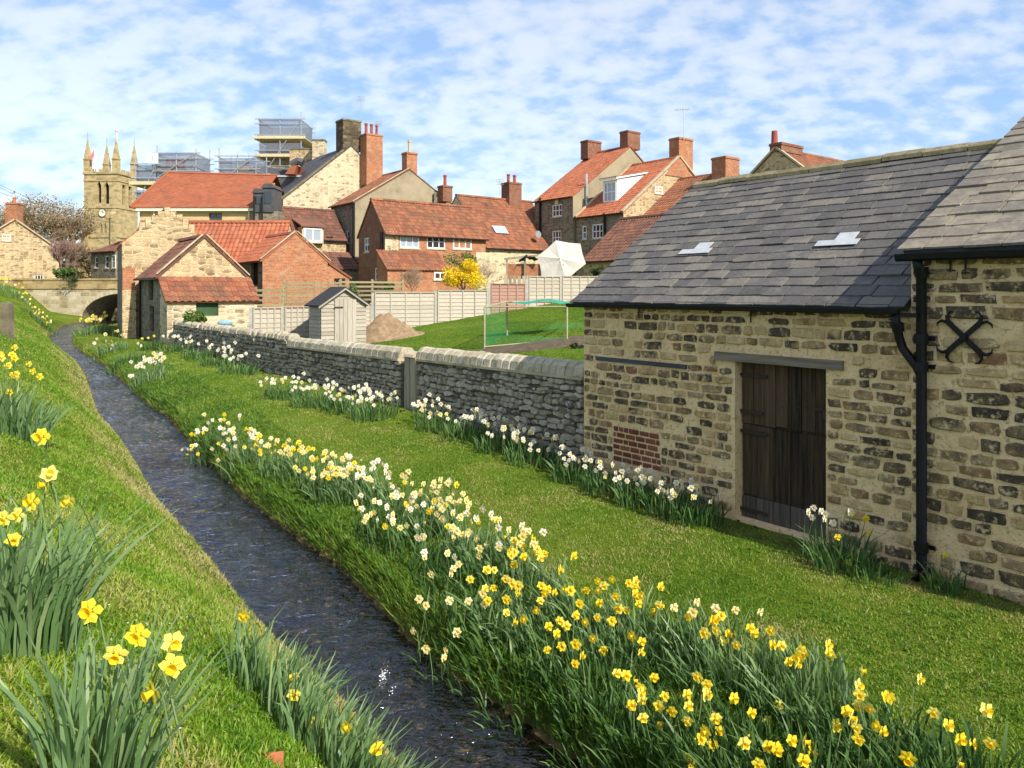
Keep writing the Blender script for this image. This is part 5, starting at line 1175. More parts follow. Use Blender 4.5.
Y11 = 55.0; C11 = at(623.5, HZ, Y11); L11 = (on_line(576.5, C11, U)-C11).dot(U); w11 = (on_line(679, C11, VV)-C11).dot(VV); ze11 = (HZ-211)/F*Y11; zr11 = (HZ-157)/F*(Y11+w11*VV.y)
b11, pt11 = house('dormer_house', 'stone house with bright orange roof and large white dormer in the right-hand row', C11, U, L11, VV, 2*w11, 0, ze11, zr11, 'stone_honey', 'pantile_orange', front='stone_grey', seed=51, coping='all',
    wins=[('f', (592, 224.5, 603, 238), {'grid': (3, 2), 't': .09}), ('f', (582, 226, 586.5, 239), {'grid': (1, 2), 't': .09}), ('g0', (655, 186, 662.5, 194), {'grid': (2, 2), 't': .07})])
chimney(b11, 681, 139, 172, on_line(681, pt11(.6, 0, 0), VV), 1.65, 1.0, 'brick_red', VV, 0); aerial(b11, 684, 108, 140, Y11+4, 1)
m = MB(); q = V(C11.x, C11.y, 0)-U*.02+VV*(w11*1.0); m.prism([q-VV*1.6+ZUP*(zr11-1.55), q+VV*1.6+ZUP*(zr11-1.55), q+VV*.25+ZUP*(zr11-.12), q-VV*.25+ZUP*(zr11-.12)], -U*.04); m.build('brick_gable_top', 'brick_red', b11)
pipe_on(b11, 604.5, 213, 236, on_line(604.5, pt11(0, -.12, 0), U), .09)
# the dormer: white cheeks and window, shallow lead roof
ang = math.atan2(zr11-ze11, w11); fy_ = VV*1.25; dN = on_line(623, pt11(0, 1.35, 0), U)
pf = pt11(0, 1.35, 0); f0, f1 = (on_line(617.5, pf, U)-pf).dot(U), (on_line(603, pf, U)-pf).dot(U); zb_, zt_2 = (HZ-201)/F*(pf.y+1), (HZ-178)/F*(pf.y+1)
m = MB(); q = pf+U*f0; Ld = f1-f0; dd = 3.6
m.prism([q+ZUP*(zb_-.3), q+ZUP*zt_2, q+VV*dd+ZUP*(zt_2+.75), q+VV*dd+ZUP*(zt_2+.2)], U*Ld); m.build('dormer', 'white_paint', b11)
m = MB(); m.prism([q-U*.15-VV*.25+ZUP*(zt_2+.0), q-U*.15-VV*.25+ZUP*(zt_2+.14), q-U*.15+VV*dd+ZUP*(zt_2+.95), q-U*.15+VV*dd+ZUP*(zt_2+.8)], U*(Ld+.3)); m.build('dormer_roof', 'white_paint', b11)
m = MB(); m.prism([q-U*.2-VV*.28+ZUP*(zt_2+.145), q-U*.2-VV*.28+ZUP*(zt_2+.2), q-U*.2+VV*dd+ZUP*(zt_2+1.02), q-U*.2+VV*dd+ZUP*(zt_2+.96)], U*(Ld+.4)); m.build('dormer_felt', 'pantile_orange', b11)
window(b11, q-VV*.03+U*.12, U, VV, (0, Ld-.24, zb_+.05, zt_2-.12), {'grid': (3, 2), 't': .11, 'glass': 'glass_pale'}, .02)
# B12a, B12b
C12 = pt11(-5.4, -.2, 0); zr12 = (HZ-180)/F*58.8; w12 = 6.2
b12, pt12 = house('lower_pantile_house', 'lower brown-tiled house with square brick chimney beyond the barn roof', C12, U, 5.3, VV, 2*w12, 0, zr12-4.6, zr12, 'stone_honey', 'pantile_old', seed=57, verge=0)
chimney(b12, 726, 158, 184, on_line(725.5, pt12(.5, w12, 0), VV), 1.6, 1.2, 'brick_red', VV, 0)
C13 = at(583, HZ, 50); w13 = (on_line(621, C13, VV)-C13).dot(VV); ze13 = (HZ-260)/F*50; zr13 = (HZ-219)/F*(50+w13*VV.y)
q13 = V(C13.x, C13.y, 0)-U*11
b13, pt13 = house('long_brown_outbuilding', 'long low outbuilding with dark brown pantiles behind the parasol', q13, U, 11, VV, 2*w13, -1, ze13, zr13, 'stone_honey', 'pantile_brown', cat='outbuilding', seed=61, verge=.1)
# B14: gable with chimney beyond the barn ridge
Y14 = 46.0; ap = at(776, HZ, Y14); zr14 = (HZ-148.5)/F*Y14; q14 = ap-U*3.2
b14, pt14 = house('far_right_house', 'house with stone gable and faded orange roof showing above the barn ridge', q14, VV, 9, U, 6.4, -1, zr14-2.6, zr14, 'stone_honey', 'pantile_old', seed=67, coping='all', verge=0)
chimney(b14, 784, 145, 154, V(ap.x, ap.y, 0)+VV*1.1, 2.3, .8, 'brick_dark', VV, 0); k = at(774.5, HZ, Y14+.2); m = MB(); m.tube([V(k.x, k.y, (HZ-146)/F*k.y), V(k.x, k.y, (HZ-131)/F*k.y)], .2, 10, .17); m.build('pot', 'pot_red', b14)

# ------------------------------------------------------------------ scaffolds on the far roofs
def scaffold(label, px0, px1, ytop, ybot, Y, dep, lifts, boards, nx=3, net=True):
    xa_, xb_ = (px0-CX)/F*Y, (px1-CX)/F*Y; zt, zb = (HZ-ytop)/F*Y, (HZ-ybot)/F*Y
    t = thing('scaffold', label, 'scaffold', ((xa_+xb_)/2, Y+dep/2, zb)); R = random.Random(int(px0))
    for i in range(nx):
        for d in (0, dep):
            x = xa_+(xb_-xa_)*i/(nx-1); m = MB(); m.tube([(x, Y+d, zb), (x, Y+d, zt+R.uniform(.2, 1.0))], .05, 5); m.build('standard', 'galvanised', t)
    for k in range(lifts):
        z = zb+(zt-zb)*(k+1)/lifts
        for dz in (0, -.5):
            for d in (0, dep): m = MB(); m.tube([(xa_-.4, Y+d-.06, z+dz), (xb_+.4, Y+d-.06, z+dz)], .045, 5); m.build('ledger', 'galvanised', t)
        for x in (xa_, xb_): m = MB(); m.tube([(x, Y-.3, z-.12), (x, Y+dep+.3, z-.12)], .045, 5); m.build('transom', 'galvanised', t)
    m = MB(); m.tube([(xa_, Y-.08, zb), (xb_, Y-.08, zt)], .045, 5); m.build('brace', 'galvanised', t)
    for yb in boards:
        z = (HZ-yb)/F*Y; m = MB()
        for i in range(5): m.box((xa_-.5, Y-.2+i*(dep+.4)/5, z), (xb_-xa_+1, 0, 0), (0, (dep+.4)/5-.02, 0), (0, 0, .06))
        m.box((xa_-.5, Y-.24, z), (xb_-xa_+1, 0, 0), (0, .035, 0), (0, 0, .28)); m.build('platform', 'scaffold_board', t)
    if net:
        for (z0, z1) in net:
            z0, z1 = (HZ-z0)/F*Y, (HZ-z1)/F*Y; m = MB()
            m.quad(V(xa_, Y+.07, z0), V(xb_, Y+.07, z0), V(xb_, Y+.07, z1), V(xa_, Y+.07, z1)); m.quad(V(xa_, Y+dep-.07, z0), V(xb_, Y+dep-.07, z0), V(xb_, Y+dep-.07, z1), V(xa_, Y+dep-.07, z1)); m.quad(V(xa_, Y+.07, z0), V(xa_, Y+dep, z0), V(xa_, Y+dep, z1), V(xa_, Y+.07, z1)); m.quad(V(xb_, Y+.07, z0), V(xb_, Y+dep, z0), V(xb_, Y+dep, z1), V(xb_, Y+.07, z1)); m.build('netting', 'scaffold_net', t)
    return t
s3 = scaffold('tall square scaffold tower wrapped in grey netting round a stone chimney', 259, 301, 119, 182, 76, 4.2, 4, (139, 157), 3, [(135, 119), (155, 143)])
scaffold('low scaffold with grey netting just left of the tall scaffold tower', 219, 256, 156, 182, 70, 3, 2, (178,), 3, [(176, 158)])
s1 = scaffold('scaffold round red chimney pots above the left end of the hipped roof', 157, 196, 153, 178, 66, 3, 2, (), 3, [(173, 153)])
s0 = scaffold('scaffold with netting descending beside the church tower', 136, 157, 164, 206, 66, 3, 3, (185,), 2, [(183, 165), (204, 190)])
def stack(name, label, px, ytop, ybot, Y, w, d, mat, pots, potmat):
    t = thing(name, label, 'chimney', tuple(at(px, ybot, Y))); chimney(t, px, ytop, ybot, at(px, HZ, Y), w, d, mat, V(1, 0, 0), pots, potmat, poth=.75, capmat='coping'); return t
stack('chimney_stack', 'stone chimney stack with four red pots inside the left scaffold', 176, 168, 190, 67.4, 1.9, .9, 'stone_ashlar', 4, 'pot_red')
stack('chimney_stack', 'stone chimney stack with one red pot in the low scaffold', 247, 167, 190, 71.5, 1.5, .9, 'stone_ashlar', 1, 'pot_red')
stack('chimney_stack', 'broad stone chimney stack inside the tall scaffold tower', 278, 142, 195, 78.0, 2.0, 1.5, 'stone_pale', 0, 'pot_red')
m = MB(); p = at(147.5, 163.5, 65.5); m.box(p, (10.5/F*65.5, 0, 0), (0, .05, 0), (0, 0, 10.5/F*65.5)); o_ = m.build('scaffold_sign', 'white_paint'); tag(o_, 'square white board with small red marks fixed on the left scaffold', 'sign')
m = MB(); c_ = p+V(.42, -.006, .55)
for k in range(3): m.box(c_+V(-.10+.02*k, 0, -.11*k), (.2-.04*k, 0, 0), (0, .004, 0), (0, 0, .055))
q_ = m.build('red_marks', 'flag_red', o_)

# ------------------------------------------------------------------ garden behind the wall
def fence(label, posts, mat='fence_board', nb=5):
    """posts: (px, Y, ytop, ybot); one panel between neighbours"""
    P = [at(px, HZ, Y) for px, Y, a, b in posts]; t = thing('panel_fence', label, 'fence', (P[0].x, P[0].y, (HZ-posts[0][3])/F*posts[0][1]))
    for i, (px, Y, a, b) in enumerate(posts):
        m = MB(); zt, zb = (HZ-a)/F*Y, (HZ-b)/F*Y-.3; m.box(V(P[i].x-.05, P[i].y-.06, zb), (.1, 0, 0), (0, .1, 0), (0, 0, zt-zb+.06)); m.build('post', 'concrete', t)
    for i in range(len(posts)-1):
        p, q = P[i], P[i+1]; d = (q-p); d.z = 0; L = d.length; d.normalize(); n = V(d.y, -d.x, 0)
        if n.y > 0: n = -n
        zt = max((HZ-posts[i][2])/F*p.y, (HZ-posts[i+1][2])/F*q.y) if False else ((HZ-posts[i][2])/F*p.y+(HZ-posts[i+1][2])/F*q.y)/2
        zb = min(gz(p.x, p.y), gz(q.x, q.y), (HZ-posts[i][3])/F*p.y)-.12; k = max(5, int((zt-zb)/.16)); h = (zt-zb)/k; m = MB(); o = V(p.x, p.y, 0)+d*.06
        for j in range(k):
            z = zb+h*j; a0 = o+n*.035+ZUP*z; m.add([a0, a0+d*(L-.12), a0+d*(L-.12)-n*.025+ZUP*(h+.02), a0-n*.025+ZUP*(h+.02), a0-n*.04, a0+d*(L-.12)-n*.04], [(0, 1, 2, 3), (4, 0, 3), (1, 5, 2), (5, 4, 3, 2)])
        pan = m.build('panel', mat, t)
        for j in range(nb):
            x = (L-.16)*(j+.0)/(nb-1)+.06; m = MB(); m.box(V(p.x, p.y, 0)+d*x+n*.037+ZUP*zb, d*.045, n*.025, ZUP*(zt-zb)); m.build('batten', mat, pan, root=t)
        m = MB(); m.box(o+n*.07+ZUP*(zt+.005), d*(L-.12), -n*.12, ZUP*.04); m.build('capping', mat, pan, root=t)
    return t
fence('pale panel fence left of the grey shed behind the wall', [(251, 26.5, 309, 334), (283, 27.2, 308, 334), (311, 27.8, 307, 334)])
fence('pale panel fence from the shed to the yellow bush', [(318, 29.5, 306, 336), (372, 30.8, 304, 336)], nb=5)
fence('tall pale panel fence at the back of the garden lawn', [(373, 31.0, 294, 336), (436, 32.6, 292, 330), (488, 33.8, 290, 318)])
fence('short reddish panel fence between the pale fences', [(489.5, 34.0, 285, 312), (526, 34.8, 284, 308)], mat='fence_red')
fence('pale panel fence at the right, next to the barn roof', [(527.5, 35.0, 277, 306), (561, 35.8, 277, 304), (598, 36.6, 277, 300)])

def shed():
    Y = 25.6; p0 = at(321, HZ, Y); fx_ = VV.copy(); fy_ = U.copy(); w = (on_line(366, p0, VV)-p0).dot(VV); dep = (on_line(309.5, p0, U)-p0).dot(U)
    zb = gz(p0.x, p0.y)-.05; ze = (HZ-303)/F*Y; za = (HZ-288.5)/F*Y
    t = thing('garden_shed', 'grey weathered timber shed with black felt roof behind the wall', 'shed', (p0.x+.7, p0.y+.8, zb))
    def sp_(x, y, z): return V(p0.x, p0.y, 0)+fx_*x+fy_*y+ZUP*z
    m = MB()
    for e in (.03, dep-.03): m.add([sp_(.02, e, zb), sp_(w-.02, e, zb), sp_(w-.02, e, ze), sp_(w/2, e, za-.05), sp_(.02, e, ze)], [(0, 1, 2, 3, 4)])
    for x in (.02, w-.02): m.add([sp_(x, .03, zb), sp_(x, dep-.03, zb), sp_(x, dep-.03, ze), sp_(x, .03, ze)], [(0, 1, 2, 3)])
    core = m.build('wall', 'dark_void', t)
    n = 17; hh = (za-zb)/n
    for i in range(n):
        z0, z1 = zb+hh*i, zb+hh*(i+1)
        def span(z):
            if z <= ze: return 0, w
            k = (z-ze)/(za-ze)*w/2; return k, w-k
        a, b = span(z0+.01); c, d = span(min(z1, za-.02)); m = MB()
        m.add([sp_(a, -.025, z0), sp_(b, -.025, z0), sp_(d, 0, z1+.01), sp_(c, 0, z1+.01), sp_(a, .02, z0), sp_(b, .02, z0)], [(0, 1, 2, 3), (4, 5, 1, 0)]); m.build('board', 'shed_board', core, root=t)
        if z1 <= ze+.06:
            m = MB(); m.add([sp_(-.025, dep, z0), sp_(-.025, 0, z0), sp_(0, 0, z1+.01), sp_(0, dep, z1+.01), sp_(.02, dep, z0), sp_(.02, 0, z0)], [(0, 1, 2, 3), (4, 5, 1, 0)]); m.build('board', 'shed_board', core, root=t)
    d0, d1 = w*.28, w*.76; dz = ze+.12
    dr = MB(); dr.box(sp_(d0, -.05, zb+.1), fx_*(d1-d0), fy_*.02, ZUP*(dz-zb-.1)); dr = dr.build('door', 'shed_door', t)
    for i in range(5):
        x = d0+(d1-d0)*i/5; m = MB(); m.box(sp_(x+.006, -.068, zb+.1), fx_*((d1-d0)/5-.012), fy_*.018, ZUP*(dz-zb-.1)); m.build('plank', 'shed_door', dr, root=t)
    for z in (zb+.35, dz-.3): m = MB(); m.box(sp_(d0-.02, -.085, z), fx_*.32, fy_*.015, ZUP*.05); m.build('hinge', 'rust_iron', dr, root=t)
    for s in (0, 1):
        m = MB(); o = sp_(-.14, -.12, ze-.13) if s == 0 else sp_(w+.14, -.12, ze-.13); k = sp_(w/2, -.12, za+.02)
        m.prism([o, k, k+ZUP*.05, o+ZUP*.05], fy_*(dep+.24)); m.build('roof', 'felt', t)
    m = MB()
    for s in (0, 1):
        o = sp_(-.14, -.14, ze-.19) if s == 0 else sp_(w+.14, -.14, ze-.19); k = sp_(w/2, -.14, za-.04); m.prism([o, k, k+ZUP*.06, o+ZUP*.06], fy_*.02)
    m.build('bargeboard', 'shed_board', t)
shed()

def heap():
    c = at(384, HZ, 28.4); z0 = gz(c.x, c.y); n, r = 22, 9; m = MB(); vs = [V(c.x, c.y, z0+.85)]
    for i in range(1, r+1):
        for j in range(n):
            a = 2*math.pi*j/n; q = i/r; rad = 1.25*q*(1+.12*math.sin(3*a+1)); x, y = c.x+rad*math.cos(a)*1.15, c.y+rad*math.sin(a)*.9
            vs.append(V(x, y, gz(x, y)-.03+.85*(1-q)**.95*(1+.25*math.sin(2*a)+.12*math.sin(5*a+q*6))+random.uniform(-.07, .07)*(q < .99)))
    fs = [(0, 1+j, 1+(j+1) % n) for j in range(n)]
    for i in range(r-1):
        for j in range(n): a, b = 1+i*n+j, 1+i*n+(j+1) % n; fs.append((a, a+n, b+n, b))
    m.add(vs, fs); o = m.build('sand_heap', 'sand_heap', smooth=True); tag(o, 'heap of brown sand against the fence right of the shed', 'heap')
heap()
def bed():
    # bare soil by the goal: a thin raised bed
    c = on_line(533, V(.6, 21.0, 0), V(1, 0, 0)); m = MB(); n = 26; vs = []; R = random.Random(3)
    for i in range(n): a = 2*math.pi*i/n; x, y = .9+2.6*math.cos(a)*R.uniform(.85, 1.1), 21.3+1.1*math.sin(a)*R.uniform(.85, 1.1); vs.append(V(x, y, gz(x, y)+.004))
    x, y = .9, 21.3; vs.append(V(x, y, gz(x, y)+.09)); m.add(vs, [(i, (i+1) % n, n) for i in range(n)]); o = m.build('soil_patch', 'soil', smooth=True); kind(o, 'structure')
bed()

def goal():
    Y = 22.0; a, b = at(484.5, HZ, Y), at(567, HZ, Y-.6); za, zb = gz(a.x, a.y), gz(b.x, b.y); zt = (HZ-307)/F*Y
    c, d = at(507, HZ, Y+2.6), at(583, HZ, Y+2.2); zc = gz(c.x, c.y)
    t = thing('play_goal', 'light goal frame with green net standing on the garden lawn', 'goal', tuple(V((a.x+b.x)/2, a.y, za)))
    for p, z0, z1 in ((a, za, zt), (b, zb, zt+.02), (c, zc, zt+.12)):
        m = MB(); m.tube([V(p.x, p.y, z0-.05), V(p.x, p.y, z1)], .027, 7); m.build('post', 'goal_post', t)
    for p, q, z0, z1 in ((a, b, zt, zt+.02), (a, c, zt, zt+.12), (c, d, zt+.12, zt+.12), (b, d, zt+.02, zt+.12)):
        m = MB(); m.tube([V(p.x, p.y, z0), V(q.x, q.y, z1)], .022, 7); m.build('crossbar', 'goal_post', t)
    m = MB(); m.tube([V(a.x, a.y, za+.05), V(b.x, b.y, zb+.05)], .03, 6); m.build('ground_bar', 'goal_post', t)
    m = MB(); g = V(0, 0, 0)
    def net(p, q, zp0, zq0, zp1, zq1):
        k = 12; 
        for i in range(k):
            f, h = i/k, (i+1)/k; P = V(p.x, p.y, 0); Q = V(q.x, q.y, 0); s = lambda u: P+(Q-P)*u
            sg = lambda u: V(0, .08*math.sin(math.pi*u*2), 0)
            m.quad(s(f)+sg(f)+ZUP*(zp0+(zq0-zp0)*f), s(h)+sg(h)+ZUP*(zp0+(zq0-zp0)*h), s(h)+ZUP*(zp1+(zq1-zp1)*h), s(f)+ZUP*(zp1+(zq1-zp1)*f))
    net(a, c, za+.02, zc+.02, zt-.03, zt+.08); net(a, V(a.x+(b.x-a.x)*.99, b.y, 0), za+.02, zb+.02, za+.45, zb+.10); net(c, d, zc+.02, zc+.2, zc+.5, zc+.45)
    m.build('net', 'goal_net', t)
    m = MB(); k = 10
    for i in range(k):
        f, h = i/k, (i+1)/k; s = lambda u: V(c.x+(d.x-c.x)*u, c.y+(d.y-c.y)*u-.1, zt+.16-.05*math.sin(u*9)); e_ = lambda u: V(a.x+(b.x-a.x)*(u*.62+.36), a.y+(b.y-a.y)*u+2.0, zt+.10-.05*math.sin(u*7))
        m.quad(e_(f), e_(h), s(h), s(f))
    m.build('teal_cloth', 'teal_cloth', t)
goal()

def parasol():
    Y = 46.0; c = at(561, 260, Y); n = V(-.40, -.84, .36).normalized(); ex = n.cross(ZUP).normalized(); ey = ex.cross(n)
    t = thing('garden_parasol', 'tilted cream parasol above the fence by the brown outbuilding', 'parasol', (c.x, c.y+.6, gz(c.x, c.y)))
    R = 1.75; K = 6; m = MB(); rim = [c+ex*R*math.cos(2*math.pi*i/K+.2)*.95+ey*R*.80*math.sin(2*math.pi*i/K+.2) for i in range(K)]; top = c+n*.24
    mids = [((rim[i]+rim[(i+1) % K])/2-c)*.97+c-n*.02 for i in range(K)]; vs = [top]; fs = []; H_ = 5
    for i in range(K):                                          # each panel sags between its ribs
        for A_, B_ in ((rim[i], mids[i]), (mids[i], rim[(i+1) % K])):
            b0 = len(vs)
            for h in range(H_+1):
                f = h/H_; sag = n*(-.035*math.sin(math.pi*f))
                vs += [top+(A_-top)*f+(sag if A_ is mids[i] else V(0, 0, 0)), top+(B_-top)*f+(sag if B_ is mids[i] else V(0, 0, 0))]
            fs += [(b0+2*h, b0+2*h+1, b0+2*h+3, b0+2*h+2) for h in range(H_)]
    m.add(vs, fs); cn = m.build('canopy', 'parasol_cloth', t)
    for i in range(K):
        r = MB(); r.tube([c+n*.05, rim[i]-n*.02], .012, 4); r.build('rib', 'galvanised', cn, root=t)
    m = MB(); m.tube([top+n*.1, c-n*.5, V(c.x+.25, c.y+.5, c.z-1.2), V(c.x+.25, c.y+.5, -1.6)], .03, 6); m.build('pole', 'post_wood', t)
    m = MB(); m.tube([rim[1]*.4+c*.6-n*.1, V(c.x+.1, c.y-.35, c.z-.3), V(c.x+.35, c.y-.4, c.z-1.2)], .025, 5); m.build('crank', 'cast_iron', t)
parasol()
def sheet_heap():
    Y = 50.0; t = thing('lean_to_shelter', 'open timber shelter with sagging black sheet left of the parasol', 'shelter', tuple(at(525, 285, Y)))
    for px in (506, 524, 541): m = MB(); p = at(px, HZ, Y); m.box(V(p.x, p.y, -1), (.12, 0, 0), (0, .12, 0), (0, 0, 1+(HZ-259)/F*Y)); m.build('post', 'post_wood', t)
    m = MB(); p, q = at(504, 260, Y-.1), at(543, 256, Y-.1); m.box(p, q-p, (0, .12, 0), (0, 0, .14)); m.build('rail', 'post_wood', t)
    m = MB(); R = random.Random(4); rows = []
    for i in range(9): rows.append([at(519+i*2.6, 261-3.5*math.sin(i/8*3.1)-R.uniform(0, 3), Y-.3+.3*j)+V(0, 0, R.uniform(-.1, .12)-.05*j) for j in range(5)])
    vs = [p for r in rows for p in r]; fs = [(i*5+j, i*5+j+1, i*5+j+6, i*5+j+5) for i in range(8) for j in range(4)]; m.add(vs, fs); m.build('black_sheet', 'black_sheet', t)
    m = MB(); m.box(at(507, 279, Y+.2), (2.3, 0, 0), (0, .1, 0), (0, 0, 1.0)); m.build('brick_panel', 'brick_red', t)
    for k in range(9): m = MB(); p = at(504+k*4.6, 292, 40.0); m.box(p, (.16, 0, 0), (0, .04, 0), (0, 0, .85)); m.build('picket', 'post_wood', t)
sheet_heap()

def trellis(label, px0, px1, Y0, Y1, yt, yb, slats, lattice):
    a, b = at(px0, HZ, Y0), at(px1, HZ, Y1); d = V(b.x-a.x, b.y-a.y, 0); L = d.length; d.normalize(); n = V(-d.y, d.x, 0)
    zt, zb = (HZ-yt)/F*Y0, (HZ-yb)/F*Y0; t = thing('slatted_screen', label, 'fence', (a.x, a.y, zb))
    k = max(2, int(L/1.5)+1)
    for i in range(k): m = MB(); m.box(V(a.x, a.y, zb-.6)+d*(L*i/(k-1)-.05)+n*.03, d*.1, n*.1, ZUP*(zt-zb+.65)); m.build('post', 'trellis_wood', t)
    for i in range(slats): z = zb+(zt-zb)*(i+.3)/slats; m = MB(); m.box(V(a.x, a.y, z), d*L, n*.025, ZUP*((zt-zb)/slats*.45)); m.build('slat', 'trellis_wood', t)
    if lattice:
        for i in range(int(L/.3)): m = MB(); m.box(V(a.x, a.y, zb)+d*(i*.3+.1)-n*.028, d*.03, n*.025, ZUP*(zt-zb)); m.build('batten', 'trellis_wood', t)
trellis('greenish lattice screen behind the shed, seen end on at its left', 284, 340, 33.5, 34.3, 281, 306, 6, True)
trellis('greenish slatted screen right of the lattice, below the brick house', 341, 403, 34.5, 36.0, 280, 302, 5, False)
trellis('low slatted fence in front of the orange brick gable', 256, 283, 33.0, 33.4, 288, 308, 4, False)
# trough and tub by the lean-to
def tub():
    c = at(225, HZ, 26.0); z = (HZ-326)/F*26; m = MB(); n = 14; m.tube([c+ZUP*(z-.5), c+ZUP*(z+.08)], .22, n); m.tube([c+ZUP*(z+.08), c+ZUP*(z+.13), c+ZUP*(z+.2)], [.25, .25, .12], n)
    t = m.build('water_butt', 'blue_plastic'); tag(t, 'pale blue lidded tub behind the rough-topped wall', 'tub')
tub()
def left_post():
    c = ground_hit(5, 336); w = 9/F*c.y; h = 33/F*c.y; t = thing('stone_post', 'stone gatepost with fence rail on the left bank', 'post', tuple(c))
    m = MB(); x = c.x-w*.55; m.add([V(x, c.y, c.z-.2), V(x+w, c.y, c.z-.2), V(x+w, c.y+w, c.z-.2), V(x, c.y+w, c.z-.2), V(x+.02, c.y, c.z+h), V(x+w-.03, c.y+.01, c.z+h-.03), V(x+w-.03, c.y+w, c.z+h), V(x+.02, c.y+w, c.z+h+.02)], [(3, 2, 1, 0), (4, 5, 6, 7), (0, 1, 5, 4), (1, 2, 6, 5), (2, 3, 7, 6), (3, 0, 4, 7)]); m.build('shaft', 'coping_dark', t)
    m = MB(); m.box(V(x-3, c.y+.1, c.z+h*.62), (3.0, 0, -.05), (0, .08, 0), (0, 0, .1)); m.build('rail', 'post_wood', t)
left_post()
def wires():
    for i, (y0, y1) in enumerate(((170, 207), (172, 211), (186, 198))):
        a = at(-60, y0-18, 58); b = at(122, y1+13, 72); pts = [a+(b-a)*k/14-ZUP*1.1*math.sin(math.pi*k/14) for k in range(15)]
        m = MB(); m.tube(pts, .012, 4); o = m.build('overhead_cable', 'cast_iron'); tag(o, ('upper', 'lower', 'faint middle')[i]+' overhead cable crossing the sky left of the church tower', 'cable', 'overhead cables')
wires()
def brick():
    p = ground_hit(275, 765); m = MB(); m.box(V(p.x-.04, p.y-.01, p.z-.025), V(.075, .015, 0), V(-.015, .05, .0), V(0, 0, .05)); o = m.build('loose_brick', 'terracotta'); tag(o, 'loose orange brick at the edge of the left bank', 'brick')
brick()
def foam():
    m = MB(); R = random.Random(8)
    for (px, py, n, sx, sy) in ((383, 681, 46, .018, .09), (391, 696, 8, .012, .04)):
        Y = rowY(py)
        for _ in range(n):
            x, y = (px-CX)/F*Y+R.gauss(0, sx), Y+R.gauss(0, sy); z = float(zwater(y))+.045; r = R.uniform(.001, .0045)
            vs = [V(x+r*1.4*math.cos(a), y+r*math.sin(a), z-.005) for a in (0, 1.26, 2.5, 3.77, 5.03)]+[V(x, y, z+r*.7)]; m.add(vs, [(i, (i+1) % 5, 5) for i in range(5)])
    o = m.build('foam', 'foam'); kind(o, 'stuff')
foam()
def bed_stones():
    R = random.Random(14); me = [stone_mesh('stream_stone', ['dry_stone_joined'], 500+i, rough=.2, n=8, pw=2.2) for i in range(5)]; mb = MB()
    for _ in range(260):
        y = R.uniform(4.6, 20); s = R.random(); x = float(xl(y))+(float(xr(y))-float(xl(y)))*s; k = R.uniform(.03, .10); a = R.uniform(0, 6.3)
        M = frame((x, y, gz(x, y)), (math.cos(a), math.sin(a), 0), (0, 0, -1), (-math.sin(a), math.cos(a), 0), (k*1.4, k*.4, k))
        g = me[R.randrange(5)]; mb.add([M @ v.co for v in g.vertices], [tuple(p.vertices) for p in g.polygons])
    o = mb.build('stream_bed_stones', 'dry_stone_joined'); kind(o, 'stuff')
bed_stones()

# ------------------------------------------------------------------ vegetation
def raw_mesh(name, co_, faces, rnd, mats, mi=None, smooth=False):
    k = faces.shape[1]; me = bpy.data.meshes.new(name); me.vertices.add(len(co_)); me.vertices.foreach_set('co', co_.astype(np.float32).ravel())
    me.loops.add(faces.size); me.loops.foreach_set('vertex_index', faces.astype(np.int32).ravel()); me.polygons.add(len(faces))
    me.polygons.foreach_set('loop_start', np.arange(0, faces.size, k, dtype=np.int32)); me.polygons.foreach_set('loop_total', np.full(len(faces), k, dtype=np.int32))
    at_ = me.attributes.new('rnd', 'FLOAT', 'FACE'); at_.data.foreach_set('value', rnd.astype(np.float32))
    for m in mats: me.materials.append(MATS[m])
    if mi is not None: me.polygons.foreach_set('material_index', mi.astype(np.int32))
    if smooth: me.polygons.foreach_set('use_smooth', np.ones(len(faces), bool))
    me.update(calc_edges=True); return me

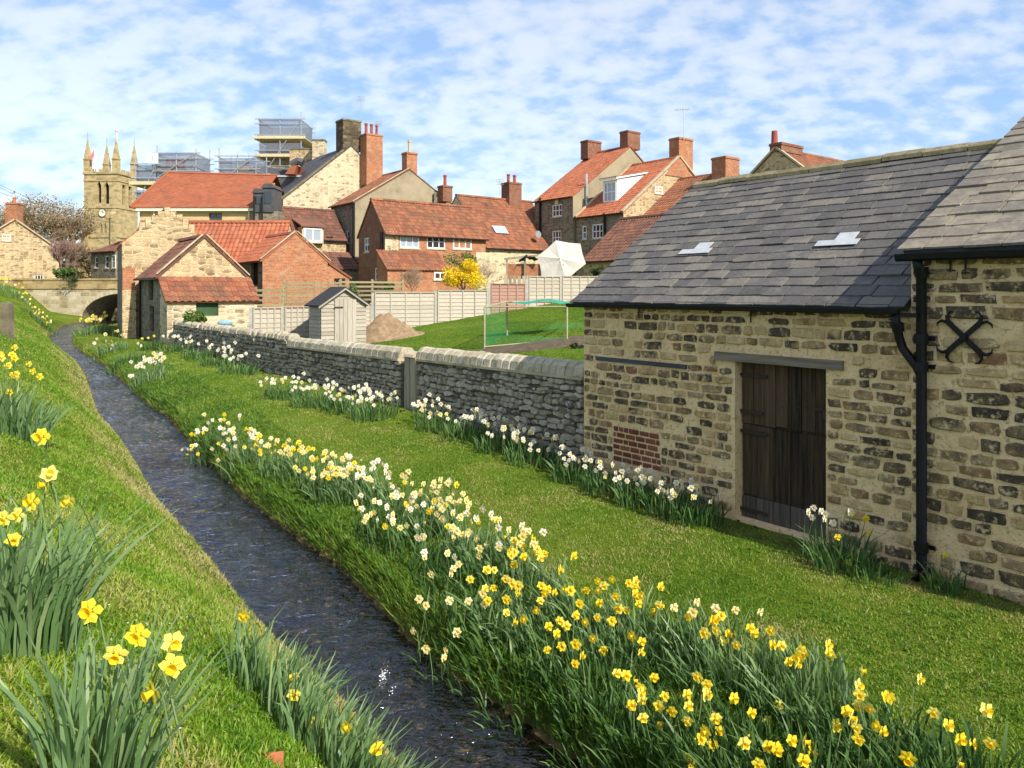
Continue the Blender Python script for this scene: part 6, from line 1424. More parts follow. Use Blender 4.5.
def grass():
    R = np.random.default_rng(5); N = 1500000
    u = R.random(N); y0, y1, p = 1.3, 42.0, 0.62
    y = (y0**p+u*(y1**p-y0**p))**(1/p); x = R.uniform(-1, 1, N)*(0.74*y+0.9)
    z, dl, dr, e, su = terrain(x, y, True)
    keep = (((dl > 0.02) & (dl < 9)) | (dr > 0.03))
    wallside = (e > -0.03) & (su > -12) & ~((su > 0.3) & (e > 0.55))
    keep &= ~wallside
    keep &= ~((su > 23.2) & (e > -2.0) & (su < 34)) | (e < -1.6)
    keep &= ~((e > 0.5) & (R.random(N) > .6))
    gardn = (e > 0.5)
    clump = hash_noise(x, y, 14, 21)+.5; patch = hash_noise(x, y, 1.1, 22)+hash_noise(x, y, 3.3, 23)*.7+hash_noise(x, y, .4, 24)*.5
    keep &= R.random(N) < 0.45+0.75*clump
    x, y, z, dl, dr, e, patch, clump, su = [q[keep] for q in (x, y, z, dl, dr, e, patch, clump, su)]; n = len(x)
    left = dl > 0; lipL = left & (dl < .5); lipR = (~left) & (dr < 1.25) & (y < 26)
    h = R.uniform(.012, .030, n)*(0.7+.7*clump); h = np.where(left, h*1.15, h); h = np.where(lipR, R.uniform(.05, .14, n)*(.7+.6*clump)*np.interp(y, [6, 9], [1, .42]), h); h = np.where((~left) & (dr < .2), R.uniform(.04, .15, n)*np.interp(y, [8, 20], [1, .8]), h)
    tall = (~left) & (R.random(n) < .015); h = np.where(tall, h*1.8, h)
    w = (.0026+.00042*y)*R.uniform(.7, 1.3, n)*np.where(lipR, 1.15, 1)
    a = R.uniform(0, 2*np.pi, n); b = R.uniform(0, 2*np.pi, n); lean = h*R.uniform(.3, 1.25, n)
    lx, ly = lean*np.cos(b), lean*np.sin(b)
    hang = (~left) & (dr < .3); lx = np.where(hang, lx*.6-.05*.8, lx); ly = np.where(hang, ly*.6-.05*.5, ly)
    base = np.stack([x, y, z-.004], 1); dx = np.stack([np.cos(a)*w, np.sin(a)*w, np.zeros(n)], 1)
    tip = base+np.stack([lx, ly, h], 1); mid = base+np.stack([lx*.35, ly*.35, h*.62], 1)
    co_ = np.stack([base-dx, base+dx, mid+dx*.8, tip, mid-dx*.8], 1).reshape(-1, 3); o5 = np.arange(n)*5
    f3 = np.stack([o5+4, o5+2, o5+3], 1); f4a = np.stack([o5, o5+1, o5+2], 1); f4b = np.stack([o5, o5+2, o5+4], 1)
    near = y < 6.5
    # far blades are one triangle each
    far_co = np.stack([base-dx*1.2, base+dx*1.2, tip], 1)
    straw = np.clip((patch-.25)*1.2, 0, .5); rnd = np.clip(.42+patch*.42+R.normal(0, .16, n)+np.where(R.random(n) < .07, .5, 0)+.35*np.clip(hash_noise(x*.8+y*.6, y*.8-x*.6, 2.2, 31)-.12, 0, 1)*2, 0, 1)
    rnd = np.where(left & (dl < 1.2), np.clip(rnd+.20*np.clip(1.1-dl, 0, 1)+.08*(dl < .5), 0, 1), rnd)
    rnd = np.where(left, np.clip(rnd+.03, 0, 1), rnd)
    rnd = np.where((~left) & (y < 9) & (e > -2.2), np.clip(rnd+.08*np.sin(e*5)+.06, 0, 1), rnd); rnd = np.where(e > .5, np.clip(rnd*.5, 0, .4), rnd)
    worn = np.clip(hash_noise(x, y, 1.3, 51)+hash_noise(x, y, 4, 52)*.6+.35, 0, 1); rnd = np.where(left & (dl < 1.0), np.clip(rnd+.55*worn*np.clip(1.15-dl, 0, 1), 0, 1), rnd)
    thatch = np.clip(hash_noise(x, y, 1.6, 41)+hash_noise(x, y, 5, 42)*.8+.12, 0, 1)
    rnd = np.where((~left) & (dr > 1.3) & (dr < 2.5) & (y < 13), np.clip(rnd+.42*thatch, 0, 1), rnd)
    rnd = np.where((~left) & (e > -.9) & (e < .2), np.clip(rnd+.55*thatch, 0, 1), rnd)
    rnd = np.where((~left) & (y < 8.5) & (e > -2.6), np.clip(rnd+.25*thatch, 0, 1), rnd)
    dead = np.clip(hash_noise(x, y, .7, 43)-.18, 0, 1); rnd = np.where(~left, np.clip(rnd+0.8*dead, 0, 1), rnd)
    for nm, sel in (('bank_grass', left), ('lawn_grass', ~left & ~lipR), ('stream_edge_grass', lipR)):
        s1 = sel & near; s2 = sel & ~near; parts = []; fc = []; rn = []; off = 0
        c1_ = np.stack([base-dx, base+dx, mid+dx*.8, mid-dx*.8, tip], 1)[s1]; k1 = len(c1_); i1 = np.arange(k1)*5
        parts.append(c1_.reshape(-1, 3)); fc += [np.stack([i1, i1+1, i1+2], 1), np.stack([i1, i1+2, i1+3], 1), np.stack([i1+3, i1+2, i1+4], 1)]; rn += [rnd[s1]]*3; off = k1*5
        c2_ = far_co[s2]; k2 = len(c2_); i2 = np.arange(k2)*3+off; parts.append(c2_.reshape(-1, 3)); fc.append(np.stack([i2, i2+1, i2+2], 1)); rn.append(rnd[s2])
        me = raw_mesh(nm, np.concatenate(parts), np.concatenate(fc), np.concatenate(rn), [{'stream_edge_grass': 'grass_bank', 'lawn_grass': 'grass_lawn', 'bank_grass': 'grass_blade'}[nm]])
        o = bpy.data.objects.new(nm, me); COL.objects.link(o); kind(o, 'stuff')
        print('GRASS', nm, k1, k2)
grass()

def weeds():
    R = np.random.default_rng(77); P = []; 
    def add(x, y, n, size, up):
        z = gz(x, y)
        for k in range(n):
            a = R.uniform(0, 6.28); l = size*R.uniform(.6, 1.2); d = np.array([math.cos(a), math.sin(a), up*R.uniform(.4, 1.3)]); d /= np.linalg.norm(d); s = np.array([-math.sin(a), math.cos(a), 0]); b = np.array([x, y, z+.008])+s*R.normal(0, size*.3)
            P.append(np.stack([b, b+d*l*.5+s*l*.26, b+d*l-np.array([0, 0, l*.12]), b+d*l*.5-s*l*.26]))
    for _ in range(420):
        y = R.uniform(4.6, 22)**1.0; add(float(xr(y))+R.uniform(.10, .45), y, R.integers(4, 9), R.uniform(.03, .075), .8)
    for _ in range(120): y = R.uniform(3, 14); add(float(xl(y))-R.uniform(.1, 2.4), y, R.integers(4, 8), R.uniform(.018, .04), .35)
    for _ in range(160):
        t = R.uniform(-7.5, 23); p = K0+U*t-VV*R.uniform(.05, .3); add(p.x, p.y, R.integers(4, 9), R.uniform(.03, .08), 1.2)
    for _ in range(110): y = R.uniform(5, 16); x = float(xr(y))+R.uniform(1.6, 5); add(x, y, 5, R.uniform(.015, .03), .25) if (x-K0.x)*VV.x+(y-K0.y)*VV.y < -.2 else None
    co_ = np.concatenate(P); n = len(P); o = np.arange(n)*4; me = raw_mesh('weeds', co_, np.stack([o, o+1, o+2, o+3], 1), R.random(n), ['leaf_green']); ob = bpy.data.objects.new('weeds', me); COL.objects.link(ob); kind(ob, 'stuff')
    D = []
    for _ in range(70):
        y = R.uniform(2.2, 9); x = float(xl(y))-R.uniform(.5, 2.6); z = gz(x, y)+.03; r = .006; D.append(np.array([[x+r*math.cos(a), y+r*math.sin(a), z] for a in (0, 1.57, 3.14, 4.71)]))
    o = np.arange(len(D))*4; me = raw_mesh('daisies', np.concatenate(D), np.stack([o, o+1, o+2, o+3], 1), R.random(len(D)), ['white_paint']); ob = bpy.data.objects.new('daisies', me); COL.objects.link(ob); kind(ob, 'stuff')
weeds()

# ---- daffodils
def leaves_mesh(name, n, rad, hmin, hmax, seed, mat, wid=.008, spread=.55, lean=(0, 0), droop=.25, ground=None, aspect=1.0, elong=None):
    R = np.random.default_rng(seed); seg = 5
    r = rad*np.sqrt(R.random(n)); a = R.uniform(0, 2*np.pi, n); bx, by = r*np.cos(a), r*np.sin(a)*aspect
    if elong: p_, q_ = r*np.cos(a)*elong[0], r*np.sin(a)*elong[1]; bx, by = U.x*p_+VV.x*q_, U.y*p_+VV.y*q_
    out = a+R.normal(0, .9, n); h = R.uniform(hmin, hmax, n); sp = h*spread*R.uniform(.15, 1.0, n)*(0.4+r/rad); dx, dy = np.cos(out)*sp+lean[0]*h, np.sin(out)*sp+lean[1]*h
    wa = R.uniform(0, np.pi, n); w = wid*R.uniform(.75, 1.3, n); dr_ = droop*R.random(n)**2*h
    bz_ = np.zeros(n) if ground is None else ground(bx, by)
    rows = []
    for k in range(seg):
        t = k/(seg-1); x = bx+dx*t**1.7; y = by+dy*t**1.7; z = bz_+h*(t-.12*t*t)-dr_*t**4-.02*(k == 0); ww = w*(1-.0*t) if k < seg-1 else w*.15
        if k == seg-2: ww = w*.9
        s = np.stack([np.cos(wa+t*.5)*ww, np.sin(wa+t*.5)*ww, np.zeros(n)], 1); c = np.stack([x, y, z], 1); rows += [c-s, c+s]
    co_ = np.stack(rows, 1).reshape(-1, 3); o = np.arange(n)*2*seg; fs = []; rn = []; rv = np.clip(R.normal(.5, .22, n), 0, 1)
    for k in range(seg-1): fs.append(np.stack([o+2*k, o+2*k+1, o+2*k+3, o+2*k+2], 1)); rn.append(np.clip(rv+.15*(k-1.5)/3, 0, 1))
    return raw_mesh(name, co_, np.concatenate(fs), np.concatenate(rn), [mat], smooth=True)
def flower_meshes(kind_, seed, h):
    """one daffodil: curved stem with six petals; its trumpet is a second mesh in the same frame"""
    R = random.Random(seed); m = MB(); lx = R.uniform(-.05, .05); ly = R.uniform(-.07, -.01)
    st = [V(0, 0, -.02), V(lx*.15, ly*.1, h*.5), V(lx*.6, ly*.5, h*.9), V(lx, ly, h), V(lx*1.1, ly-.022, h-.002)]
    m.tube(st, [.0035, .0033, .003, .003, .003], 4, m=1)
    c = st[-1]; ax_ = V(R.uniform(-.25, .25), -1, R.uniform(-.15, .25)).normalized(); ex = ax_.cross(ZUP).normalized(); ey = ex.cross(ax_)
    for k in range(6):
        a = 2*math.pi*k/6+R.uniform(-.12, .12); r = .043*R.uniform(.9, 1.1); d = ex*math.cos(a)+ey*math.sin(a); s = ex*-math.sin(a)+ey*math.cos(a); back = -.004 if k % 2 else .004; fw = R.uniform(.0, .010)
        P = [c+d*.004+ax_*back, c+d*r*.35+s*.011+ax_*back, c+d*r*.68+s*.0155+ax_*(back+fw*.4), c+d*r+ax_*(back+fw), c+d*r*.68-s*.0155+ax_*(back+fw*.4), c+d*r*.35-s*.011+ax_*back, c+d*r*.6+ax_*(back+.003)]
        m.add(P, [(0, 1, 6, 5), (1, 2, 3, 6), (6, 3, 4, 5)])
    me = m.mesh('flower', ['petal_'+kind_, 'daffodil_leaf']); t = MB(); n = 10; L = .030 if kind_ == 'yellow' else .018; vs = []
    for q, rr, ll in ((0, .009, 0), (1, .0115, L*.6), (2, .017, L)):
        for i in range(n): a = 2*math.pi*i/n; fr = 1+(.08 if (q == 2 and i % 2) else 0); vs.append(c+ax_*(ll+.003)+(ex*math.cos(a)+ey*math.sin(a))*rr*fr)
    fs = [(q*n+i, q*n+(i+1) % n, (q+1)*n+(i+1) % n, (q+1)*n+i) for q in (0, 1) for i in range(n)]+[tuple(range(n))]
    t.add(vs, fs); tm = t.mesh('trumpet', ['trumpet_yellow' if kind_ == 'yellow' else 'trumpet_cream']); return me, tm
FL = {k: [flower_meshes(k, 40+i, h) for i, h in enumerate((.34, .38, .42, .45, .36, .40))] for k in ('yellow', 'cream', 'white')}
NF = [0]
def clump(px, py, label, rad, nl, hmin, hmax, flowers, seed, mat='daffodil_leaf', spread=.55, lean=(0, 0), wid=.008, fscale=1.0, fup=0.0, frad=None, aspect=1.0, fpx=None, name='daffodil_clump', cat='daffodils', group='daffodil clumps', droop=.25, elong=None):
    """base pixel on the ground; flowers = {kind: count}; fpx = explicit flower-head pixels"""
    P = ground_hit(px, py); R = random.Random(seed); t = thing(name, label, cat, tuple(P), group)
    gfun = lambda x, y: terrain(P.x+x, P.y+y)-P.z
    me = leaves_mesh('leaves', nl, rad, hmin, hmax, seed, mat, wid=wid, spread=spread, lean=lean, ground=gfun, aspect=aspect, droop=droop, elong=elong)
    o = bpy.data.objects.new('leaves', me); COL.objects.link(o); o.parent = t; kind(o, 'stuff')
    def put(kd, x, y, z, sc, rz):
        fm, tm = FL[kd][R.randrange(6)]; f = bpy.data.objects.new('flower', fm); COL.objects.link(f); f.parent = t
        f.location = (x-P.x, y-P.y, z-P.z); f.rotation_euler = (R.uniform(-.22, .22), R.uniform(-.22, .22), rz); f.scale = (sc, sc, sc)
        g = bpy.data.objects.new('trumpet', tm); COL.objects.link(g); g.parent = f; NF[0] += 1
    fr = frad or rad
    if fpx:
        for kd, hx, hy in fpx:
            # the head hangs over the clump: same distance as the clump, scattered a little in depth
            Y = P.y+R.uniform(-.5, .5)*rad; q = at(hx, hy, Y); sc = R.uniform(.82, .98); put(kd, q.x, q.y+.03, q.z-.39*sc, sc, R.uniform(-.7, .9))
    for kd, n in (flowers or {}).items():
        for _ in range(n):
            r = fr*math.sqrt(R.random())*1.08; a = R.uniform(0, 6.28); x, y = P.x+r*math.cos(a), P.y+r*math.sin(a)*aspect
            if elong: p_, q_ = r*math.cos(a)*elong[0], r*math.sin(a)*elong[1]; x, y = P.x+U.x*p_+VV.x*q_, P.y+U.y*p_+VV.y*q_
            put(kd, x+lean[0]*.2, y+lean[1]*.2, gz(x, y)+fup, fscale*R.uniform(.85, 1.12)*(hmax/.42), R.gauss(.25, .75))
    return t
# band of daffodils on the right bank, from far to near
Y_, C_, W_ = 'yellow', 'cream', 'white'
S = 'right-bank daffodil clump, '
band = [
 (214, 448, S+'far end of the long band, white and yellow flowers', .55, 150, {W_: 12, Y_: 6, C_: 4}, 'daffodil_leaf_dark'),
 (243, 462, S+'small white group second in the band', .45, 110, {W_: 10, C_: 5, Y_: 3}, 'daffodil_leaf'),
 (284, 474, S+'pale yellow group before the dense cream heads', .5, 130, {C_: 10, Y_: 6}, 'daffodil_leaf'),
 (328, 492, S+'dense cream-yellow heads in the middle of the band', .5, 170, {C_: 22, Y_: 7}, 'daffodil_leaf'),
 (364, 498, S+'dense white heads beside the cream ones', .45, 150, {W_: 22, C_: 4}, 'daffodil_leaf'),
 (392, 540, S+'low mixed white and cream heads over dark leaves', .55, 190, {W_: 8, C_: 10, Y_: 2}, 'daffodil_leaf_dark'),
 (428, 524, S+'pale yellow heads right of the white group', .5, 170, {C_: 20, W_: 4, Y_: 3}, 'daffodil_leaf'),
 (450, 582, S+'scattered cream heads spilling to the water', .5, 170, {C_: 8, W_: 3}, 'daffodil_leaf_dark'),
 (488, 562, S+'tall white and cream heads over the lawn edge', .48, 170, {C_: 14, W_: 8, Y_: 2}, 'daffodil_leaf'),
 (455, 642, S+'arching leaves with a few pale heads nearest the water', .42, 150, {C_: 7}, 'daffodil_leaf_dark'),
 (505, 632, S+'arching pale leaves with one bright yellow cluster', .38, 150, {Y_: 8}, 'daffodil_leaf'),
 (542, 602, S+'small deep yellow heads on the lawn side', .42, 160, {Y_: 12}, 'daffodil_leaf'),
]
for i, (px, py, lb, rad, nl, fl, mt) in enumerate(band):
    clump(px, py, lb, rad, nl, .26, .40, {k: int(v*(1.25 if k == W_ else 1.8))+1 for k, v in fl.items()}, 600+i, mt, fscale=1.0, fup=.03, wid=.0085, spread=.6, lean=(-.10, -.07), elong=(1.25, .62))
def pts(k, *xy): return [(k, x, y) for x, y in xy]
near = [
 (592, 690, S+'bright star-shaped yellow heads over dark leaves', .36, 190, pts(Y_, (540, 613), (541, 629), (549, 611), (552, 612), (547, 640), (557, 636), (573, 602), (573, 621), (588, 622), (590, 636), (597, 651), (602, 623), (612, 630), (578, 661), (634, 631), (573, 643))),
 (626, 652, S+'cluster of yellow heads standing against the lawn', .34, 190, pts(Y_, (599, 581), (590, 590), (610, 577), (613, 591), (621, 590), (620, 574), (626, 581), (633, 585), (626, 593), (635, 590), (641, 590), (645, 591), (652, 594), (661, 594), (634, 605), (642, 604), (648, 608), (661, 605), (576, 600))),
 (640, 755, S+'small yellow heads low in the leaves', .33, 200, pts(Y_, (612, 667), (613, 681), (642, 666), (639, 679), (635, 689), (649, 697), (662, 696), (676, 696), (655, 715), (650, 718), (659, 721))),
 (722, 678, S+'pale faded and yellow heads against the lawn', .34, 190, pts(C_, (683, 604), (690, 599), (698, 601), (711, 601), (720, 606), (748, 603))+pts(Y_, (697, 616), (713, 619), (722, 617), (718, 611), (713, 639), (717, 638), (738, 630), (755, 627), (749, 653))),
 (714, 775, S+'large bright yellow heads near the bottom edge', .34, 210, pts(Y_, (698, 682), (710, 686), (694, 705), (719, 703), (710, 712), (711, 720), (722, 724), (739, 705), (741, 727), (688, 724), (708, 742), (698, 749), (745, 762), (706, 738))),
 (806, 706, S+'yellow heads at the lawn side right of the faded ones', .34, 190, pts(Y_, (765, 653), (778, 636), (780, 642), (786, 660), (790, 655), (796, 641), (813, 663), (831, 654), (833, 656), (762, 717), (764, 694))),
 (788, 812, S+'yellow heads cut by the bottom edge', .32, 190, pts(Y_, (773, 740), (770, 748), (787, 740), (765, 750), (790, 762), (798, 760), (813, 765), (757, 745))),
 (882, 772, S+'second last clump, yellow heads on thin leaves', .34, 180, pts(Y_, (859, 690), (869, 684), (874, 693), (881, 696), (858, 708), (854, 718), (860, 725), (877, 721), (915, 684))),
 (960, 800, S+'last clump in the bottom right corner', .34, 170, pts(Y_, (943, 727), (967, 743), (938, 712))),
]
for i, (px, py, lb, rad, nl, fp) in enumerate(near):
    clump(px, py, lb, rad, nl, .26, .42, {Y_: 4}, 640+i, 'daffodil_leaf' if i in (1, 3, 5) else 'daffodil_leaf_dark', wid=.0075, spread=.45, lean=(-.16, -.04), fpx=fp)  # mostly the darker leaf colour, standing in for deep shade among near clumps
# filler foliage between the near clumps
for i, (px, py) in enumerate(((560, 645), (668, 690), (760, 735), (680, 650), (835, 770), (910, 810), (600, 735), (520, 690))):
    clump(px, py, 'flowerless right-bank daffodil leaves, '+('between the star-shaped and deep yellow heads', 'between the low small heads and the faded heads', 'between the bright heads at the bottom edge and the lawn side', 'below the faded heads', 'left of the second last clump', 'between the two last clumps', 'on the dark slope left of the small low heads', 'on the dark slope nearest the water')[i], .32, 130, .2, .34, None, 670+i, 'daffodil_leaf_dark', wid=.007, spread=.5, lean=(-.12, -.05), cat='leaf clump', group='flowerless daffodil leaves', name='daffodil_leaves')
# white daffodils along the garden wall and the barn
S = 'white daffodils below the dry stone wall, '
wl = [(287, 398, S+'first left of the middle wall section', .5, 10), (316, 405, S+'second in the middle wall section', .5, 14), (345, 411, S+'third in the middle wall section', .5, 16), (374, 417, S+'just left of the wooden gatepost', .45, 12),
      (437, 428, S+'just right of the wooden gatepost', .42, 10), (468, 438, S+'second right of the gatepost', .42, 12), (500, 450, S+'third right of the gatepost', .42, 13), (532, 462, S+'last before the barn corner', .42, 12)]
for i, (px, py, lb, rad, n) in enumerate(wl): clump(px, py, lb, rad, 150, .22, .34, {W_: int(n*1.8), C_: 4}, 700+i, 'daffodil_leaf_dark', wid=.009, spread=.5, fscale=1.25)
S = 'white daffodil clump against the barn wall, '
for i, (px, py, lb, n) in enumerate(((575, 480, S+'at the corner with the dry stone wall', 11), (606, 492, S+'below the red brick patch', 11), (637, 503, S+'right of the brick patch', 10), (667, 513, S+'fourth from the dry stone wall', 9), (695, 521, S+'nearest the left door jamb', 6))):
    clump(px, py, lb, .34, 150, .22, .36, {W_: int(n*1.6), C_: 2}, 720+i, 'daffodil_leaf_dark', wid=.008, spread=.5, fscale=1.1)
clump(838, 566, 'daffodil clump with white and orange-yellow flowers right of the barn door', .30, 170, .22, .40, None, 741, 'daffodil_leaf_dark', wid=.0065, spread=.55, fpx=pts(W_, (804, 518), (808, 511), (815, 513), (826, 516), (831, 512), (842, 522), (816, 522), (842, 515))+pts(Y_, (848, 514), (860, 512), (834, 531), (868, 533), (855, 559)))
clump(876, 580, 'low flowerless leaf clump between the barn door and the downpipe', .22, 70, .12, .24, None, 742, 'daffodil_leaf_dark', wid=.006, cat='leaf clump', name='daffodil_leaves')
clump(946, 590, 'small daffodil clump with a single flower right of the downpipe', .17, 70, .12, .28, None, 743, 'daffodil_leaf_dark', wid=.006, fpx=pts(Y_, (943, 551)))
# far ones along the rough wall and the stream
S = 'distant white daffodils below the rough-topped wall, '
for i, (px, py, lb) in enumerate(((178, 352, S+'nearest the outbuilding'), (197, 358, S+'second from the outbuilding'), (217, 366, S+'third from the outbuilding'), (238, 374, S+'fourth from the outbuilding'))):
    clump(px, py, lb, .55, 90, .24, .38, {W_: 11}, 750+i, 'daffodil_leaf_dark', wid=.014, fscale=1.5)
clump(151, 350, 'small yellow-topped green plant at the outbuilding corner', .4, 80, .3, .5, {Y_: 3}, 756, 'daffodil_leaf_dark', wid=.014, cat='plant', name='corner_plant')
clump(149, 381, 'round clump of white daffodils alone on the far lawn by the stream', .42, 110, .3, .45, {W_: 26, C_: 3}, 757, 'daffodil_leaf', wid=.013, fscale=1.4)
clump(112, 352, 'far daffodil clump with sparse white heads on the inside of the bend', .6, 90, .3, .45, {C_: 6, W_: 4}, 758, 'daffodil_leaf', wid=.016, fscale=1.5)
clump(124, 364, 'leafy far daffodil clump just before the bend, few flowers', .6, 90, .25, .4, {W_: 4}, 759, 'daffodil_leaf_dark', wid=.016, fscale=1.4)
clump(93, 334, 'far clump of yellow and cream daffodils by the bend below the bridge', .75, 110, .35, .5, {Y_: 16, C_: 14}, 760, 'daffodil_leaf', wid=.018, fscale=1.6)
clump(40, 324, 'cream daffodil clump on the far left bank in front of the bridge', .8, 100, .3, .42, {C_: 18, Y_: 5}, 761, 'daffodil_leaf_dark', wid=.018, fscale=1.6)
clump(14, 297, 'daffodil clump on the left bank top at the end of the bridge parapet', 1.0, 110, .35, .5, {C_: 16, Y_: 10}, 762, 'daffodil_leaf', wid=.02, fscale=1.7)
# left bank, near the camera
clump(14, 436, 'tall daffodil clump at the left edge, yellow heads above blue-green leaves', .30, 170, .42, .66, None, 770, wid=.009, spread=.5, lean=(.1, 0), fpx=pts(Y_, (3, 352), (8, 358), (14, 357), (10, 345), (5, 362), (8, 376), (10, 371), (22, 371), (26, 377), (35, 378), (27, 362), (5, 390), (17, 382)))
clump(22, 640, 'large leaf clump on the left bank with five yellow heads', .22, 190, .42, .70, None, 771, wid=.0075, spread=.5, lean=(.08, .03), fpx=pts(Y_, (14, 507), (22, 502), (16, 540), (48, 504), (56, 499), (65, 470), (101, 487), (38, 444)))
clump(98, 800, 'nearest daffodil clump, bottom left, six bright yellow heads on long leaves', .15, 110, .44, .66, None, 772, wid=.0065, spread=.45, lean=(.05, .05), fpx=pts(Y_, (112, 616), (133, 627), (154, 640), (173, 617), (180, 642), (171, 664)))
S = 'dense leaf clump overhanging the water on the left bank, '
clump(276, 706, S+'farthest of three, one small flower', .24, 170, .26, .42, None, 773, wid=.0065, spread=.4, lean=(.18, .12), fpx=pts(Y_, (292, 671), (255, 621)))
clump(318, 752, S+'middle of three, three yellow flowers', .24, 190, .26, .42, None, 774, wid=.0065, spread=.4, lean=(.18, .12), fpx=pts(Y_, (314, 694), (326, 706), (324, 713), (331, 719)))
clump(362, 800, S+'nearest of three, two yellow flowers', .22, 170, .26, .40, None, 775, wid=.0065, spread=.4, lean=(.2, .1), fpx=pts(Y_, (367, 731), (374, 736)))
for i, (px, py, lb) in enumerate(((148, 516, 'wisp of tall grass at the water edge of the left bank, farther one'), (203, 604, 'wisp of tall grass at the water edge of the left bank, nearer one'))):
    clump(px, py, lb, .10, 36, .14, .24, None, 780+i, 'grass_blade', wid=.003, cat='grass tuft', name='grass_tuft', group='grass wisps')
print('FLOWERS', NF[0])

# ---- shrubs and trees
def blob_leaves(name, parent, mat, centre, radii, n, size, seed, shell=.55, clumps=14):
    """leaf-sized faces in clumps through a volume"""
    R = np.random.default_rng(seed); c = R.normal(0, 1, (clumps, 3)); c /= np.linalg.norm(c, axis=1)[:, None]; c *= (R.random((clumps, 1))**.4)*.75; cr = R.uniform(.28, .5, clumps)
    k = R.integers(0, clumps, n); d = R.normal(0, 1, (n, 3)); d /= np.linalg.norm(d, axis=1)[:, None]; p = (c[k]+d*cr[k][:, None]*(R.random((n, 1))**.35))*np.array(radii)+np.array(centre)
    t = R.normal(0, 1, (n, 3)); t /= np.linalg.norm(t, axis=1)[:, None]; b = np.cross(t, R.normal(0, 1, (n, 3))); b /= np.linalg.norm(b, axis=1)[:, None]; s = size*R.uniform(.6, 1.3, (n, 1))
    co_ = np.stack([p-t*s, p+b*s*.5, p+t*s, p-b*s*.5], 1).reshape(-1, 3)-np.array(ORG[parent.name]); o = np.arange(n)*4
    me = raw_mesh(name, co_, np.stack([o, o+1, o+2, o+3], 1), R.random(n), [mat]); ob = bpy.data.objects.new(name, me); COL.objects.link(ob); ob.parent = parent; return ob
def branches(mb, P, d, L, r, depth, R, spread=.55, up=.15, kids=(3, 4), shrink=.68):
    n = 4; pts_ = [Vector(P)]; dd = Vector(d).normalized()
    for i in range(n):
        dd = (dd+Vector((R.gauss(0, .12), R.gauss(0, .12), R.gauss(0, .08)+up*.15))).normalized(); pts_.append(pts_[-1]+dd*L/n)
    mb.tube(pts_, r, 6 if depth > 2 else (4 if depth > 0 else 3), r*.55, cap=False)
    if depth <= 0: return
    for k in range(R.randint(*kids)):
        t = R.uniform(.35, 1.0); i = min(n-1, int(t*n)); q = pts_[i]+(pts_[i+1]-pts_[i])*(t*n-i)
        nd = (dd+Vector((R.gauss(0, spread), R.gauss(0, spread), R.gauss(0, spread*.7)+up))).normalized(); branches(mb, q, nd, L*shrink*R.uniform(.8, 1.15), r*.55, depth-1, R, spread, up, kids, shrink)
def bare_tree(px, ybase, ytop, Y, label, seed, mat='twig', depth=6, name='bare_tree', spread=.55, L=.36, cat='tree', trunk='bark', r=.03, haze=0):
    P = at(px, ybase, Y); H = (ybase-ytop)/F*Y; t = thing(name, label, cat, tuple(P), 'bare trees' if cat == 'tree' else 'bare shrubs'); R = random.Random(seed)
    m = MB(); tr = P+V(R.uniform(-.3, .3), 0, H*.3); m.tube([P-ZUP*1.0, P+(tr-P)*.5+V(.1, 0, 0), tr], H*r, 8, H*r*.7); m.build('trunk', trunk, t)
    m = MB()
    for k in range(9): branches(m, P+(tr-P)*R.uniform(.55, 1), V(R.gauss(0, .6), R.gauss(0, .6), 1), H*L, H*r*.55, depth-2, R, spread, .22, (4, 5), .66)
    m.build('crown', mat, t)
    if haze: blob_leaves('twigs', t, 'scrub', P+ZUP*H*.68, (H*.62, H*.5, H*.36), haze, H*.016, seed, clumps=40)
bare_tree(32, 262, 192, 88, 'broad bare brown tree behind the stone cottage, nearer the left edge', 1, L=.30, haze=3200)
bare_tree(66, 268, 200, 92, 'bare brown tree between the stone cottage and the church tower', 2, L=.30, haze=3200)
bare_tree(2, 262, 206, 90, 'bare tree cut off by the left edge behind the cottage chimney', 3, L=.30, haze=3200)
bare_tree(75, 276, 232, 74, 'smaller pale bare tree just left of the church tower foot', 4, L=.30)
bare_tree(60, 276, 238, 60, 'dark purple bare shrub beside the stone cottage', 5, 'twig_purple', 6, 'bare_shrub', .7, .36, 'shrub')
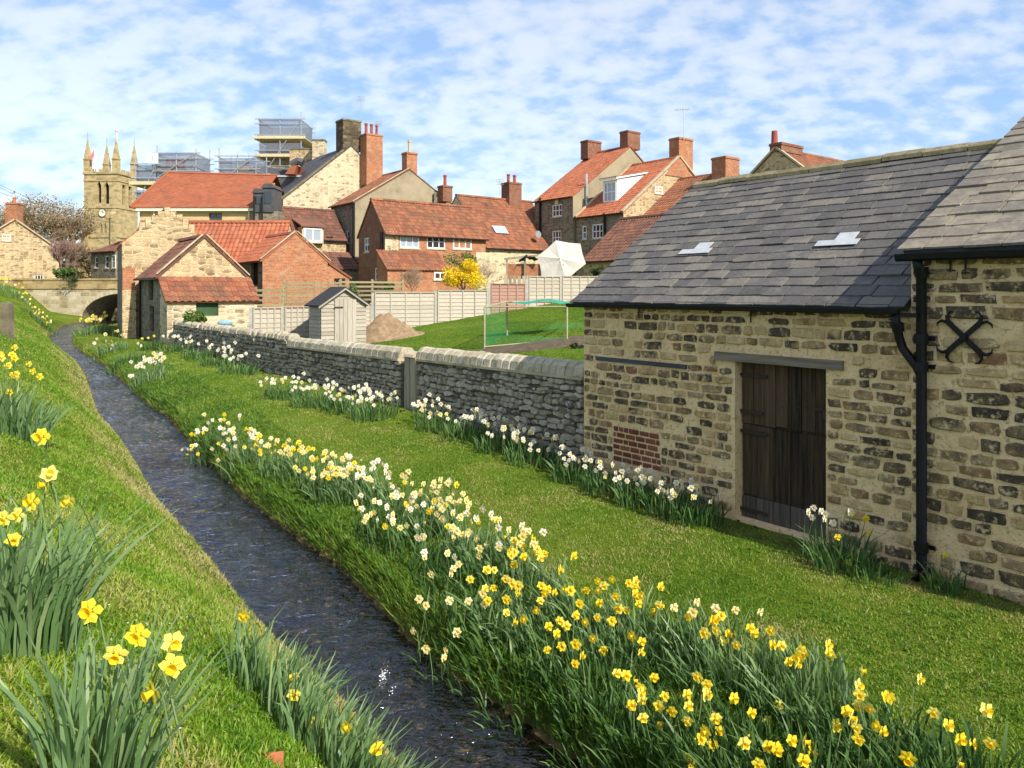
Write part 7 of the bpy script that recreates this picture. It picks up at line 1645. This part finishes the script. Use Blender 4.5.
def bush(px, ybase, ytop, wpx, Y, label, mat, seed, n=2600, size=.07, name='bush', stems='twig', twigs=True, cat='bush', clumps=14):
    P = at(px, ybase, Y); H = (ybase-ytop)/F*Y; w = wpx/F*Y/2; t = thing(name, label, cat, tuple(P)); R = random.Random(seed)
    m = MB()
    for k in range(7): branches(m, P, V(R.gauss(0, .5), R.gauss(0, .5), 1), H*.55, H*.022, 2, R, .45, .3, (2, 3))
    m.build('stems', stems, t)
    if mat: blob_leaves('foliage', t, mat, P+ZUP*H*.5, (w, w*.9, H*.55), n, size, seed, clumps=clumps)
    return t
f_ = bush(464, 292, 258, 52, 38.0, 'bright yellow flowering bush in front of the brick house', 'forsythia', 11, 5600, .055, 'forsythia_bush', clumps=18); P = at(458, 268, 38); blob_leaves('green_top', f_, 'leaf_green', P+V(0, .5, .45), (1.0, .7, .45), 700, .06, 15)
bare_tree(412, 297, 268, 37.5, 'brown bare hedge bush left of the yellow bush', 12, 'twig', 6, 'bare_bush', .8, .42, 'bush', 'twig', .02)
bare_tree(485, 292, 258, 40, 'thin bare shrub right of the yellow bush', 13, 'twig', 5, 'bare_bush', .5, .42, 'bush', 'twig', .014)
bush(84, 284, 246, 34, 96, 'brown scrubby thicket between the bare trees and the church tower', 'scrub', 31, 4200, .2, clumps=30)
bush(50, 284, 250, 44, 97, 'brown scrubby thicket behind the stone cottage', 'scrub', 32, 4200, .2, clumps=30)
bush(66, 281, 268, 26, 58, 'small green bush behind the bridge parapet', 'leaf_green', 14, 1200, .10)
bush(193, 326, 310, 26, 28.6, 'green shrub growing over the rough wall in front of the lean-to', 'leaf_green', 15, 1100, .06)
bush(352, 306, 282, 16, 33.2, 'thin green climber on the lattice screen', 'leaf_green', 16, 350, .06)
bush(388, 292, 282, 14, 37.0, 'small green shrub behind the slatted screen', 'leaf_green', 22, 500, .07)
bush(597, 278, 266, 18, 40.0, 'green climber on the wall below the brown outbuilding', 'leaf_dark', 17, 500, .07)
bush(92, 325, 309, 34, 70, 'dark green bush seen through the left of the bridge arch', 'leaf_dark', 18, 1600, .14)
bush(116, 318, 293, 40, 84, 'dark trees seen through the bridge arch', 'leaf_dark', 19, 3500, .2)
bush(577, 352, 342, 16, 20.0, 'low dark plant beside the barn corner in the garden', 'leaf_dark', 20, 400, .04)
bush(70, 283, 276, 22, 53.6, 'ivy hanging on the bridge parapet', 'leaf_dark', 21, 300, .07, name='ivy', cat='ivy')
